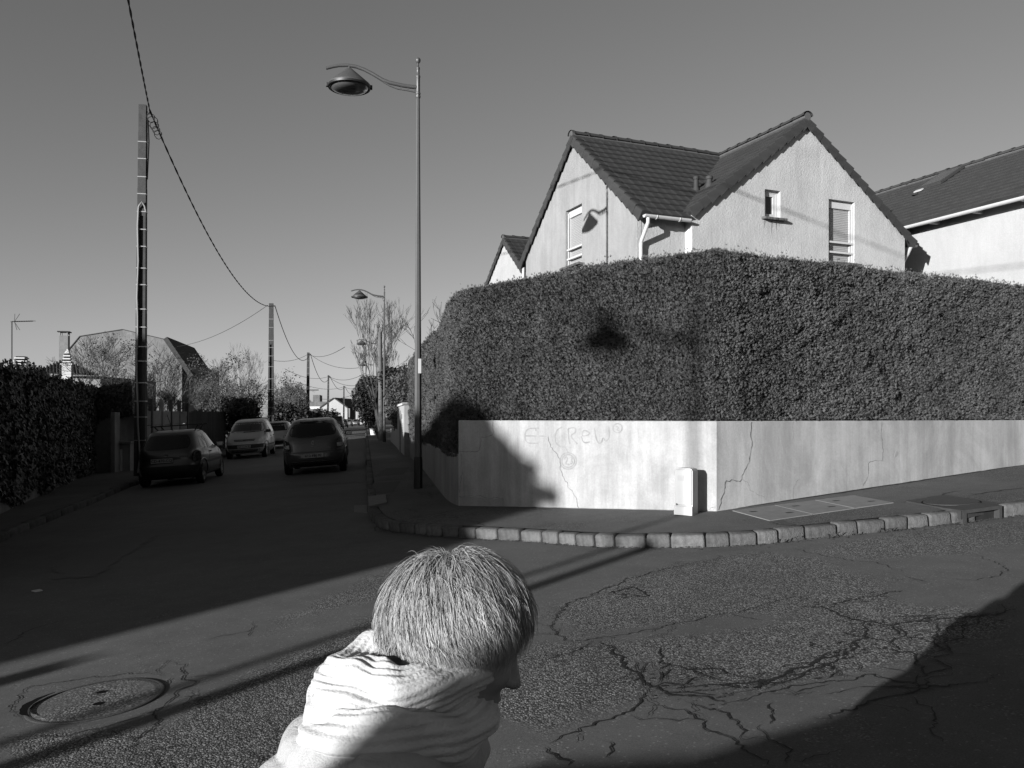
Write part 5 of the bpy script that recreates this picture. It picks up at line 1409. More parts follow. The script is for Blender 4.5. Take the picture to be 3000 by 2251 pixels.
# ------------------------------------------------------------------ left side: ivy wall, gate, fences, gardens
iv_dir = (IV[2] - IV[0]).normalized(); iv_n = Vector((iv_dir.y, -iv_dir.x, 0))      # towards the street
r = thing('ivy_wall', 'long wall overgrown with dark ivy, pale base showing, at far left', 'wall', IV[0] + Vector((0, 0, gz(IV[0].x, IV[0].y) + .12)))
a, b = iv0, IV[2]; m = MB(); wall_run(m, a, b, a - iv_n * .3, b - iv_n * .3, lambda f: gz(a.x + (b.x - a.x) * f, a.y + (b.y - a.y) * f) + 2.6 + .18 * f, 10); m.build('rendered_face', MT['wall_grey'], r)
def ivy_sheet(a, b, nrm, z0f, z1f, n, size, thick=.28):
    f = rng.random(n); s = np.array([[a.x, a.y]]) + f[:, None] * np.array([[b.x - a.x, b.y - a.y]])
    gzv = 0.069 * 30 * np.tanh(s[:, 0] / 30) + 1.2 * np.tanh(s[:, 1] / 80)
    z0, z1 = z0f(f) + gzv, z1f(f) + gzv; k = rng.random(n); z = z0 + (z1 - z0) * k
    p = np.concatenate([s, z[:, None]], 1)
    th = thick * (.55 + .5 * pnoise(p, 1.6, 21) + .25 * pnoise(p, 5, 22)) * np.clip((z - z0) / .25 + .25, 0, 1)
    p[:, :2] += np.array([[nrm.x, nrm.y]]) * (th + rng.normal(0, .025, n))[:, None]
    p[:, 2] += np.where(k > .93, rng.random(n) * .16 + .12 * pnoise(p, 3, 5), 0)
    nn = np.array([[nrm.x, nrm.y, .25]]) + rng.normal(0, .45, (n, 3)); nn /= np.linalg.norm(nn, axis=1, keepdims=True)
    d = np.array([[0, 0, -1.0]]) + rng.normal(0, .45, (n, 3)); d -= nn * (d * nn).sum(1, keepdims=True); d /= np.linalg.norm(d, axis=1, keepdims=True)
    e = np.cross(nn, d); sz = size * rng.uniform(.6, 1.35, n)[:, None]
    V = np.stack([p - d * sz * .5, p + e * sz * .55 - d * sz * .25 - nn * sz * .12, p + d * sz * .75, p - e * sz * .55 - d * sz * .25 - nn * sz * .12], 1).reshape(-1, 3)
    return V
V = ivy_sheet(a, b, iv_n, lambda f: .42 - .40 * f + .12 * np.sin(f * 40), lambda f: 2.72 + .22 * f, 32000, .075)
top_n = 7000; f = rng.random(top_n)
Vt = ivy_sheet(a - iv_n * .25, b - iv_n * .25, iv_n, lambda f: 2.6 + .2 * f, lambda f: 2.78 + .2 * f, top_n, .08, .35)
c2 = b + Vector((1.35, .2, 0)); Vx = ivy_sheet(b, c2, Vector((.3, -.95, 0)), lambda f: 1.75 + .25 * f, lambda f: 2.85 + .1 * f, 4200, .085, .3)
V = np.concatenate([V, Vt, Vx]); tag(obj('ivy', np_mesh('ivy', V, np.arange(len(V)).reshape(-1, 4), MT['ivy_leaf']), r), kind='stuff')
m = MB(); m.prism([Vector((p.x, p.y, gz(p.x, p.y) + 2.0)) for p in (b, c2, c2 + Vector((-.3, .4, 0)), b + Vector((-.3, .4, 0)))], (0, 0, .75)); m.build('lintel', MT['wall_grey'], r)
r = thing('gateway', 'shaded grey gateway with a meter box behind the dark hatchback', 'gateway', gp(255, 27.3))
gpx = lambda u, d=27.3: flat(gp(u, d))
for u0, u1, zt, d, nm in ((239, 248, 2.1, 27.2, 'gate_post'), (248, 281, 1.05, 27.6, 'meter_wall')):
    p, q = gpx(u0, d), gpx(u1, d); zb = gz(p.x, p.y)
    m = MB(); m.prism([Vector((p.x, p.y, zb)), Vector((q.x, q.y, zb)), Vector((q.x, q.y, zb + zt)), Vector((p.x, p.y, zb + zt))], (0, .35, 0)); m.build(nm, MT['wall_grey'], r)
p, q = gpx(246, 27.55), gpx(284, 27.55); zb = gz(p.x, p.y) + 1.06
m = MB(); m.prism([Vector((p.x, p.y - .05, zb)), Vector((q.x, q.y - .05, zb)), Vector((q.x, q.y - .05, zb + .07)), Vector((p.x, p.y - .05, zb + .07))], (0, .45, 0)); m.build('coping', MT['concrete'], r)
p, q = gpx(253, 27.57), gpx(263, 27.57); m = MB(); m.prism([Vector((p.x, p.y, zb - .95)), Vector((q.x, q.y, zb - .95)), Vector((q.x, q.y, zb - .2)), Vector((p.x, p.y, zb - .2))], (0, .05, 0)); m.build('meter_box', MT['white_pvc'], r)
p, q = gpx(203, 27.8), gpx(240, 27.8); zb = gz(p.x, p.y)
m = MB(); m.prism([Vector((p.x, p.y, zb)), Vector((q.x, q.y, zb)), Vector((q.x, q.y, zb + 2.0)), Vector((p.x, p.y, zb + 2.0))], (0, .06, 0)); m.build('door', MT['concrete'], r)
p, q = gpx(248, 28.6), gpx(292, 28.6); m = MB(); m.prism([Vector((p.x, p.y, zb)), Vector((q.x, q.y, zb)), Vector((q.x, q.y, zb + 2.1)), Vector((p.x, p.y, zb + 2.1))], (0, .1, 0)); m.build('back_panel', MT['wall_grey'], r)
# concrete panel wall with posts
fl = lambda y: along(Vector((-12.55, 27.5, 0)), y)
r = thing('panel_wall', 'grey concrete panel wall with posts and wire behind the dark hatchback', 'wall', fl(32) + Vector((0, 0, gz(-13, 32))))
ys_ = [28.2, 29.7, 31.2, 32.7, 34.2, 35.7]
syaw = math.atan2(STREET.y, STREET.x)
for i, y in enumerate(ys_):
    p = fl(y); MB().box((p.x, p.y, gz(p.x, p.y) + 1.25), (.13, .14, 2.6), syaw).build('post', MT['cast_iron' if i % 2 else 'concrete'], r)
pm = MB().bbox((0, 0, 0), (1.34, .05, .5), .01).mesh('panel', per_piece('panel_concrete', .30, .9, .2, .3, 4, 50, .3))
for y0, y1 in zip(ys_[:-1], ys_[1:]):
    for k in range(4):
        p = fl((y0 + y1) / 2); obj('panel', pm, r, local=True, mtx=Matrix.Translation(p - Vector(r.location) * 1 + Vector((0, 0, gz(p.x, p.y) + .3 + .52 * k))) @ Matrix.Rotation(syaw, 4, 'Z'))
for k in range(3):
    m = MB(); pts = [fl(y) + Vector((0, 0, gz(fl(y).x, y) + 2.3 + .12 * k)) for y in ys_]; m.tube(pts, .008, 4); m.build('wire', MT['cable'], r)
r = thing('plank_fence', 'dark wooden plank fence behind the silver minivan', 'fence', fl(39) + Vector((0, 0, gz(-14, 39))))
pmesh = [MB().bbox((0, 0, 1.0), (.17, .03, 2.0 + random.uniform(-.08, .08)), .006).mesh('plank', MT['wood_dark']) for _ in range(4)]
y = 36.0
while y < 45.5:
    p = fl(y); obj('plank', random.choice(pmesh), r, local=True, mtx=Matrix.Translation(p - Vector(r.location) + Vector((0, 0, gz(p.x, p.y) + random.uniform(.1, .2)))) @ Matrix.Rotation(syaw + random.gauss(0, .03), 4, 'Z')); y += .185
for y in (36.1, 39.2, 42.3, 45.3):
    p = fl(y) - Vector((.1, 0, 0)); MB().box((p.x, p.y, gz(p.x, p.y) + 1.1), (.1, .1, 2.3), syaw).build('post', MT['wood_dark'], r)
for k in (.5, 1.7):
    p, q = fl(36) - Vector((.07, 0, 0)), fl(45.4) - Vector((.07, 0, 0)); MB().beam((p.x, p.y, gz(p.x, p.y) + k), (q.x, q.y, gz(q.x, q.y) + k), .05, .08).build('rail', MT['wood_dark'], r)
# hedges and bushes further down the left
def hb_bush(lbl, us, vs, d, n, size, mat, ry=1.0, cat='bush', name='bush'):
    u0, u1 = us; v0, v1 = vs; b = gp((u0 + u1) / 2, d, 0); bl = []
    k = max(2, int((u1 - u0) / max(12, (v1 - v0) * .55)) + 1)
    for i in range(k):
        f = (i + .5) / k; u = u0 + (u1 - u0) * f; w = (u1 - u0) / k * .75 / F * d; hgt = (v1 - v0) / 2 / F * d
        vv = (v0 + v1) / 2 + random.uniform(0, .18) * (v1 - v0)
        bl.append((P(u, vv, d + random.uniform(-.4, .4)), (w, ry, hgt), 1)); bl.append((P(u, v1 - (v1 - v0) * .22, d), (w * .9, ry, hgt * .55), .7))
    return bush(name, lbl, b, bl, n, size, mat, cat)
hb_bush('dark clipped bush between plank fence and silver minivan', (476, 556), (858, 935), 47, 6000, .085, 'leaf_dark', 1.2)
hb_bush('dark round bush behind the silver minivan roof', (500, 548), (852, 900), 46, 2500, .08, 'ivy_leaf', 1.0)
hb_bush('low dark hedge left of the grey hatchback, beyond the second pole', (590, 665), (872, 925), 66, 5500, .12, 'leaf_dark', 1.4, 'hedge', 'garden_hedge')
hb_bush('dark bush in front of the distant white gable', (680, 728), (880, 912), 120, 2600, .17, 'leaf_dark', 2.0)
hb_bush('dark overgrown hedge along the street end at left', (640, 690), (888, 912), 95, 2500, .14, 'leaf_dark', 2.0, 'hedge', 'garden_hedge')
def bt_(name, label, u, vtop, d, seed, lv=5, up=.4, spr=.75, mat='twig', leafn=0, leafr=None, tf=.2, first=5, cat='tree', vbase=None, lm='dry_leaf'):
    b = gp(u, d, 0); H = z_(vtop, d) - b.z; lv_ = None; nch_ = (3, 3) if lv == 6 else (2, 3)
    if leafn:
        lv_ = leaf_cloud(leafn, [(P(u + random.uniform(-1, 1) * leafr, vtop + (i + .6) * leafr * .5, d), (leafr / F * d, leafr / F * d, leafr * .55 / F * d), 1) for i in range(4)], .032 * d / 30, 'leaves', MT[lm], .2)
    return tree(name, label, b, H, .035 * H / 3, lv, nch_, seed, up, spr, tf, mat, lv_, None, cat, first)
bt_('bare_tree', 'tangled leafless tree in front of the big grey gable, left of the tall pole', 225, 722, 33, 21, 6, .3, .8, 'twig', 315, 30, .22, 6)
bt_('bare_tree', 'leafless shrubby tree directly behind the tall concrete pole', 272, 735, 36, 22, 6, .3, .8, 'twig', 405, 26, .2, 6)
bt_('bare_tree', 'spreading leafless tree right of the tall concrete pole', 350, 752, 34, 23, 6, .2, .9, 'twig_pale', 117, 34, .2, 6)
bt_('bare_tree', 'leafless tree with dense twigs above the plank fence', 440, 768, 50, 24, 6, .4, .75, 'twig', 405, 26, .2, 6)
bt_('bare_tree', 'twiggy half-leafed tree behind the dark bush and minivan', 490, 765, 56, 25, 6, .4, .8, 'twig', 540, 30, .2, 6)
bt_('bare_tree', 'tall thin leafless tree just left of the second utility pole', 535, 740, 62, 26, 6, .6, .55, 'twig_pale', 0, 1, .25, 5)
bt_('bare_tree', 'leafless spreading tree right of the second utility pole', 610, 800, 70, 27, 6, .1, 1.0, 'twig_pale', 135, 26, .18, 6)
bt_('bare_tree', 'bushy leafless tree left of the third utility pole', 640, 818, 84, 28, 6, .3, .85, 'twig', 225, 22, .2, 6)
hb_bush('half-leafed thicket above the plank fence and the cars', (430, 560), (815, 885), 55, 9000, .05, 'dry_leaf', 1.5, 'thicket', 'thicket')
hb_bush('twiggy thicket between the second and third utility poles', (590, 660), (832, 888), 78, 6000, .065, 'dry_leaf', 1.5, 'thicket', 'thicket')
bt_('bare_tree', 'pale slender leafless tree at the far street end on the right', 772, 862, 150, 29, 5, .7, .45, 'twig', 0, 1, .2, 5)
for u, v, sd, lb in ((700, 868, 31, 'hazy leafless tree rising behind the low grey roofs'), (735, 862, 32, 'hazy leafless tree just behind the white gable ridge'), (752, 866, 33, 'hazy leafless tree right of the distant white gable')):
    bt_('bare_tree', lb, u, v, 240, sd, 5, .6, .6, 'twig', 0, 1, .2, 6)

# ------------------------------------------------------------------ far buildings
def gable_block(name, label, outline, d, depth, wallmat, roofmat, ex=None, cat='house', roof_from=None, base=None):
    """outline in photo pixels at distance d, pushed back by depth along the street"""
    pts = [P(u, v, d) for u, v in outline]; dv = STREET * depth
    r = thing(name, label, cat, Vector((sum(p.x for p in pts) / len(pts), d, gz(pts[0].x, d))))
    m = MB(); m.prism(pts, dv); m.build('wall', MT[wallmat], r)
    return r, pts, dv
r, pts, dv = gable_block('grey_gable_house', 'large weathered grey gable house with cut-off roof, behind the tall pole', [(148, 905), (148, 757.7), (173, 727.7), (264.7, 713), (353, 733.6), (393, 792), (393, 905)], 74, 12, 'old_render', 'roof_dark')
m = MB()
up_ = Vector((0, 0, .12))
for i, j in ((1, 2), (2, 3), (3, 4), (4, 5)):
    a, b = pts[i].copy(), pts[j].copy()
    if i == 4: b = b + (b - a) * .42
    n_ = Vector((-(b - a).z, 0, (b - a).x)).normalized() * (.4 if i == 4 else .07)
    m.prism([a - STREET * .08, b - STREET * .08, b + n_ - STREET * .08, a + n_ - STREET * .08], dv + STREET * .16)
m.build('roof', MT['roof_dark'], r)
p = P(400, 830, 74.3); MB().box((p.x, p.y + 4, p.z - 1.4), (.8, 7.0, 6.0)).build('side_bay', MT['wall_grey'], r)
# hipped tile roof with chimneys behind the ivy
r = thing('low_house', 'low house behind the ivy wall, only its dark tiled hip roof showing', 'house', gp(140, 37, 0))
a, b, c, e = P(70, 806, 35), P(140, 777.7, 38), P(215, 812, 35), P(150, 800, 44)
m = MB(); m.add([a, b, c], [(0, 1, 2)]); m.add([b, c, e], [(0, 1, 2)]); m.add([a, b, e], [(0, 1, 2)]); roofl = m.build('roof', MT['roof_dark'], r)
m = MB()
for i in range(20):
    f = (i + .5) / 20; q0 = a.lerp(c, f); t_ = b if True else b; q1 = (a.lerp(b, f * 2) if f < .5 else c.lerp(b, (1 - f) * 2)); m.tube([q0 + Vector((0, -.02, .03)), q1 + Vector((0, -.02, .03))], .05, 5)
m.build('tile_rolls', MT['roof_tile'], roofl)
m = MB(); m.box(((a.x + c.x) / 2, 38.5, (a.z + gz(a.x, 37)) / 2 - .1), (c.x - a.x - .6, 5.5, a.z - gz(a.x, 37))); m.build('wall', MT['wall_grey'], r)
def chimney(label, u0, u1, vt, vb, d, mat, side):
    cu = (u0 + u1) / 2; w = (u1 - u0) / F * d; p = P(cu, vb, d); zt = z_(vt, d)
    r = thing('chimney', label, 'chimney', p)
    if side == 'slab':
        MB().box((p.x, d, (zt + p.z - 1) / 2 - .08), (w, w, zt - p.z + 1 - .16), R(16)).build('stack', MT[mat], r)
        for sx in (-1, 1):
            for sy in (-1, 1): q = Matrix.Rotation(R(16), 3, 'Z') @ Vector((sx * w * .42, sy * w * .42, 0)); MB().box((p.x + q.x, d + q.y, zt - .08), (.06, .06, .16)).build('cap_leg', MT[mat], r)
        MB().box((p.x, d, zt + .03), (w * 1.35, w * 1.35, .05), R(16)).build('cap', MT['roof_dark'], r)
    else:
        MB().box((p.x, d, (zt + p.z - 1) / 2 - .25), (w * .9, w * .7, zt - p.z + 1 - .5), R(12)).build('stack', MT[mat], r)
        MB().bbox((p.x, d, zt - .46), (w * 1.15, w * .9, .06), .01, R(12)).build('collar', MT[mat], r)
        for k in range(3): MB().bbox((p.x, d, zt - .36 + .12 * k), (w * (.85 - .08 * k), w * (.66 - .06 * k), .06), .012, R(12)).build('louvre', MT[mat], r)
        MB().box((p.x, d, zt - .24), (w * .55, w * .42, .38), R(12)).build('flue', MT['black_void'], r)
        if side == 'cone': MB().lathe([(w * .36, -.02), (.02, .16)], 4, Matrix.Translation((p.x, d, zt)) @ Matrix.Rotation(R(57), 4, 'Z')).build('cap', MT[mat], r)
chimney('tall grey chimney with flat cap in front of the big grey gable', 130.5, 148, 719, 778, 41, 'concrete', 'slab')
chimney('white chimney with stacked louvres in front of the dark tiled roof', 135.5, 156, 763, 803, 33.5, 'trim_white', 'cone')
chimney('wide white chimney with two louvred pots above the ivy at far left', 30, 64, 768, 803, 33, 'trim_white', 'flat')
p = P(25.6, 800, 32.5); t_ = P(25.6, 695.7, 32.5)
r = thing('tv_antenna', 'television aerial on a thin mast above the ivy at far left', 'antenna', p)
MB().tube([p - Vector((0, 0, .5)), t_], .022, 6).build('mast', MT['cast_iron'], r)
m = MB(); q = P(71, 694.5, 32.5); m.tube([t_ + Vector((-.05, 0, 0)), q], .014, 5); m.build('boom', MT['cast_iron'], r)
for i in range(9):
    c = t_.lerp(q, .12 + .88 * i / 8); MB().tube([c + Vector((0, -.18, .0)), c + Vector((0, .18, .03))], .012, 4).build('element', MT['cast_iron'], r)
m = MB(); c = t_.lerp(q, .12)
for sx, sz in ((-.02, 1), (.3, 1), (.12, -1), (.3, -1)): m.tube([c, c + Vector((sx * .6, 0.05, sz * .32))], .012, 4)
m.build('reflector', MT['cast_iron'], r)
# street end
r, pts, dv = gable_block('distant_gable_house', 'small distant sunlit white gable house at the end of the street', [(692, 912), (692, 882), (721.5, 861.5), (750.5, 882.5), (750.5, 912)], 200, 14, 'white_house', 'roof_dark')
m = MB()
for i, j in ((1, 2), (2, 3)):
    a, b = pts[i], pts[j]; n_ = Vector((-(b - a).z, 0, (b - a).x)).normalized() * .3
    m.prism([a - STREET * .2, b - STREET * .2, b + n_ - STREET * .2, a + n_ - STREET * .2], Vector((1.2, 14, 0)) if i == 2 else dv)
m.build('roof', MT['roof_dark'], r)
def slabb(name, label, u0, u1, v0, v1, d, dep, mat, cat='building'):
    a, b = P(u0, v1, d), P(u1, v0, d); r = thing(name, label, cat, Vector(((a.x + b.x) / 2, d, gz(a.x, d))))
    MB().box(((a.x + b.x) / 2, d + dep / 2, (b.z + gz(a.x, d) - .5) / 2), (b.x - a.x, dep, b.z - gz(a.x, d) + .5), R(8)).build('wall', MT[mat], r); return r
slabb('distant_block', 'distant dark block of flats above the low roofs at the street end', 672, 686.5, 853.5, 905, 300, 10, 'old_render')
r = slabb('distant_hall', 'distant low grey hall with a pale roof strip, left of the white gable', 664, 712, 868, 905, 260, 10, 'old_render')
a, b = P(668, 884, 256), P(697, 878.5, 256); MB().box(((a.x + b.x) / 2, 256, (a.z + b.z) / 2), (b.x - a.x, .4, b.z - a.z)).build('roof_strip', MT['trim_white'], r)
slabb('distant_white_house', 'bright white house closing the far street end beside the evergreen', 762, 800, 872, 915, 230, 8, 'white_house')
slabb('distant_annex', 'shaded grey annex right of the distant white gable', 751, 760, 882, 912, 205, 8, 'old_render')
a = P(757, 872, 235); MB().box((a.x, a.y, a.z), (1.0, .5, .9)).build('sign_board', MT['trim_white']); tag(bpy.data.objects['sign_board'], 'tiny pale board between the distant roofs', 'sign')
slabb('garden_shed', 'small dark shed roof among the hedges left of the third pole', 655, 680, 888, 915, 110, 5, 'roof_dark', 'shed')

# ------------------------------------------------------------------ behind the photographer: what throws the long shadows
h2_ = QT(-16, -23)
r = thing('shading_house', 'house across the crossing behind the photographer that shades the main street', 'house', Vector((h2_.x, h2_.y, gz(h2_.x, h2_.y))))
t0_ = -20.0; k_ = -TAN_E * t0_
prof = [(-6.15, -3), (-6.15, 1.0 + k_), (-6.55, 1.45 + k_), (-6.95, 1.95 + k_), (-7.3, 2.6 + k_), (-8.0, 3.15 + k_), (-12, 3.25 + k_), (-19, 3.3 + k_), (-21, 4.4 + k_), (-24, 5.7 + k_), (-28, 5.3 + k_), (-37, 4.9 + k_), (-37, -3)]
m = MB(); m.prism([QT(q, t0_, z) for q, z in prof], ST * -7.0); m.build('wall', MT['house_plaster'], r)
m = MB(); m.prism([QT(q, t0_ + .03, z) for q, z in ((-11, -.5), (-9.6, -.5), (-9.6, 1.6), (-11, 1.6))], ST * .05); m.build('door', MT['wood_dark'], r)
r = thing('shadow_stump', 'unseen short stump behind the photographer, added to cast a soft shadow band', 'pillar', QT(-5.75, -9, gz(-10, -3.2)))
c = QT(-5.72, -9); MB().box((c.x, c.y, .3), (.22, .22, 2.75), -SUN_AZ).build('shaft', MT['wall_grey'], r)  # stump put in only for the shadow band it throws on the road
c = QT(-4.2, -8.5); tag(MB().tube([Vector((c.x, c.y, -1.8)), Vector((c.x, c.y, 2.75))], [.10, .085], 10).build('wooden_post', MT['wood_pole'], None, smooth=True), 'round wooden post behind the photographer beside the far street lamp', 'post')
bq = [(QT(q, -19, h + TAN_E * 19), (.5, .5, rz_), 1) for q, h, rz_ in ((-6.95, 1.3, .26), (-7.2, 1.75, .30), (-6.85, 1.82, .14), (-7.5, 2.3, .30), (-8.0, 2.75, .24), (-7.2, 2.15, .16))]
bush('garden_bush', 'leafy bush beside the house behind the photographer', QT(-6.8, -19, gz(QT(-6.8, -19).x, QT(-6.8, -19).y)), bq, 6000, .06, 'leaf_dark')
t1_ = -3.4; k_ = -TAN_E * t1_
r = thing('parked_van', 'unseen van behind the photographer, added and shaped to shade the near right corner', 'van', QT(.5, -4.3, gz(-2, -3.4)))
prof = [(-2.15, .12), (-2.2, .45), (-2.1, .50), (-1.6, .60), (-1.32, .74), (-1.18, .82), (-.98, .96), (-.80, 1.13), (-.68, 1.30), (-.56, 1.5), (-.42, 1.66), (-.2, 1.76), (2.6, 1.8), (2.75, 1.6), (2.75, -.35), (-2.1, -.35)]  # side outline of the added van, shaped by the shadow it has to cast
m = MB(); m.prism([QT(q, t1_, z + k_) for q, z in prof], ST * -1.75); m.build('body', plain('van_paint', .5, .35, .05), r)
for q in (-1.3, 1.9):
    for t_ in (t1_ + .03, t1_ - 1.75 + .17):
        c = QT(q, t_, gz(QT(q, t_).x, QT(q, t_).y) + .32)
        m = MB(); m.lathe([(.001, 0), (.2, 0), (.22, .02), (.31, .02), (.32, -.02), (.32, -.17), (.001, -.17)], 24, Matrix.Translation(c) @ Matrix.Rotation(-SUN_AZ, 4, 'Z') @ Matrix.Rotation(R(-90), 4, 'X')); m.build('wheel', MT['cable'], r)
m = MB(); m.prism([QT(q, t1_ + .012, z + k_) for q, z in ((-1.0, 1.0), (-.5, 1.0), (-.5, 1.55), (-.72, 1.45))], ST * .01); m.build('side_window', MT['window_glass'], r)
# ------------------------------------------------------------------ cars
MT['glass_car'] = plain('glass_car', 0.008, 0.04, 0.1, 3, 0.4)
MT['tyre'] = plain('tyre', 0.015, 0.85, 0.2, 20, 0.2)
MT['rim'] = plain('rim', 0.35, 0.35, 0.1, 8, 0.5, 0.7)
MT['trim_black'] = plain('trim_black', 0.02, 0.6, 0.15, 10, 0.3)
MT['lens_red'] = plain('lens_red', 0.05, 0.12, 0.15, 8, 0.7)
MT['lens_clear'] = plain('lens_clear', 0.75, 0.12, 0.3, 14, 0.8)
MT['plate'] = plain('plate', 0.45, 0.5, 0.05, 5, 0.4)
MT['chrome'] = plain('chrome', 0.6, 0.2, 0.05, 5, 0.6, 0.9)
def paint(name, c, rough=.28, metal=.0):
    t = NT(name); n = t.noise(2.0, 3, .6); d = t.rng(t.noise(14, 4, .7), .3, .7, .92, 1.05)
    m = t.out(t.math('MULTIPLY', t.rng(n, .3, .7, c * .92, c * 1.08), d), rough, None, spec=.5, metal=metal)
    t.b.inputs['Coat Weight'].default_value = .3; t.b.inputs['Coat Roughness'].default_value = .06
    return m
class Car:
    def __init__(s, keys, nr=4.2, nf=3.6):
        s.k = keys; s.nr, s.nf = nr, nf
    def at(s, z):
        k = s.k; z = max(k[0][0], min(k[-1][0], z))
        for a, b in zip(k[:-1], k[1:]):
            if z <= b[0]:
                f = (z - a[0]) / (b[0] - a[0]); return [a[i] + (b[i] - a[i]) * f for i in (1, 2, 3)]
    def side_y(s, x, z):
        xr, xf, hw = s.at(z); cx, a = (xr + xf) / 2, (xf - xr) / 2; n = s.nf if x > cx else s.nr
        return hw * max(0.0, 1 - min(1.0, abs((x - cx) / a)) ** n) ** (1 / n)
    def end_x(s, y, z, rear=True):
        xr, xf, hw = s.at(z); cx, a = (xr + xf) / 2, (xf - xr) / 2; n = s.nr if rear else s.nf
        e = a * max(0.0, 1 - min(1.0, abs(y / hw)) ** n) ** (1 / n)
        return cx - e if rear else cx + e
    def body(s, mat, root, N=88):
        zs = []
        for a, b in zip(s.k[:-1], s.k[1:]):
            for i in range(3): zs.append(a[0] + (b[0] - a[0]) * i / 3)
        zs.append(s.k[-1][0]); m = MB()
        for z in zs:
            xr, xf, hw = s.at(z); cx, a = (xr + xf) / 2, (xf - xr) / 2
            for j in range(N):
                th = 2 * math.pi * (j + .5) / N; c, sn = math.cos(th), math.sin(th); n = s.nf if c > 0 else s.nr
                m.v.append((cx + a * math.copysign(abs(c) ** (2 / n), c), hw * math.copysign(abs(sn) ** (2 / n), sn), z))
        for i in range(len(zs) - 1):
            for j in range(N):
                j2 = (j + 1) % N; m.f.append((i * N + j, i * N + j2, (i + 1) * N + j2, (i + 1) * N + j))
        m.f.append(tuple(reversed(range(N)))); m.f.append(tuple((len(zs) - 1) * N + j for j in range(N)))
        return m.build('body', mat, root, smooth=True, angle=30, local=True)
    def panel(s, q, where, name, mat, root, off=.006, nu=8, nv=6, rnd=.0):
        """q: four corners (a, z) counter-clockwise from lower left; a = y on the ends, x on the sides"""
        m = MB(); rim = []
        def pt(a, z, o):
            if where in ('rear', 'front'):
                x = s.end_x(a, z, where == 'rear'); return (x + (-o if where == 'rear' else o), a, z + o * .3)
            sg = 1 if where == 'left' else -1
            return (a, sg * (s.side_y(a, z) + o), z)
        for o in (off, -.012):
            for j in range(nv + 1):
                for i in range(nu + 1):
                    f, g = i / nu, j / nv
                    if rnd:                              # pull the corners in
                        f2, g2 = 2 * f - 1, 2 * g - 1; kk = 1 - rnd * (f2 * f2) * (g2 * g2); f, g = (1 + f2 * kk) / 2, (1 + g2 * kk) / 2
                    a = (q[0][0] * (1 - f) + q[1][0] * f) * (1 - g) + (q[3][0] * (1 - f) + q[2][0] * f) * g
                    z = (q[0][1] * (1 - f) + q[1][1] * f) * (1 - g) + (q[3][1] * (1 - f) + q[2][1] * f) * g
                    m.v.append(pt(a, z, o))
        w = nu + 1; base = w * (nv + 1)
        for j in range(nv):
            for i in range(nu): m.f.append((j * w + i, j * w + i + 1, (j + 1) * w + i + 1, (j + 1) * w + i))
        ring = [i for i in range(w)] + [j * w + nu for j in range(1, nv + 1)] + [nv * w + i for i in range(nu - 1, -1, -1)] + [j * w for j in range(nv - 1, 0, -1)]
        for a, b in zip(ring, ring[1:] + ring[:1]): m.f.append((a, b, b + base, a + base))
        return m.build(name, MT[mat] if isinstance(mat, str) else mat, root, smooth=True, angle=45, local=True)
WHEEL = {}
def wheel_meshes(rad, wd):
    k = (rad, wd)
    if k in WHEEL: return WHEEL[k]
    rot = Matrix.Rotation(R(-90), 4, 'X')                     # axis along +y
    ty = MB().lathe([(rad * .64, wd / 2 - .012), (rad * .70, wd / 2), (rad * .92, wd / 2), (rad, wd / 2 - .03), (rad, -wd / 2 + .03), (rad * .92, -wd / 2), (rad * .6, -wd / 2)], 32, rot).mesh('tyre', MT['tyre'], True, 40)
    m = MB(); m.lathe([(.001, wd / 2 - .05), (rad * .2, wd / 2 - .045), (rad * .6, wd / 2 - .06), (rad * .64, wd / 2 - .012), (rad * .66, wd / 2 - .004), (rad * .69, wd / 2 - .004)], 32, rot)
    for j in range(5):
        a = 2 * math.pi * j / 5; c = Vector((math.cos(a), 0, math.sin(a)))
        m.beam(c * rad * .08 + Vector((0, wd / 2 - .03, 0)), c * rad * .64 + Vector((0, wd / 2 - .018, 0)), rad * .22, .025, (0, 1, 0))
    m.lathe([(.001, wd / 2 - .008), (rad * .14, wd / 2 - .012), (rad * .16, wd / 2 - .04)], 16, rot)
    WHEEL[k] = (ty, m.mesh('rim', MT['rim'], True, 40)); return WHEEL[k]
def add_wheels(c, root, xs_, rad, wd, mb_arch='trim_black'):
    ty, rm = wheel_meshes(rad, wd)
    for x in xs_:
        for sg in (1, -1):
            yy = c.side_y(x, rad + .05)
            w = bpy.data.objects.new('wheel', ty); col.objects.link(w); w.parent = root; w.location = (x, sg * (yy - wd / 2 + .010), rad); w.rotation_euler = (0, random.random() * 6, 0) if sg > 0 else (0, random.random() * 6, math.pi)
            r_ = bpy.data.objects.new('rim', rm); col.objects.link(r_); r_.parent = w
            m = MB(); n = 22                                  # dark wheel house behind the tyre, rounded top
            pts = [(x + (rad + .065) * math.cos(math.pi * j / n), rad + .01 + (rad + .065) * math.sin(math.pi * j / n)) for j in range(n + 1)]
            pts = [(x + rad + .065, .17)] + pts + [(x - rad - .065, .17)]
            m.prism([(a, sg * (c.side_y(a, max(z, .2)) + .004), z) for a, z in pts], (0, -sg * .05, 0)); m.build('wheel_arch', MT['trim_black'], root, local=True)
            m = MB(); lip = [Vector((x + (rad + .075) * math.cos(math.pi * j / n), 0, rad + .01 + (rad + .075) * math.sin(math.pi * j / n))) for j in range(n + 1)]
            m.tube([Vector((p.x, sg * (c.side_y(p.x, p.z) + .004), p.z)) for p in lip], .016, 5); m.build('arch_lip', root.get('_paint') and bpy.data.materials[root['_paint']] or MT['trim_black'], root, local=True, smooth=True)
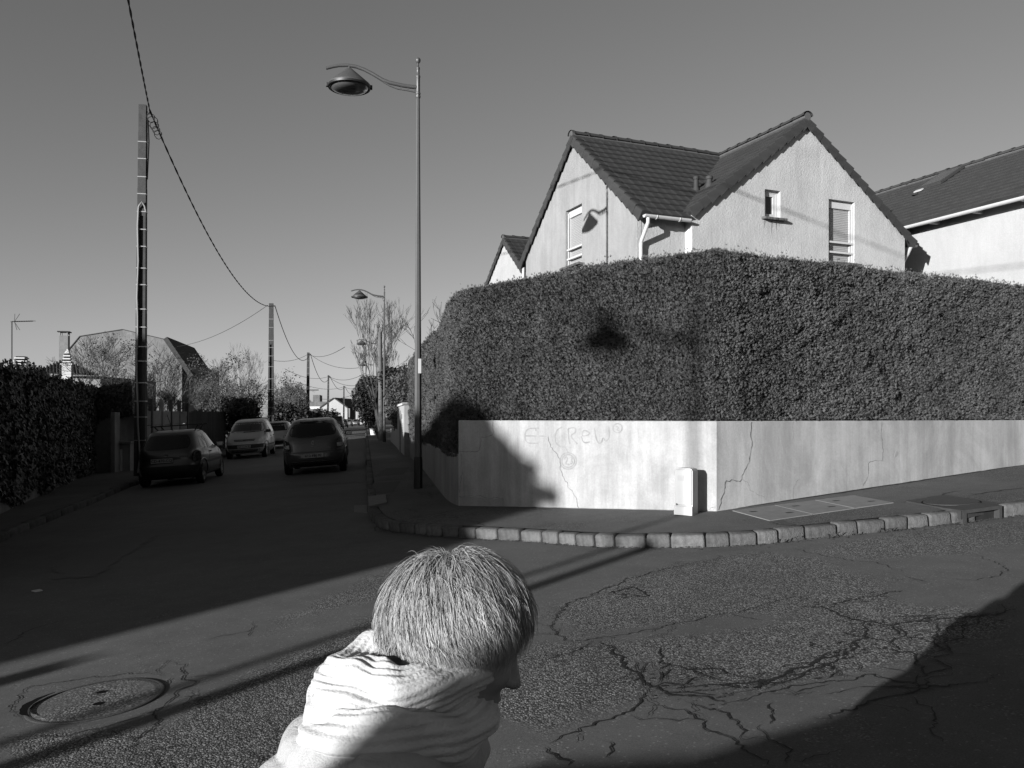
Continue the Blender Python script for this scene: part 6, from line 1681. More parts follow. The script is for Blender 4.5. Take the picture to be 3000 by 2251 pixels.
def plate_on(c, root, y, z, where, text, w=.52, h=.11):
    sg = -1 if where == 'rear' else 1
    x = c.end_x(y, z, where == 'rear') + sg * .034
    p = MB().bbox((x, y, z), (.03, w, h), .004).build('number_plate', MT['plate'], root, local=True)
    fx = x + sg * .0165
    basis = Matrix(((0, 0, sg), (-1 if where == 'rear' else 1, 0, 0), (0, 1, 0))).to_4x4()   # text x -> car side, text y -> up
    M_ = Matrix.Translation((fx, y, z)) @ basis
    t = text_mb(text, h * .88, M_, .002, 1.02, .0015); t.build('lettering', MT['trim_black'], p, local=True); return p
def badge(c, root, text, y, z, size, where='rear', mat='chrome'):
    sg = -1 if where == 'rear' else 1; x = c.end_x(y, z, where == 'rear') + sg * .012
    basis = Matrix(((0, 0, sg), (-1 if where == 'rear' else 1, 0, 0), (0, 1, 0))).to_4x4()
    text_mb(text, size, Matrix.Translation((x, y, z)) @ basis, .008, 1.1).build('badge', MT[mat], root, local=True)
def emblem(c, root, y, z, kind, where, s=.06):
    sg = -1 if where == 'rear' else 1; x = c.end_x(y, z, where == 'rear') + sg * .018; m = MB()
    Q = lambda a, b: Vector((x, y + a, z + b))
    if kind == 'ring':
        m.tube([Q(s * .8 * math.cos(a * .3), s * .8 * math.sin(a * .3)) for a in range(22)], s * .12, 5)
        m.beam(Q(-s * 1.0, .12 * s), Q(.1 * s, .12 * s), s * .1, s * .14, (1, 0, 0)); m.beam(Q(-.1 * s, -.12 * s), Q(s * 1.0, -.12 * s), s * .1, s * .14, (1, 0, 0)); m.beam(Q(-.15 * s, -.12 * s), Q(.15 * s, .12 * s), s * .1, s * .14, (1, 0, 0))
    elif kind == 'diamond':
        cs = [Q(0, s), Q(s * .6, 0), Q(0, -s), Q(-s * .6, 0)]
        for a, b in zip(cs, cs[1:] + cs[:1]): m.beam(a, b, s * .22, s * .26, (1, 0, 0))
    else:
        for o in (0, -.55 * s):
            m.beam(Q(-s, -s * .5 + o), Q(0, s * .25 + o), s * .2, s * .26, (1, 0, 0)); m.beam(Q(0, s * .25 + o), Q(s, -s * .5 + o), s * .2, s * .26, (1, 0, 0))
    m.build('emblem', MT['chrome'], root, local=True)
def mirrors(c, root, x, z, mat):
    for sg in (1, -1):
        y = c.side_y(x, z); m = MB(); m.bbox((x, sg * (y + .14), z + .03), (.10, .20, .13), .035); m.beam((x + .02, sg * (y - .03), z), (x + .01, sg * (y + .08), z + .01), .06, .04)
        mr = m.build('door_mirror', mat, root, local=True, smooth=True)
        MB().bbox((x - .052, sg * (y + .145), z + .03), (.006, .16, .10), .002).build('mirror_glass', MT['chrome'], mr, local=True)
def side_details(c, root, wins, seams, handles, mould=None):
    for sd in ('left', 'right'):
        for q in wins: c.panel(q, sd, 'side_window', 'glass_car', root, .004, 6, 5, .10)
        for (x0, z0), (x1, z1) in seams:
            m = MB(); sg = 1 if sd == 'left' else -1; n = 8; pts = []
            for i in range(n + 1):
                x, z = x0 + (x1 - x0) * i / n, z0 + (z1 - z0) * i / n; pts.append((x, sg * (c.side_y(x, z) + .0005), z))
            m.tube(pts, .005, 4); m.build('door_seam', MT['trim_black'], root, local=True)
        for (x, z) in handles:
            sg = 1 if sd == 'left' else -1; MB().bbox((x, sg * (c.side_y(x, z) + .012), z), (.17, .03, .035), .01).build('door_handle', MT['trim_black'], root, local=True)
        if mould: c.panel([(mould[0], mould[2] - .03), (mould[1], mould[2] - .03), (mould[1], mould[2] + .03), (mould[0], mould[2] + .03)], sd, 'side_moulding', 'trim_black', root, .014, 12, 2)
def place_car(r, x, y, yaw):
    m = ground_frame(x, y, yaw); r.location = m.to_translation(); r.rotation_euler = m.to_euler()
SY = math.atan2(STREET.y, STREET.x)
def along_at(p, k): return p + STREET * k

# dark hatchback with roof bars
r = thing('parked_car', 'dark hatchback with black roof bars parked at the left kerb', 'car', (0, 0, 0), 0, 'cars along the street')
pm_ = paint('paint_black', .010, .35); r['_paint'] = pm_.name
c = Car([(.19, -1.70, 1.68, .70), (.25, -1.80, 1.78, .765), (.38, -1.855, 1.85, .795), (.50, -1.86, 1.86, .80), (.56, -1.83, 1.84, .80), (.66, -1.80, 1.78, .803), (.74, -1.79, 1.68, .80), (.82, -1.77, 1.48, .79), (.89, -1.74, 1.14, .775), (.93, -1.715, .95, .76), (1.0, -1.655, .82, .73), (1.15, -1.52, .60, .67), (1.28, -1.38, .38, .61), (1.35, -1.24, .20, .57), (1.39, -1.08, .02, .52), (1.415, -.85, -.2, .43)], 5.0, 4.2)
c.body(pm_, r)
c.panel([(-.58, .93), (.58, .93), (.50, 1.30), (-.50, 1.30)], 'rear', 'rear_window', 'glass_car', r, .006, 10, 8, .12)
c.panel([(-.60, .92), (.60, .92), (.52, 1.31), (-.52, 1.31)], 'front', 'windscreen', 'glass_car', r, .006, 10, 8, .1)
c.panel([(-.74, .30), (.74, .30), (.76, .52), (-.76, .52)], 'rear', 'rear_bumper', 'trim_black', r, .02, 14, 5, .05)
c.panel([(-.74, .28), (.74, .28), (.76, .5), (-.76, .5)], 'front', 'front_bumper', 'trim_black', r, .02, 14, 5, .05)
for s in (-1, 1):
    q = [(-.765, .60), (-.60, .60), (-.62, .86), (-.755, .86)]
    q = q if s < 0 else [(-q[1][0], .60), (-q[0][0], .60), (-q[3][0], .86), (-q[2][0], .86)]
    c.panel(q, 'rear', 'tail_light', 'lens_red', r, .012, 5, 5, .15)
    q = [(.42, .62), (.74, .62), (.72, .76), (.46, .76)] if s > 0 else [(-.74, .62), (-.42, .62), (-.46, .76), (-.72, .76)]
    c.panel(q, 'front', 'headlight', 'lens_clear', r, .012, 5, 4, .1)
plate_on(c, r, .10, .66, 'rear', 'CD-470-CQ'); emblem(c, r, 0, .80, 'ring', 'rear', .045); badge(c, r, 'CORSA B', -.42, .74, .05)
side_details(c, r, [[(-1.30, .93), (-.62, .91), (-.55, 1.27), (-1.08, 1.25)], [(-.56, .91), (.62, .90), (.18, 1.28), (-.48, 1.29)]], [((-.58, .28), (-.60, 1.3)), ((.66, .28), (.70, .9)), ((.18, 1.30), (.66, .9))], [(-.42, .80)], (-1.0, 1.05, .55))
mirrors(c, r, .62, .92, MT['trim_black']); add_wheels(c, r, (-1.22, 1.20), .285, .17)
m = MB(); m.tube([(-.95, 0, 1.40), (-1.1, 0.08, 1.83)], .008, 4); m.build('aerial', MT['trim_black'], r, local=True)
for x in (-.52, .10):
    bar = MB().beam((x, -.66, 1.53), (x, .66, 1.53), .035, .03).build('roof_bar', MT['trim_black'], r, local=True)
    for s in (-1, 1): MB().beam((x, s * .44, 1.36), (x, s * .56, 1.53), .05, .03).build('bar_foot', MT['trim_black'], bar, local=True)
MB().beam((-1.60, .02, 1.0), (-1.64, -.36, .965), .015, .02).build('wiper', MT['trim_black'], r, local=True)
rear = P(366, 1000, 20.8); p = along_at(Vector((rear.x, 20.8, 0)), 1.86); place_car(r, p.x, p.y, SY - R(1.5))
del r['_paint']

# grey hatchback in the road
r = thing('grey_car', 'dark grey hatchback seen from behind driving up the middle of the street', 'car', (0, 0, 0), 0, 'cars along the street')
pm_ = paint('paint_grey', .10, .36, .2); r['_paint'] = pm_.name
c = Car([(.20, -1.82, 1.85, .74), (.30, -1.95, 1.97, .82), (.42, -1.99, 1.99, .845), (.55, -1.985, 1.98, .852), (.62, -1.955, 1.95, .853), (.72, -1.93, 1.88, .853), (.82, -1.905, 1.66, .845), (.91, -1.87, 1.33, .828), (.97, -1.83, 1.12, .805), (1.03, -1.78, 1.0, .78), (1.2, -1.63, .68, .70), (1.33, -1.48, .40, .63), (1.41, -1.34, .15, .575), (1.46, -1.16, -.1, .50), (1.49, -.8, -.4, .36)], 4.6, 3.8)
c.body(pm_, r)
c.panel([(-.66, 1.0), (.66, 1.0), (.55, 1.36), (-.55, 1.36)], 'rear', 'rear_window', 'glass_car', r, .006, 12, 8, .14)
c.panel([(-.66, .98), (.66, .98), (.56, 1.38), (-.56, 1.38)], 'front', 'windscreen', 'glass_car', r, .006, 12, 8, .1)
c.panel([(-.34, 1.385), (.34, 1.385), (.32, 1.425), (-.32, 1.425)], 'rear', 'spoiler', pm_, r, .05, 10, 2)
for s in (-1, 1):
    q = [(-.815, .70), (-.60, .64), (-.625, .93), (-.78, .96)]
    q = q if s < 0 else [(.60, .64), (.815, .70), (.78, .96), (.625, .93)]
    tl = c.panel(q, 'rear', 'tail_light', 'lens_red', r, .012, 6, 6, .12)
    q2 = [(q[0][0] * .985, .71), (q[1][0] * 1.03, .70), (q[1][0] * 1.03, .80), (q[0][0] * .985, .80)] if s < 0 else [(q[0][0] * 1.03, .70), (q[1][0] * .985, .71), (q[1][0] * .985, .80), (q[0][0] * 1.03, .80)]
    c.panel(q2, 'rear', 'reversing_lens', 'lens_clear', tl, .016, 4, 3)
    q = [(.45, .66), (.80, .70), (.76, .86), (.52, .80)] if s > 0 else [(-.80, .70), (-.45, .66), (-.52, .80), (-.76, .86)]
    c.panel(q, 'front', 'headlight', 'lens_clear', r, .012, 5, 4, .1)
plate_on(c, r, 0, .50, 'rear', '612 FBJ 92'); emblem(c, r, 0, .83, 'diamond', 'rear', .055); badge(c, r, 'CLIO', 0, .735, .055)
badge(c, r, 'dCi', -.42, .70, .04)
for z in (.60,): c.panel([(-.60, z - .008), (.60, z - .008), (.60, z + .002), (-.60, z + .002)], 'rear', 'tailgate_seam', 'trim_black', r, .004, 12, 1)
for s in (-1, 1):
    m = MB(); m.tube([(c.end_x(s * y, z) - .002, s * y, z) for y, z in ((.60, .60), (.585, .66), (.60, .80), (.62, .94))], .006, 4); m.build('tailgate_seam', MT['trim_black'], r, local=True)
c.panel([(-.80, .585), (-.62, .575), (-.62, .60), (-.80, .61)], 'rear', 'bumper_gap', 'trim_black', r, .004, 4, 1); c.panel([(.62, .575), (.80, .585), (.80, .61), (.62, .60)], 'rear', 'bumper_gap', 'trim_black', r, .004, 4, 1)
c.panel([(-.66, .335), (.66, .335), (.66, .355), (-.66, .355)], 'rear', 'bumper_strip', 'chrome', r, .010, 14, 1)
c.panel([(-.70, .21), (.70, .21), (.72, .325), (-.72, .325)], 'rear', 'lower_valance', 'trim_black', r, .008, 14, 3)
side_details(c, r, [[(-1.38, 1.02), (-.75, .99), (-.72, 1.36), (-1.2, 1.33)], [(-.70, .98), (.10, .97), (.06, 1.40), (-.66, 1.38)], [(.14, .97), (.86, .96), (.42, 1.28), (.10, 1.38)]], [((-.72, .3), (-.70, 1.0)), ((.12, .3), (.12, 1.0)), ((.92, .3), (.98, .92))], [(-.5, .86), (.32, .84)], (-1.0, 1.05, .52))
mirrors(c, r, .72, .96, MT['trim_black']); add_wheels(c, r, (-1.25, 1.30), .30, .185)
m = MB(); m.tube([(-1.05, 0, 1.46), (-1.28, 0, 1.66)], .008, 4); m.build('aerial', MT['trim_black'], r, local=True)
MB().beam((-1.81, .42, 1.03), (-1.835, -.06, 1.005), .018, .025).build('wiper', MT['trim_black'], r, local=True)
rear = P(680, 1000, 21.9); p = along_at(Vector((rear.x, 21.9, 0)), 1.99); place_car(r, p.x, p.y, SY)
del r['_paint']

# silver minivan facing us
def minivan(label, name='minivan'):
    r = thing(name, label, 'car', (0, 0, 0), 0, 'cars along the street')
    pm_ = paint('paint_silver', .55, .36, .25); r['_paint'] = pm_.name
    c = Car([(.20, -1.95, 1.96, .75), (.30, -2.08, 2.08, .83), (.42, -2.13, 2.13, .868), (.60, -2.13, 2.12, .875), (.70, -2.11, 2.05, .875), (.82, -2.09, 1.90, .872), (.95, -2.07, 1.62, .862), (1.04, -2.05, 1.36, .842), (1.12, -2.02, 1.18, .815), (1.25, -1.96, .93, .765), (1.42, -1.86, .60, .69), (1.53, -1.74, .30, .635), (1.60, -1.55, -.1, .56), (1.635, -1.15, -.6, .42)], 4.8, 3.7)
    c.body(pm_, r)
    c.panel([(-.73, 1.07), (.73, 1.07), (.60, 1.50), (-.60, 1.50)], 'front', 'windscreen', 'glass_car', r, .006, 12, 8, .1)
    c.panel([(-.66, 1.05), (.66, 1.05), (.58, 1.50), (-.58, 1.50)], 'rear', 'rear_window', 'glass_car', r, .006, 12, 8, .1)
    c.panel([(-.80, .42), (.80, .42), (.82, .58), (-.82, .58)], 'front', 'front_bumper', 'trim_black', r, .022, 16, 4, .04)
    c.panel([(-.55, .26), (.55, .26), (.64, .38), (-.64, .38)], 'front', 'air_intake', 'black_void', r, .006, 12, 3, .05)
    for z in (.29, .325, .355): c.panel([(-.58, z - .004), (.58, z - .004), (.58, z + .004), (-.58, z + .004)], 'front', 'intake_slat', pm_, r, .012, 12, 1)
    for s in (-1, 1):
        c.panel([(-.42, .765), (.42, .765), (.42, .79), (-.42, .79)] if s < 0 else [(-.40, .72), (.40, .72), (.40, .745), (-.40, .745)], 'front', 'grille', 'black_void', r, .006, 12, 1)
        q = [(.50, .67), (.80, .72), (.78, .95), (.68, .90)] if s > 0 else [(-.80, .72), (-.50, .67), (-.68, .90), (-.78, .95)]
        c.panel(q, 'front', 'headlight', 'lens_clear', r, .012, 6, 5, .14)
        MB().lathe([(.001, .01), (.045, .01), (.055, 0)], 12, Matrix.Translation((c.end_x(s * .70, .345, False) + .004, s * .70, .345)) @ Matrix.Rotation(R(90), 4, 'Y')).build('fog_light', MT['trim_black'], r, local=True)
        q = [(-.84, .72), (-.68, .72), (-.66, 1.2), (-.76, 1.25)] if s < 0 else [(.68, .72), (.84, .72), (.76, 1.25), (.66, 1.2)]
        c.panel(q, 'rear', 'tail_light', 'lens_red', r, .012, 5, 6)
    emblem(c, r, 0, .755, 'chevrons', 'front', .09); plate_on(c, r, 0, .50, 'front', '969 CLN 92')
    MB().beam((c.end_x(0, 1.10, False) + .015, .55, 1.10), (c.end_x(-.1, 1.085, False) + .015, -.1, 1.09), .02, .02).build('wiper', MT['trim_black'], r, local=True)
    side_details(c, r, [[(-1.80, 1.08), (-1.05, 1.05), (-1.0, 1.50), (-1.62, 1.46)], [(-1.0, 1.05), (-.08, 1.04), (-.1, 1.52), (-.95, 1.52)], [(-.03, 1.04), (.98, 1.03), (.38, 1.42), (-.05, 1.52)]], [((-1.0, .3), (-1.0, 1.05)), ((-.05, .3), (-.05, 1.05)), ((1.0, .3), (1.08, 1.0))], [(-.8, .88), (.15, .87)], (-1.0, 1.0, .52))
    mirrors(c, r, .95, 1.06, MT['trim_black']); add_wheels(c, r, (-1.30, 1.38), .305, .19)
    MB().tube([(-.2, .25, 1.60), (-.3, .25, 1.80)], .008, 4).build('aerial', MT['trim_black'], r, local=True)
    return r
r = minivan('silver minivan facing the crossing, parked on the left beyond the dark hatchback')
f_ = P(529, 950, 34.0); p = along_at(Vector((f_.x, 34.0, 0)), 2.13); place_car(r, p.x, p.y, SY + math.pi); del r['_paint']

# simpler cars further off
def small_car(label, px_, d, keys, col_, facing, rear_glass, name='parked_car'):
    r = thing(name, label, 'car', (0, 0, 0), 0, 'cars along the street')
    pm_ = paint('paint_far', col_, .3, .2); r['_paint'] = pm_.name
    c = Car(keys, 4.6, 3.8); c.body(pm_, r, 48)
    zb, zt = rear_glass
    wb, wt = c.at(zb)[2] * .82, c.at(zt)[2] * .86
    c.panel([(-wb, zb), (wb, zb), (wt, zt), (-wt, zt)], 'rear', 'rear_window', 'glass_car', r, .008, 8, 5, .08); c.panel([(-wb, zb), (wb, zb), (wt, zt), (-wt, zt)], 'front', 'windscreen', 'glass_car', r, .008, 8, 5, .08)
    for wh, mt, nm in (('rear', 'lens_red', 'tail_light'), ('front', 'lens_clear', 'headlight')):
        for s in (-1, 1):
            q = [(.56, .62), (.74, .62), (.72, .80), (.58, .80)]; q = q if s > 0 else [(-b, z) for (b, z) in (q[1], q[0], q[3], q[2])]
            c.panel(q, wh, nm, mt, r, .012, 3, 3)
        plate_ = MB().bbox((c.end_x(0, .5, wh == 'rear') + (-.014 if wh == 'rear' else .014), 0, .5), (.012, .52, .11), .004); plate_.build('number_plate', MT['plate'], r, local=True)
        c.panel([(-.72, .28), (.72, .28), (.74, .42), (-.74, .42)], wh, 'bumper', 'trim_black', r, .016, 10, 3)
    side_details(c, r, [[(-1.30, zb), (-.5, zb), (-.5, zt), (-1.05, zt)], [(-.44, zb), (.75, zb), (.25, zt), (-.44, zt)]], [((-.47, .3), (-.47, zb))], [(-.3, zb - .1)])
    mirrors(c, r, .72, zb + .02, MT['trim_black']); add_wheels(c, r, (-1.22, 1.25), .29, .18)
    p = P(px_, 950, d); p = along_at(Vector((p.x, d, 0)), 1.95); place_car(r, p.x, p.y, SY + (math.pi if facing else 0)); del r['_paint']; return r
hk_ = [(.20, -1.82, 1.85, .72), (.32, -1.93, 1.95, .80), (.50, -1.95, 1.95, .82), (.72, -1.90, 1.86, .82), (.82, -1.88, 1.55, .81), (.92, -1.85, 1.05, .79), (1.0, -1.82, .92, .75), (1.25, -1.68, .45, .66), (1.38, -1.52, .12, .60), (1.43, -1.3, -.2, .5), (1.45, -.9, -.4, .4)]
sd_ = [(.20, -2.0, 1.95, .72), (.32, -2.15, 2.1, .80), (.50, -2.18, 2.12, .83), (.72, -2.12, 2.05, .83), (.82, -2.05, 1.75, .82), (.92, -1.6, 1.1, .79), (1.0, -1.45, .95, .74), (1.25, -1.0, .45, .64), (1.36, -.75, .15, .56), (1.40, -.5, -.1, .42)]
vn_ = [(.22, -2.1, 2.0, .8), (.35, -2.2, 2.12, .86), (.7, -2.2, 2.1, .88), (1.0, -2.19, 1.7, .87), (1.15, -2.17, 1.35, .84), (1.6, -2.1, .9, .78), (1.82, -2.0, .6, .70), (1.88, -1.7, .2, .6)]
small_car('pale hatchback seen from behind, half hidden by the silver minivan', 597, 43.5, hk_, .5, False, (.95, 1.36))
small_car('dark van parked past the grey hatchback, its wide roof just showing', 729, 118, vn_, .05, False, (1.2, 1.7), 'parked_van')
small_car('dark small car parked between the distant van and the pale hatchback', 741, 134, hk_, .04, False, (.95, 1.36))
small_car('distant pale hatchback parked in the row of cars at the street end', 752.5, 158, hk_, .30, False, (.95, 1.36))
small_car('farthest silver saloon standing alone across the street end', 769, 178, sd_, .25, True, (.95, 1.33))
# ------------------------------------------------------------------ the passer-by
def surface_nets(f, lo, hi, h):
    n = [int(math.ceil((b - a) / h)) + 1 for a, b in zip(lo, hi)]
    ax = [np.linspace(a, a + h * (k - 1), k) for a, k in zip(lo, n)]
    X, Y, Z = np.meshgrid(*ax, indexing='ij'); V = f(X, Y, Z)
    ins = V < 0
    cs = [(0, 0, 0), (1, 0, 0), (0, 1, 0), (1, 1, 0), (0, 0, 1), (1, 0, 1), (0, 1, 1), (1, 1, 1)]
    sl = lambda A, c: A[c[0]:A.shape[0] - 1 + c[0], c[1]:A.shape[1] - 1 + c[1], c[2]:A.shape[2] - 1 + c[2]]
    cnt = sum(sl(ins, c).astype(np.int8) for c in cs); act = (cnt > 0) & (cnt < 8)
    ids = np.full(act.shape, -1, np.int64); idx = np.argwhere(act); ids[act] = np.arange(len(idx))
    acc = np.zeros((len(idx), 3)); num = np.zeros(len(idx)); vals = [sl(V, c)[act] for c in cs]
    for a in range(8):
        for b in range(a + 1, 8):
            d = np.array(cs[b]) - np.array(cs[a])
            if np.abs(d).sum() != 1: continue
            va, vb = vals[a], vals[b]; m = (va < 0) != (vb < 0); t = np.where(m, va / np.where(m, va - vb, 1), 0)
            acc += np.where(m[:, None], np.array(cs[a]) + d * t[:, None], 0); num += m
    P_ = np.array(lo) + (idx + acc / num[:, None]) * h
    quads = []
    for axis in range(3):
        o = [0, 1, 2]; o.remove(axis); u, w = o
        A = np.moveaxis(ins, [axis, u, w], [0, 1, 2]); I = np.moveaxis(ids, [axis, u, w], [0, 1, 2])
        e = A[:-1, 1:-1, 1:-1] != A[1:, 1:-1, 1:-1]; fl_ = A[:-1, 1:-1, 1:-1]
        i, j, k = np.nonzero(e); s = fl_[i, j, k]
        q = np.stack([I[i, j, k], I[i, j + 1, k], I[i, j + 1, k + 1], I[i, j, k + 1]], 1)
        flip = s if axis != 1 else ~s
        q[~flip] = q[~flip][:, ::-1]; quads.append(q)
    Q = np.concatenate(quads); return P_, Q[(Q >= 0).all(1)]
def smin(a, b, k):
    h = np.clip(.5 + .5 * (b - a) / k, 0, 1); return b + (a - b) * h - k * h * (1 - h)
def s_ell(c, r, rot=None):
    def f(X, Y, Z):
        x, y, z = X - c[0], Y - c[1], Z - c[2]
        if rot is not None:
            m = np.array(rot.transposed()); x, y, z = m[0][0] * x + m[0][1] * y + m[0][2] * z, m[1][0] * x + m[1][1] * y + m[1][2] * z, m[2][0] * x + m[2][1] * y + m[2][2] * z
        k0 = np.sqrt((x / r[0]) ** 2 + (y / r[1]) ** 2 + (z / r[2]) ** 2); k1 = np.sqrt((x / r[0] ** 2) ** 2 + (y / r[1] ** 2) ** 2 + (z / r[2] ** 2) ** 2) + 1e-9
        return k0 * (k0 - 1) / k1
    return f
def s_cone(a, b, ra, rb):
    a, b = np.array(a, float), np.array(b, float); d = b - a; L2 = d @ d
    def f(X, Y, Z):
        t = np.clip(((X - a[0]) * d[0] + (Y - a[1]) * d[1] + (Z - a[2]) * d[2]) / L2, 0, 1)
        return np.sqrt((X - a[0] - d[0] * t) ** 2 + (Y - a[1] - d[1] * t) ** 2 + (Z - a[2] - d[2] * t) ** 2) - (ra + (rb - ra) * t)
    return f
def union(prims):
    def f(X, Y, Z):
        v = None
        for p, k in prims:
            w = p(X, Y, Z); v = w if v is None else smin(v, w, k)
        return v
    return f
# person's own frame: +x ahead, +y to the left, z up; the person leans forward, head bowed
HP = Vector((.255, 0, 1.155)); PIT = Matrix.Rotation(R(24), 3, 'Y') @ Matrix.Rotation(R(-10), 3, 'X')
def hd(x, y, z): return HP + PIT @ Vector((x, y, z))
prims = []
def E(c, r_, k=.02, rot=None): prims.append((s_ell(c, r_, rot), k))
def Cn(a, b, ra, rb, k=.02): prims.append((s_cone(a, b, ra, rb), k))
E(hd(-.008, 0, .02), (.097, .077, .095), .02, PIT); E(hd(.02, 0, -.035), (.075, .063, .085), .03, PIT)
E(hd(.055, 0, -.085), (.035, .034, .028), .03, PIT); Cn(hd(.088, 0, .015), hd(.112, 0, -.028), .008, .012, .012)
for s in (-1, 1):
    E(hd(.102, s * .011, -.032), (.010, .008, .007), .006, PIT); E(hd(.062, s * .036, -.025), (.030, .024, .022), .02, PIT)
    E(hd(.076, s * .03, .022), (.020, .028, .009), .012, PIT); E(hd(-.010, s * .077, -.016), (.018, .009, .028), .008, PIT); E(hd(-.014, s * .083, -.004), (.014, .005, .017), .006, PIT)
E(hd(.092, 0, -.058), (.010, .022, .005), .006, PIT); E(hd(.089, 0, -.069), (.011, .019, .006), .006, PIT)
Cn(hd(-.03, 0, -.06), (.155, 0, 1.0), .05, .055, .03)
Cn((.075, 0, .72), (.16, 0, .95), .11, .115, .05); Cn((.13, -.12, .975), (.13, .12, .975), .06, .06, .05)
Cn((.03, -.07, .70), (.03, .07, .70), .095, .095, .05)
hands = []
for s in (-1, 1):
    sw_ = .10 * s
    Cn((.13, s * .165, .965), (.13 + sw_ * .6, s * .205, .76), .05, .042, .03); el = (.13 + sw_ * .6, s * .205, .76); wr = (.24 + sw_, s * .19, .58); Cn(el, wr, .04, .027, .02)
    pa = Vector((.27 + sw_, s * .188, .535)); Cn(wr, pa, .027, .030, .015); E(pa, (.022, .014, .038), .012)
    for q, (dx, L) in enumerate(((-.020, .055), (-.006, .066), (.008, .061), (.021, .048))):
        b0_ = pa + Vector((dx, 0, -.03)); m_ = b0_ + Vector((.008, -s * .010, -L * .5)); t_ = m_ + Vector((.002, -s * .018, -L * .42)); Cn(b0_, m_, .0085, .0078, .004); Cn(m_, t_, .0078, .0065, .004)
    b0_ = pa + Vector((.022, -s * .004, .012)); m_ = b0_ + Vector((.022, -s * .014, -.022)); Cn(b0_, m_, .010, .0085, .006); Cn(m_, m_ + Vector((.006, -s * .012, -.024)), .0085, .007, .004)
    st_ = .13 * s
    kn = (.04 + st_ * .6, s * .085, .38); an = (-.02 + st_ * 1.2, s * .085, .075)
    Cn((0, s * .08, .67), kn, .085, .055, .04); Cn(kn, an, .055, .036, .02); Cn(an, (an[0] + .10, an[1], .03), .034, .026, .02)
body_f = union(prims)
PV, PQ = surface_nets(body_f, (-.26, -.30, -.02), (.56, .30, 1.30), .0062)
MT['skin'] = plain('skin', .40, .55, .08, 12, .4, 0, 220, .15, .001)
t = NT('jacket_white')
wv = t.math('MAXIMUM', t.n('ShaderNodeTexWave', {'Vector': t.co(), 'Scale': 110.0, 'Distortion': 1.5, 'Detail': 2.0}).outputs['Fac'] if False else t.noise(420, 2, .6), t.noise(60, 4, .7))
MT['jacket_white'] = t.out(t.rng(t.noise(7, 4, .6), .3, .7, .58, .68), .9, t.math('ADD', t.math('MULTIPLY', wv, .35), t.noise(26, 6, .62, None, .8)), .75, .010, .08)
MT['trouser_dark'] = plain('trouser_dark', .05, .85, .2, 12, .2, 0, 90, .3, .003)
MT['shoe_dark'] = plain('shoe_dark', .03, .5, .2, 12, .4)
MT['hair_grey'] = leafy('hair_grey', .50, .30, 30, .5, 9)
MT['scalp'] = plain('scalp', .28, .8, .3, 20, .2)
PS = 1.0; target = P(985, 1350, 1.30)
rotz = R(8); off_ = Matrix.Rotation(rotz, 3, 'Z') @ Vector((HP.x, HP.y, 0)) * PS
gx, gy = target.x - off_.x, target.y - off_.y
person = thing('person', 'person with grey hair, white padded jacket and thick scarf walking past close by', 'person', (gx, gy, gz(gx, gy)), rotz)
person.scale = (PS, PS, PS)
def part_np(name, V, Q, mat, parent):
    return obj(name, np_mesh(name, V, Q, mat, True), parent, local=True)
part_np('body', PV, PQ, MT['skin'], person)
def fold_noise(X, Y, Z, a, sc, seed):
    r_ = np.random.default_rng(seed); v = 0
    for _ in range(6):
        d = r_.normal(size=3); d[2] *= 2.2; d /= np.linalg.norm(d); v = v + np.sin((X * d[0] + Y * d[1] + Z * d[2]) * sc * r_.uniform(.6, 1.5) + r_.random() * 6)
    return a * v / 3
# jacket with a thick turned-up collar and lowered hood
jp = [(s_cone((.085, 0, .70), (.160, 0, .96), .135, .145), .06), (s_cone((.14, -.13, .965), (.14, .13, .965), .075, .075), .06), (s_ell((.065, 0, .84), (.13, .17, .20)), .06)]
for s in (-1, 1):
    sw_ = .10 * s; el = (.13 + sw_ * .6, s * .212, .76); wr = (.235 + sw_, s * .193, .595)
    jp += [(s_cone((.12, s * .165, .965), el, .076, .066), .04), (s_cone(el, wr, .064, .046), .03)]
j0 = union(jp)
h0 = union([(s_cone((.165, 0, 1.02), (.150, 0, .99), .092, .10), .02)])
hollow = s_cone((.20, 0, 1.16), (.15, 0, .98), .085, .05)
def jacket_f(X, Y, Z):
    v = smin(j0(X, Y, Z), h0(X, Y, Z), .007)
    ax_s = ((X - .085) * .10 + (Z - .70) * .26) / .2977 + .018 * np.sin(Y * 14)
    v = v - .013 * np.sqrt(np.abs(np.sin(np.pi * ax_s / .072))) + .009
    v = v + fold_noise(X, Y, Z, .003, 30, 5) + fold_noise(X, Y, Z, .003, 66, 6) + fold_noise(X, Y, Z, .002, 130, 7)
    v = np.maximum(v, -(hollow(X, Y, Z)))
    v = np.maximum(v, .60 - Z)
    return v
JV, JQ = surface_nets(jacket_f, (-.28, -.33, .56), (.50, .33, 1.16), .0052)
jk = part_np('jacket', JV, JQ, MT['jacket_white'], person)
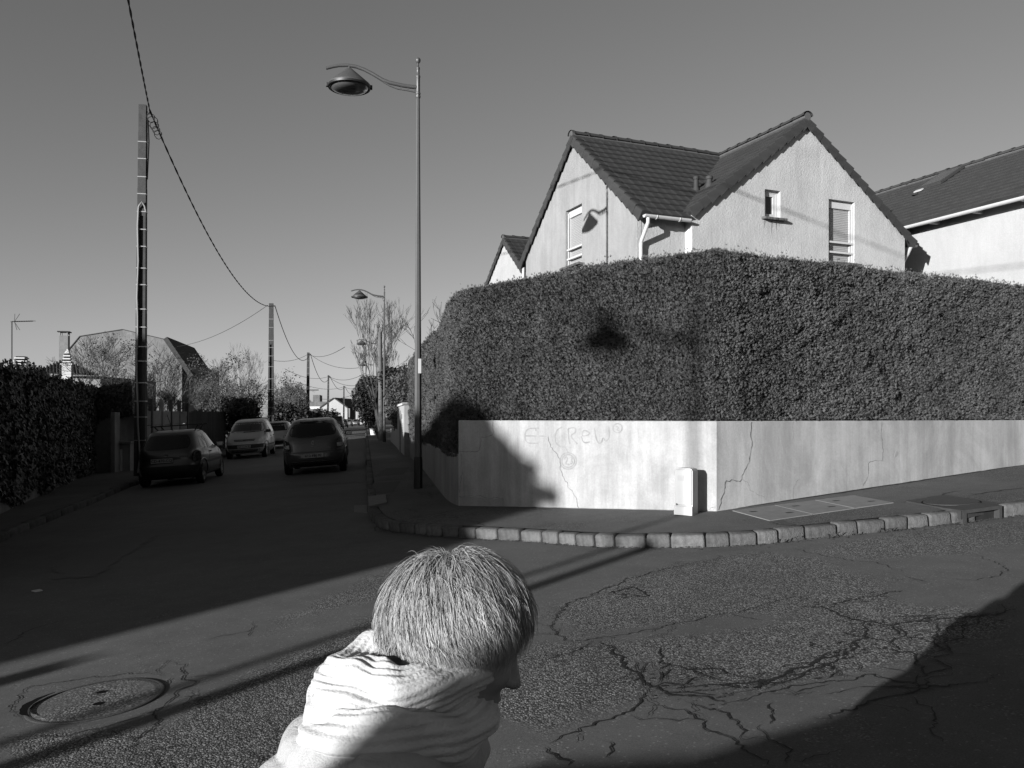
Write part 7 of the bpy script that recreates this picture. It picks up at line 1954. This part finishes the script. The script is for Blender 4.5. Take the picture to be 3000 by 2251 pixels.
# thick knitted scarf wound round the neck in two turns, loose end down the back
t = NT('scarf_white'); kn = t.n('ShaderNodeTexVoronoi', {'Vector': t.co((1, 1, 1.6)), 'Scale': 150.0}, feature='F1').outputs['Distance']
MT['scarf_white'] = t.out(t.rng(t.noise(10, 4, .6), .3, .7, .72, .86), .95, t.math('ADD', t.math('MULTIPLY', kn, -1.0), t.noise(300, 2, .6)), .4, .003, .05)
m = MB(); sr = np.random.default_rng(3); nu, nv = 180, 156; ph_ = sr.uniform(0, 6.28, 12)
for turn, (cz, rr_, tr_, tilt) in enumerate(((1.043, .092, .056, -.18), (1.094, .078, .050, -.30))):
    b_ = len(m.v)
    for iu in range(nu):
        u = 2 * math.pi * iu / nu; cu, su = math.cos(u), math.sin(u)
        wob = .010 * math.sin(2 * u + ph_[turn]) + .006 * math.sin(5 * u + ph_[turn + 2])
        c_ = Vector((.168 + (rr_ + wob) * cu, (rr_ + .012 + wob) * su, cz + tilt * -.45 * cu * .12 + .008 * math.sin(3 * u + ph_[turn + 4])))
        for iv in range(nv):
            v = 2 * math.pi * iv / nv
            fold = 1 + .16 * math.sin(3 * v + 1.6 * math.sin(2 * u + ph_[5]) + 1.1 * u * (1 if turn else -1) * 2 / 2) + .07 * math.sin(7 * v + 4 * u + ph_[6]) + .04 * math.sin(11 * u + 2 * v) + .030 * math.sin(26 * v + 1.5 * math.sin(3 * u))
            r2 = tr_ * fold; m.v.append((c_.x + cu * r2 * math.cos(v), c_.y + su * r2 * math.cos(v), c_.z + r2 * 1.05 * math.sin(v)))
    for iu in range(nu):
        for iv in range(nv):
            a0_, a1_ = b_ + iu * nv, b_ + ((iu + 1) % nu) * nv; m.f.append((a0_ + iv, a1_ + iv, a1_ + (iv + 1) % nv, a0_ + (iv + 1) % nv))
m.build('scarf', MT['scarf_white'], person, smooth=True, angle=180, local=True)
tp = []
for s in (-1, 1):
    st_ = .13 * s; kn = (.04 + st_ * .6, s * .085, .38); an = (-.02 + st_ * 1.2, s * .085, .09)
    tp += [(s_cone((0, s * .08, .67), kn, .100, .074), .04), (s_cone(kn, an, .074, .062), .02)]
tp.append((s_cone((0, -.06, .69), (0, .06, .69), .115, .115), .05)); tf0 = union(tp)
TV, TQ = surface_nets(lambda X, Y, Z: np.maximum(tf0(X, Y, Z) + fold_noise(X, Y, Z, .003, 50, 8), .07 - Z), (-.32, -.28, .04), (.36, .28, .84), .009)
part_np('trousers', TV, TQ, MT['trouser_dark'], person)
for s in (-1, 1):
    ax_ = -.02 + .13 * s * 1.2
    sp = union([(s_cone((ax_ - .03, s * .085, .055), (ax_ + .13, s * .085, .035), .046, .036), .03), (s_cone((ax_, s * .085, .11), (ax_, s * .085, .05), .043, .05), .03)])
    SV, SQ_ = surface_nets(lambda X, Y, Z: np.maximum(sp(X, Y, Z), .002 - Z), (ax_ - .1, s * .085 - .07, -.01), (ax_ + .19, s * .085 + .07, .17), .008)
    part_np('shoe', SV, SQ_, MT['shoe_dark'], person)
for s in (-1, 1):
    eye = MB().lathe([(.012 * math.sin(a * math.pi / 10) + 1e-5, -.012 * math.cos(a * math.pi / 10)) for a in range(11)], 14, Matrix.Translation(hd(.074, s * .03, .004)) @ PIT.to_4x4() @ Matrix.Rotation(R(90), 4, 'Y')).build('eye', MT['white_paint'], person, smooth=True, local=True)
    MB().lathe([(.0055, .0112), (.001, .0124)], 12, Matrix.Translation(hd(.074, s * .03, .004)) @ PIT.to_4x4() @ Matrix.Rotation(R(90), 4, 'Y')).build('iris', MT['black_void'], eye, local=True)
    MB().tube([hd(.092, s * .012, .032), hd(.094, s * .028, .036), hd(.084, s * .048, .031)], [.002, .003, .0015], 5).build('eyebrow', MT['hair_grey'], person, local=True)
# hair: a shell close to the scalp and thousands of strands combed from the crown
HC_ = np.array(hd(-.010, 0, .022)); HR = np.array([.103, .084, .102]); PM = np.array(PIT)
def to_world(w): return HC_ + (w * HR) @ PM.T
def hair_ok(w):
    x, y, z = w[:, 0], w[:, 1], w[:, 2]
    lim = np.where(x > .45, .55 + (x - .45) * .4, np.where(x > .10, -.36 + (x - .10) * 2.4, np.where(x > -.25, -.40, -.66)))
    return z > lim
def strands(n, L, seg, wid, seed, lift):
    r_ = np.random.default_rng(seed); w = r_.normal(size=(n * 3, 3)); w /= np.linalg.norm(w, axis=1, keepdims=True); w = w[hair_ok(w)][:n]; n = len(w)
    crown = np.array([-.50, .08, .86]); crown /= np.linalg.norm(crown)
    cl = np.floor((w + 1) * 7.0) @ np.array([1.0, 17.0, 289.0]); cr = np.stack([np.sin(cl * 12.9898 + k * 78.2) for k in range(3)], 1)
    p = w.copy(); out = [to_world(p * 1.0)]; LL = L * r_.uniform(.45, 1.3, n) * np.clip((w[:, 2] + .85) / 1.25, .30, 1) * np.where(w[:, 0] > .25, .7, 1) * np.where((np.abs(w[:, 1]) > .5) & (w[:, 0] > -.35) & (w[:, 2] < .45), 1.0, 1)
    rad = np.full(n, 1.0); swirl = np.cross(crown, w)
    d = w - crown * (w @ crown)[:, None]; d += .35 * swirl + .22 * cr + r_.normal(0, .13, (n, 3))
    d += np.array([-.45, .1, -.25]) * np.exp(-(((w - crown) ** 2).sum(1)) / .08)[:, None]
    down = (np.array([0, 0, -1.0]) @ PM)
    for k in range(seg):
        nn = p / np.linalg.norm(p, axis=1, keepdims=True)
        d = d * .8 + (p - crown * 1.0) * .10 + down * .20 + r_.normal(0, .07, (n, 3)) + .10 * cr * math.sin(k * 1.3)
        d -= nn * (d * nn).sum(1, keepdims=True) * .95; d /= np.linalg.norm(d, axis=1, keepdims=True) + 1e-9
        p = p + d * (LL / seg / .095)[:, None]
        rad = 1.0 + lift * (1 - math.exp(-k * .9)) * (1 + .5 * cr[:, 0]); ln = np.linalg.norm(p, axis=1)
        tgt = np.maximum(rad, 0); p = p / ln[:, None] * np.where(ln < tgt, tgt, ln * .35 + tgt * .65)[:, None]
        out.append(to_world(p))
    C_ = np.stack(out, 1); k_ = C_.shape[1]
    T = np.gradient(C_, axis=1); T /= np.linalg.norm(T, axis=2, keepdims=True) + 1e-9
    O = C_ - HC_; O /= np.linalg.norm(O, axis=2, keepdims=True); S = np.cross(T, O + r_.normal(0, .5, (n, 1, 3))); S /= np.linalg.norm(S, axis=2, keepdims=True) + 1e-9
    ww = wid * r_.uniform(.6, 1.3, n)[:, None, None] * np.interp(np.linspace(0, 1, k_), [0, .2, .7, 1], [.8, 1, .8, .1])[None, :, None]
    V = np.stack([C_ - S * ww, C_ + S * ww], 2).reshape(-1, 3)
    i = np.arange(n)[:, None] * (2 * k_) + np.arange(k_ - 1)[None, :] * 2; i = i.ravel()
    return V, np.stack([i, i + 1, i + 3, i + 2], 1)
hv, hq = [], []; o_ = 0
for n, L, lift, sd in ((17000, .11, .11, 1), (14000, .095, .15, 2), (5000, .08, .19, 3), (6000, .065, .06, 4), (110, .05, .22, 5)):
    v, q = strands(n, L, 7, .00042, sd, lift); hv.append(v); hq.append(q + o_); o_ += len(v)
tag(part_np('hair', np.concatenate(hv), np.concatenate(hq), MT['hair_grey'], person), kind='stuff')
m = MB(); nu, nv = 40, 24; ok = {}
for j in range(nv + 1):
    for i in range(nu):
        a, b = 2 * math.pi * i / nu, math.pi * j / nv; w = np.array([[math.sin(b) * math.cos(a), math.sin(b) * math.sin(a), math.cos(b)]])
        ok[len(m.v)] = bool(hair_ok(w)[0]); m.v.append(tuple(to_world(w[0] * 1.01)))
for j in range(nv):
    for i in range(nu):
        q = (j * nu + i, (j + 1) * nu + i, (j + 1) * nu + (i + 1) % nu, j * nu + (i + 1) % nu)
        if all(ok[k] for k in q): m.f.append(q)
m.build('hair_shell', MT['scalp'], person, smooth=True, local=True)
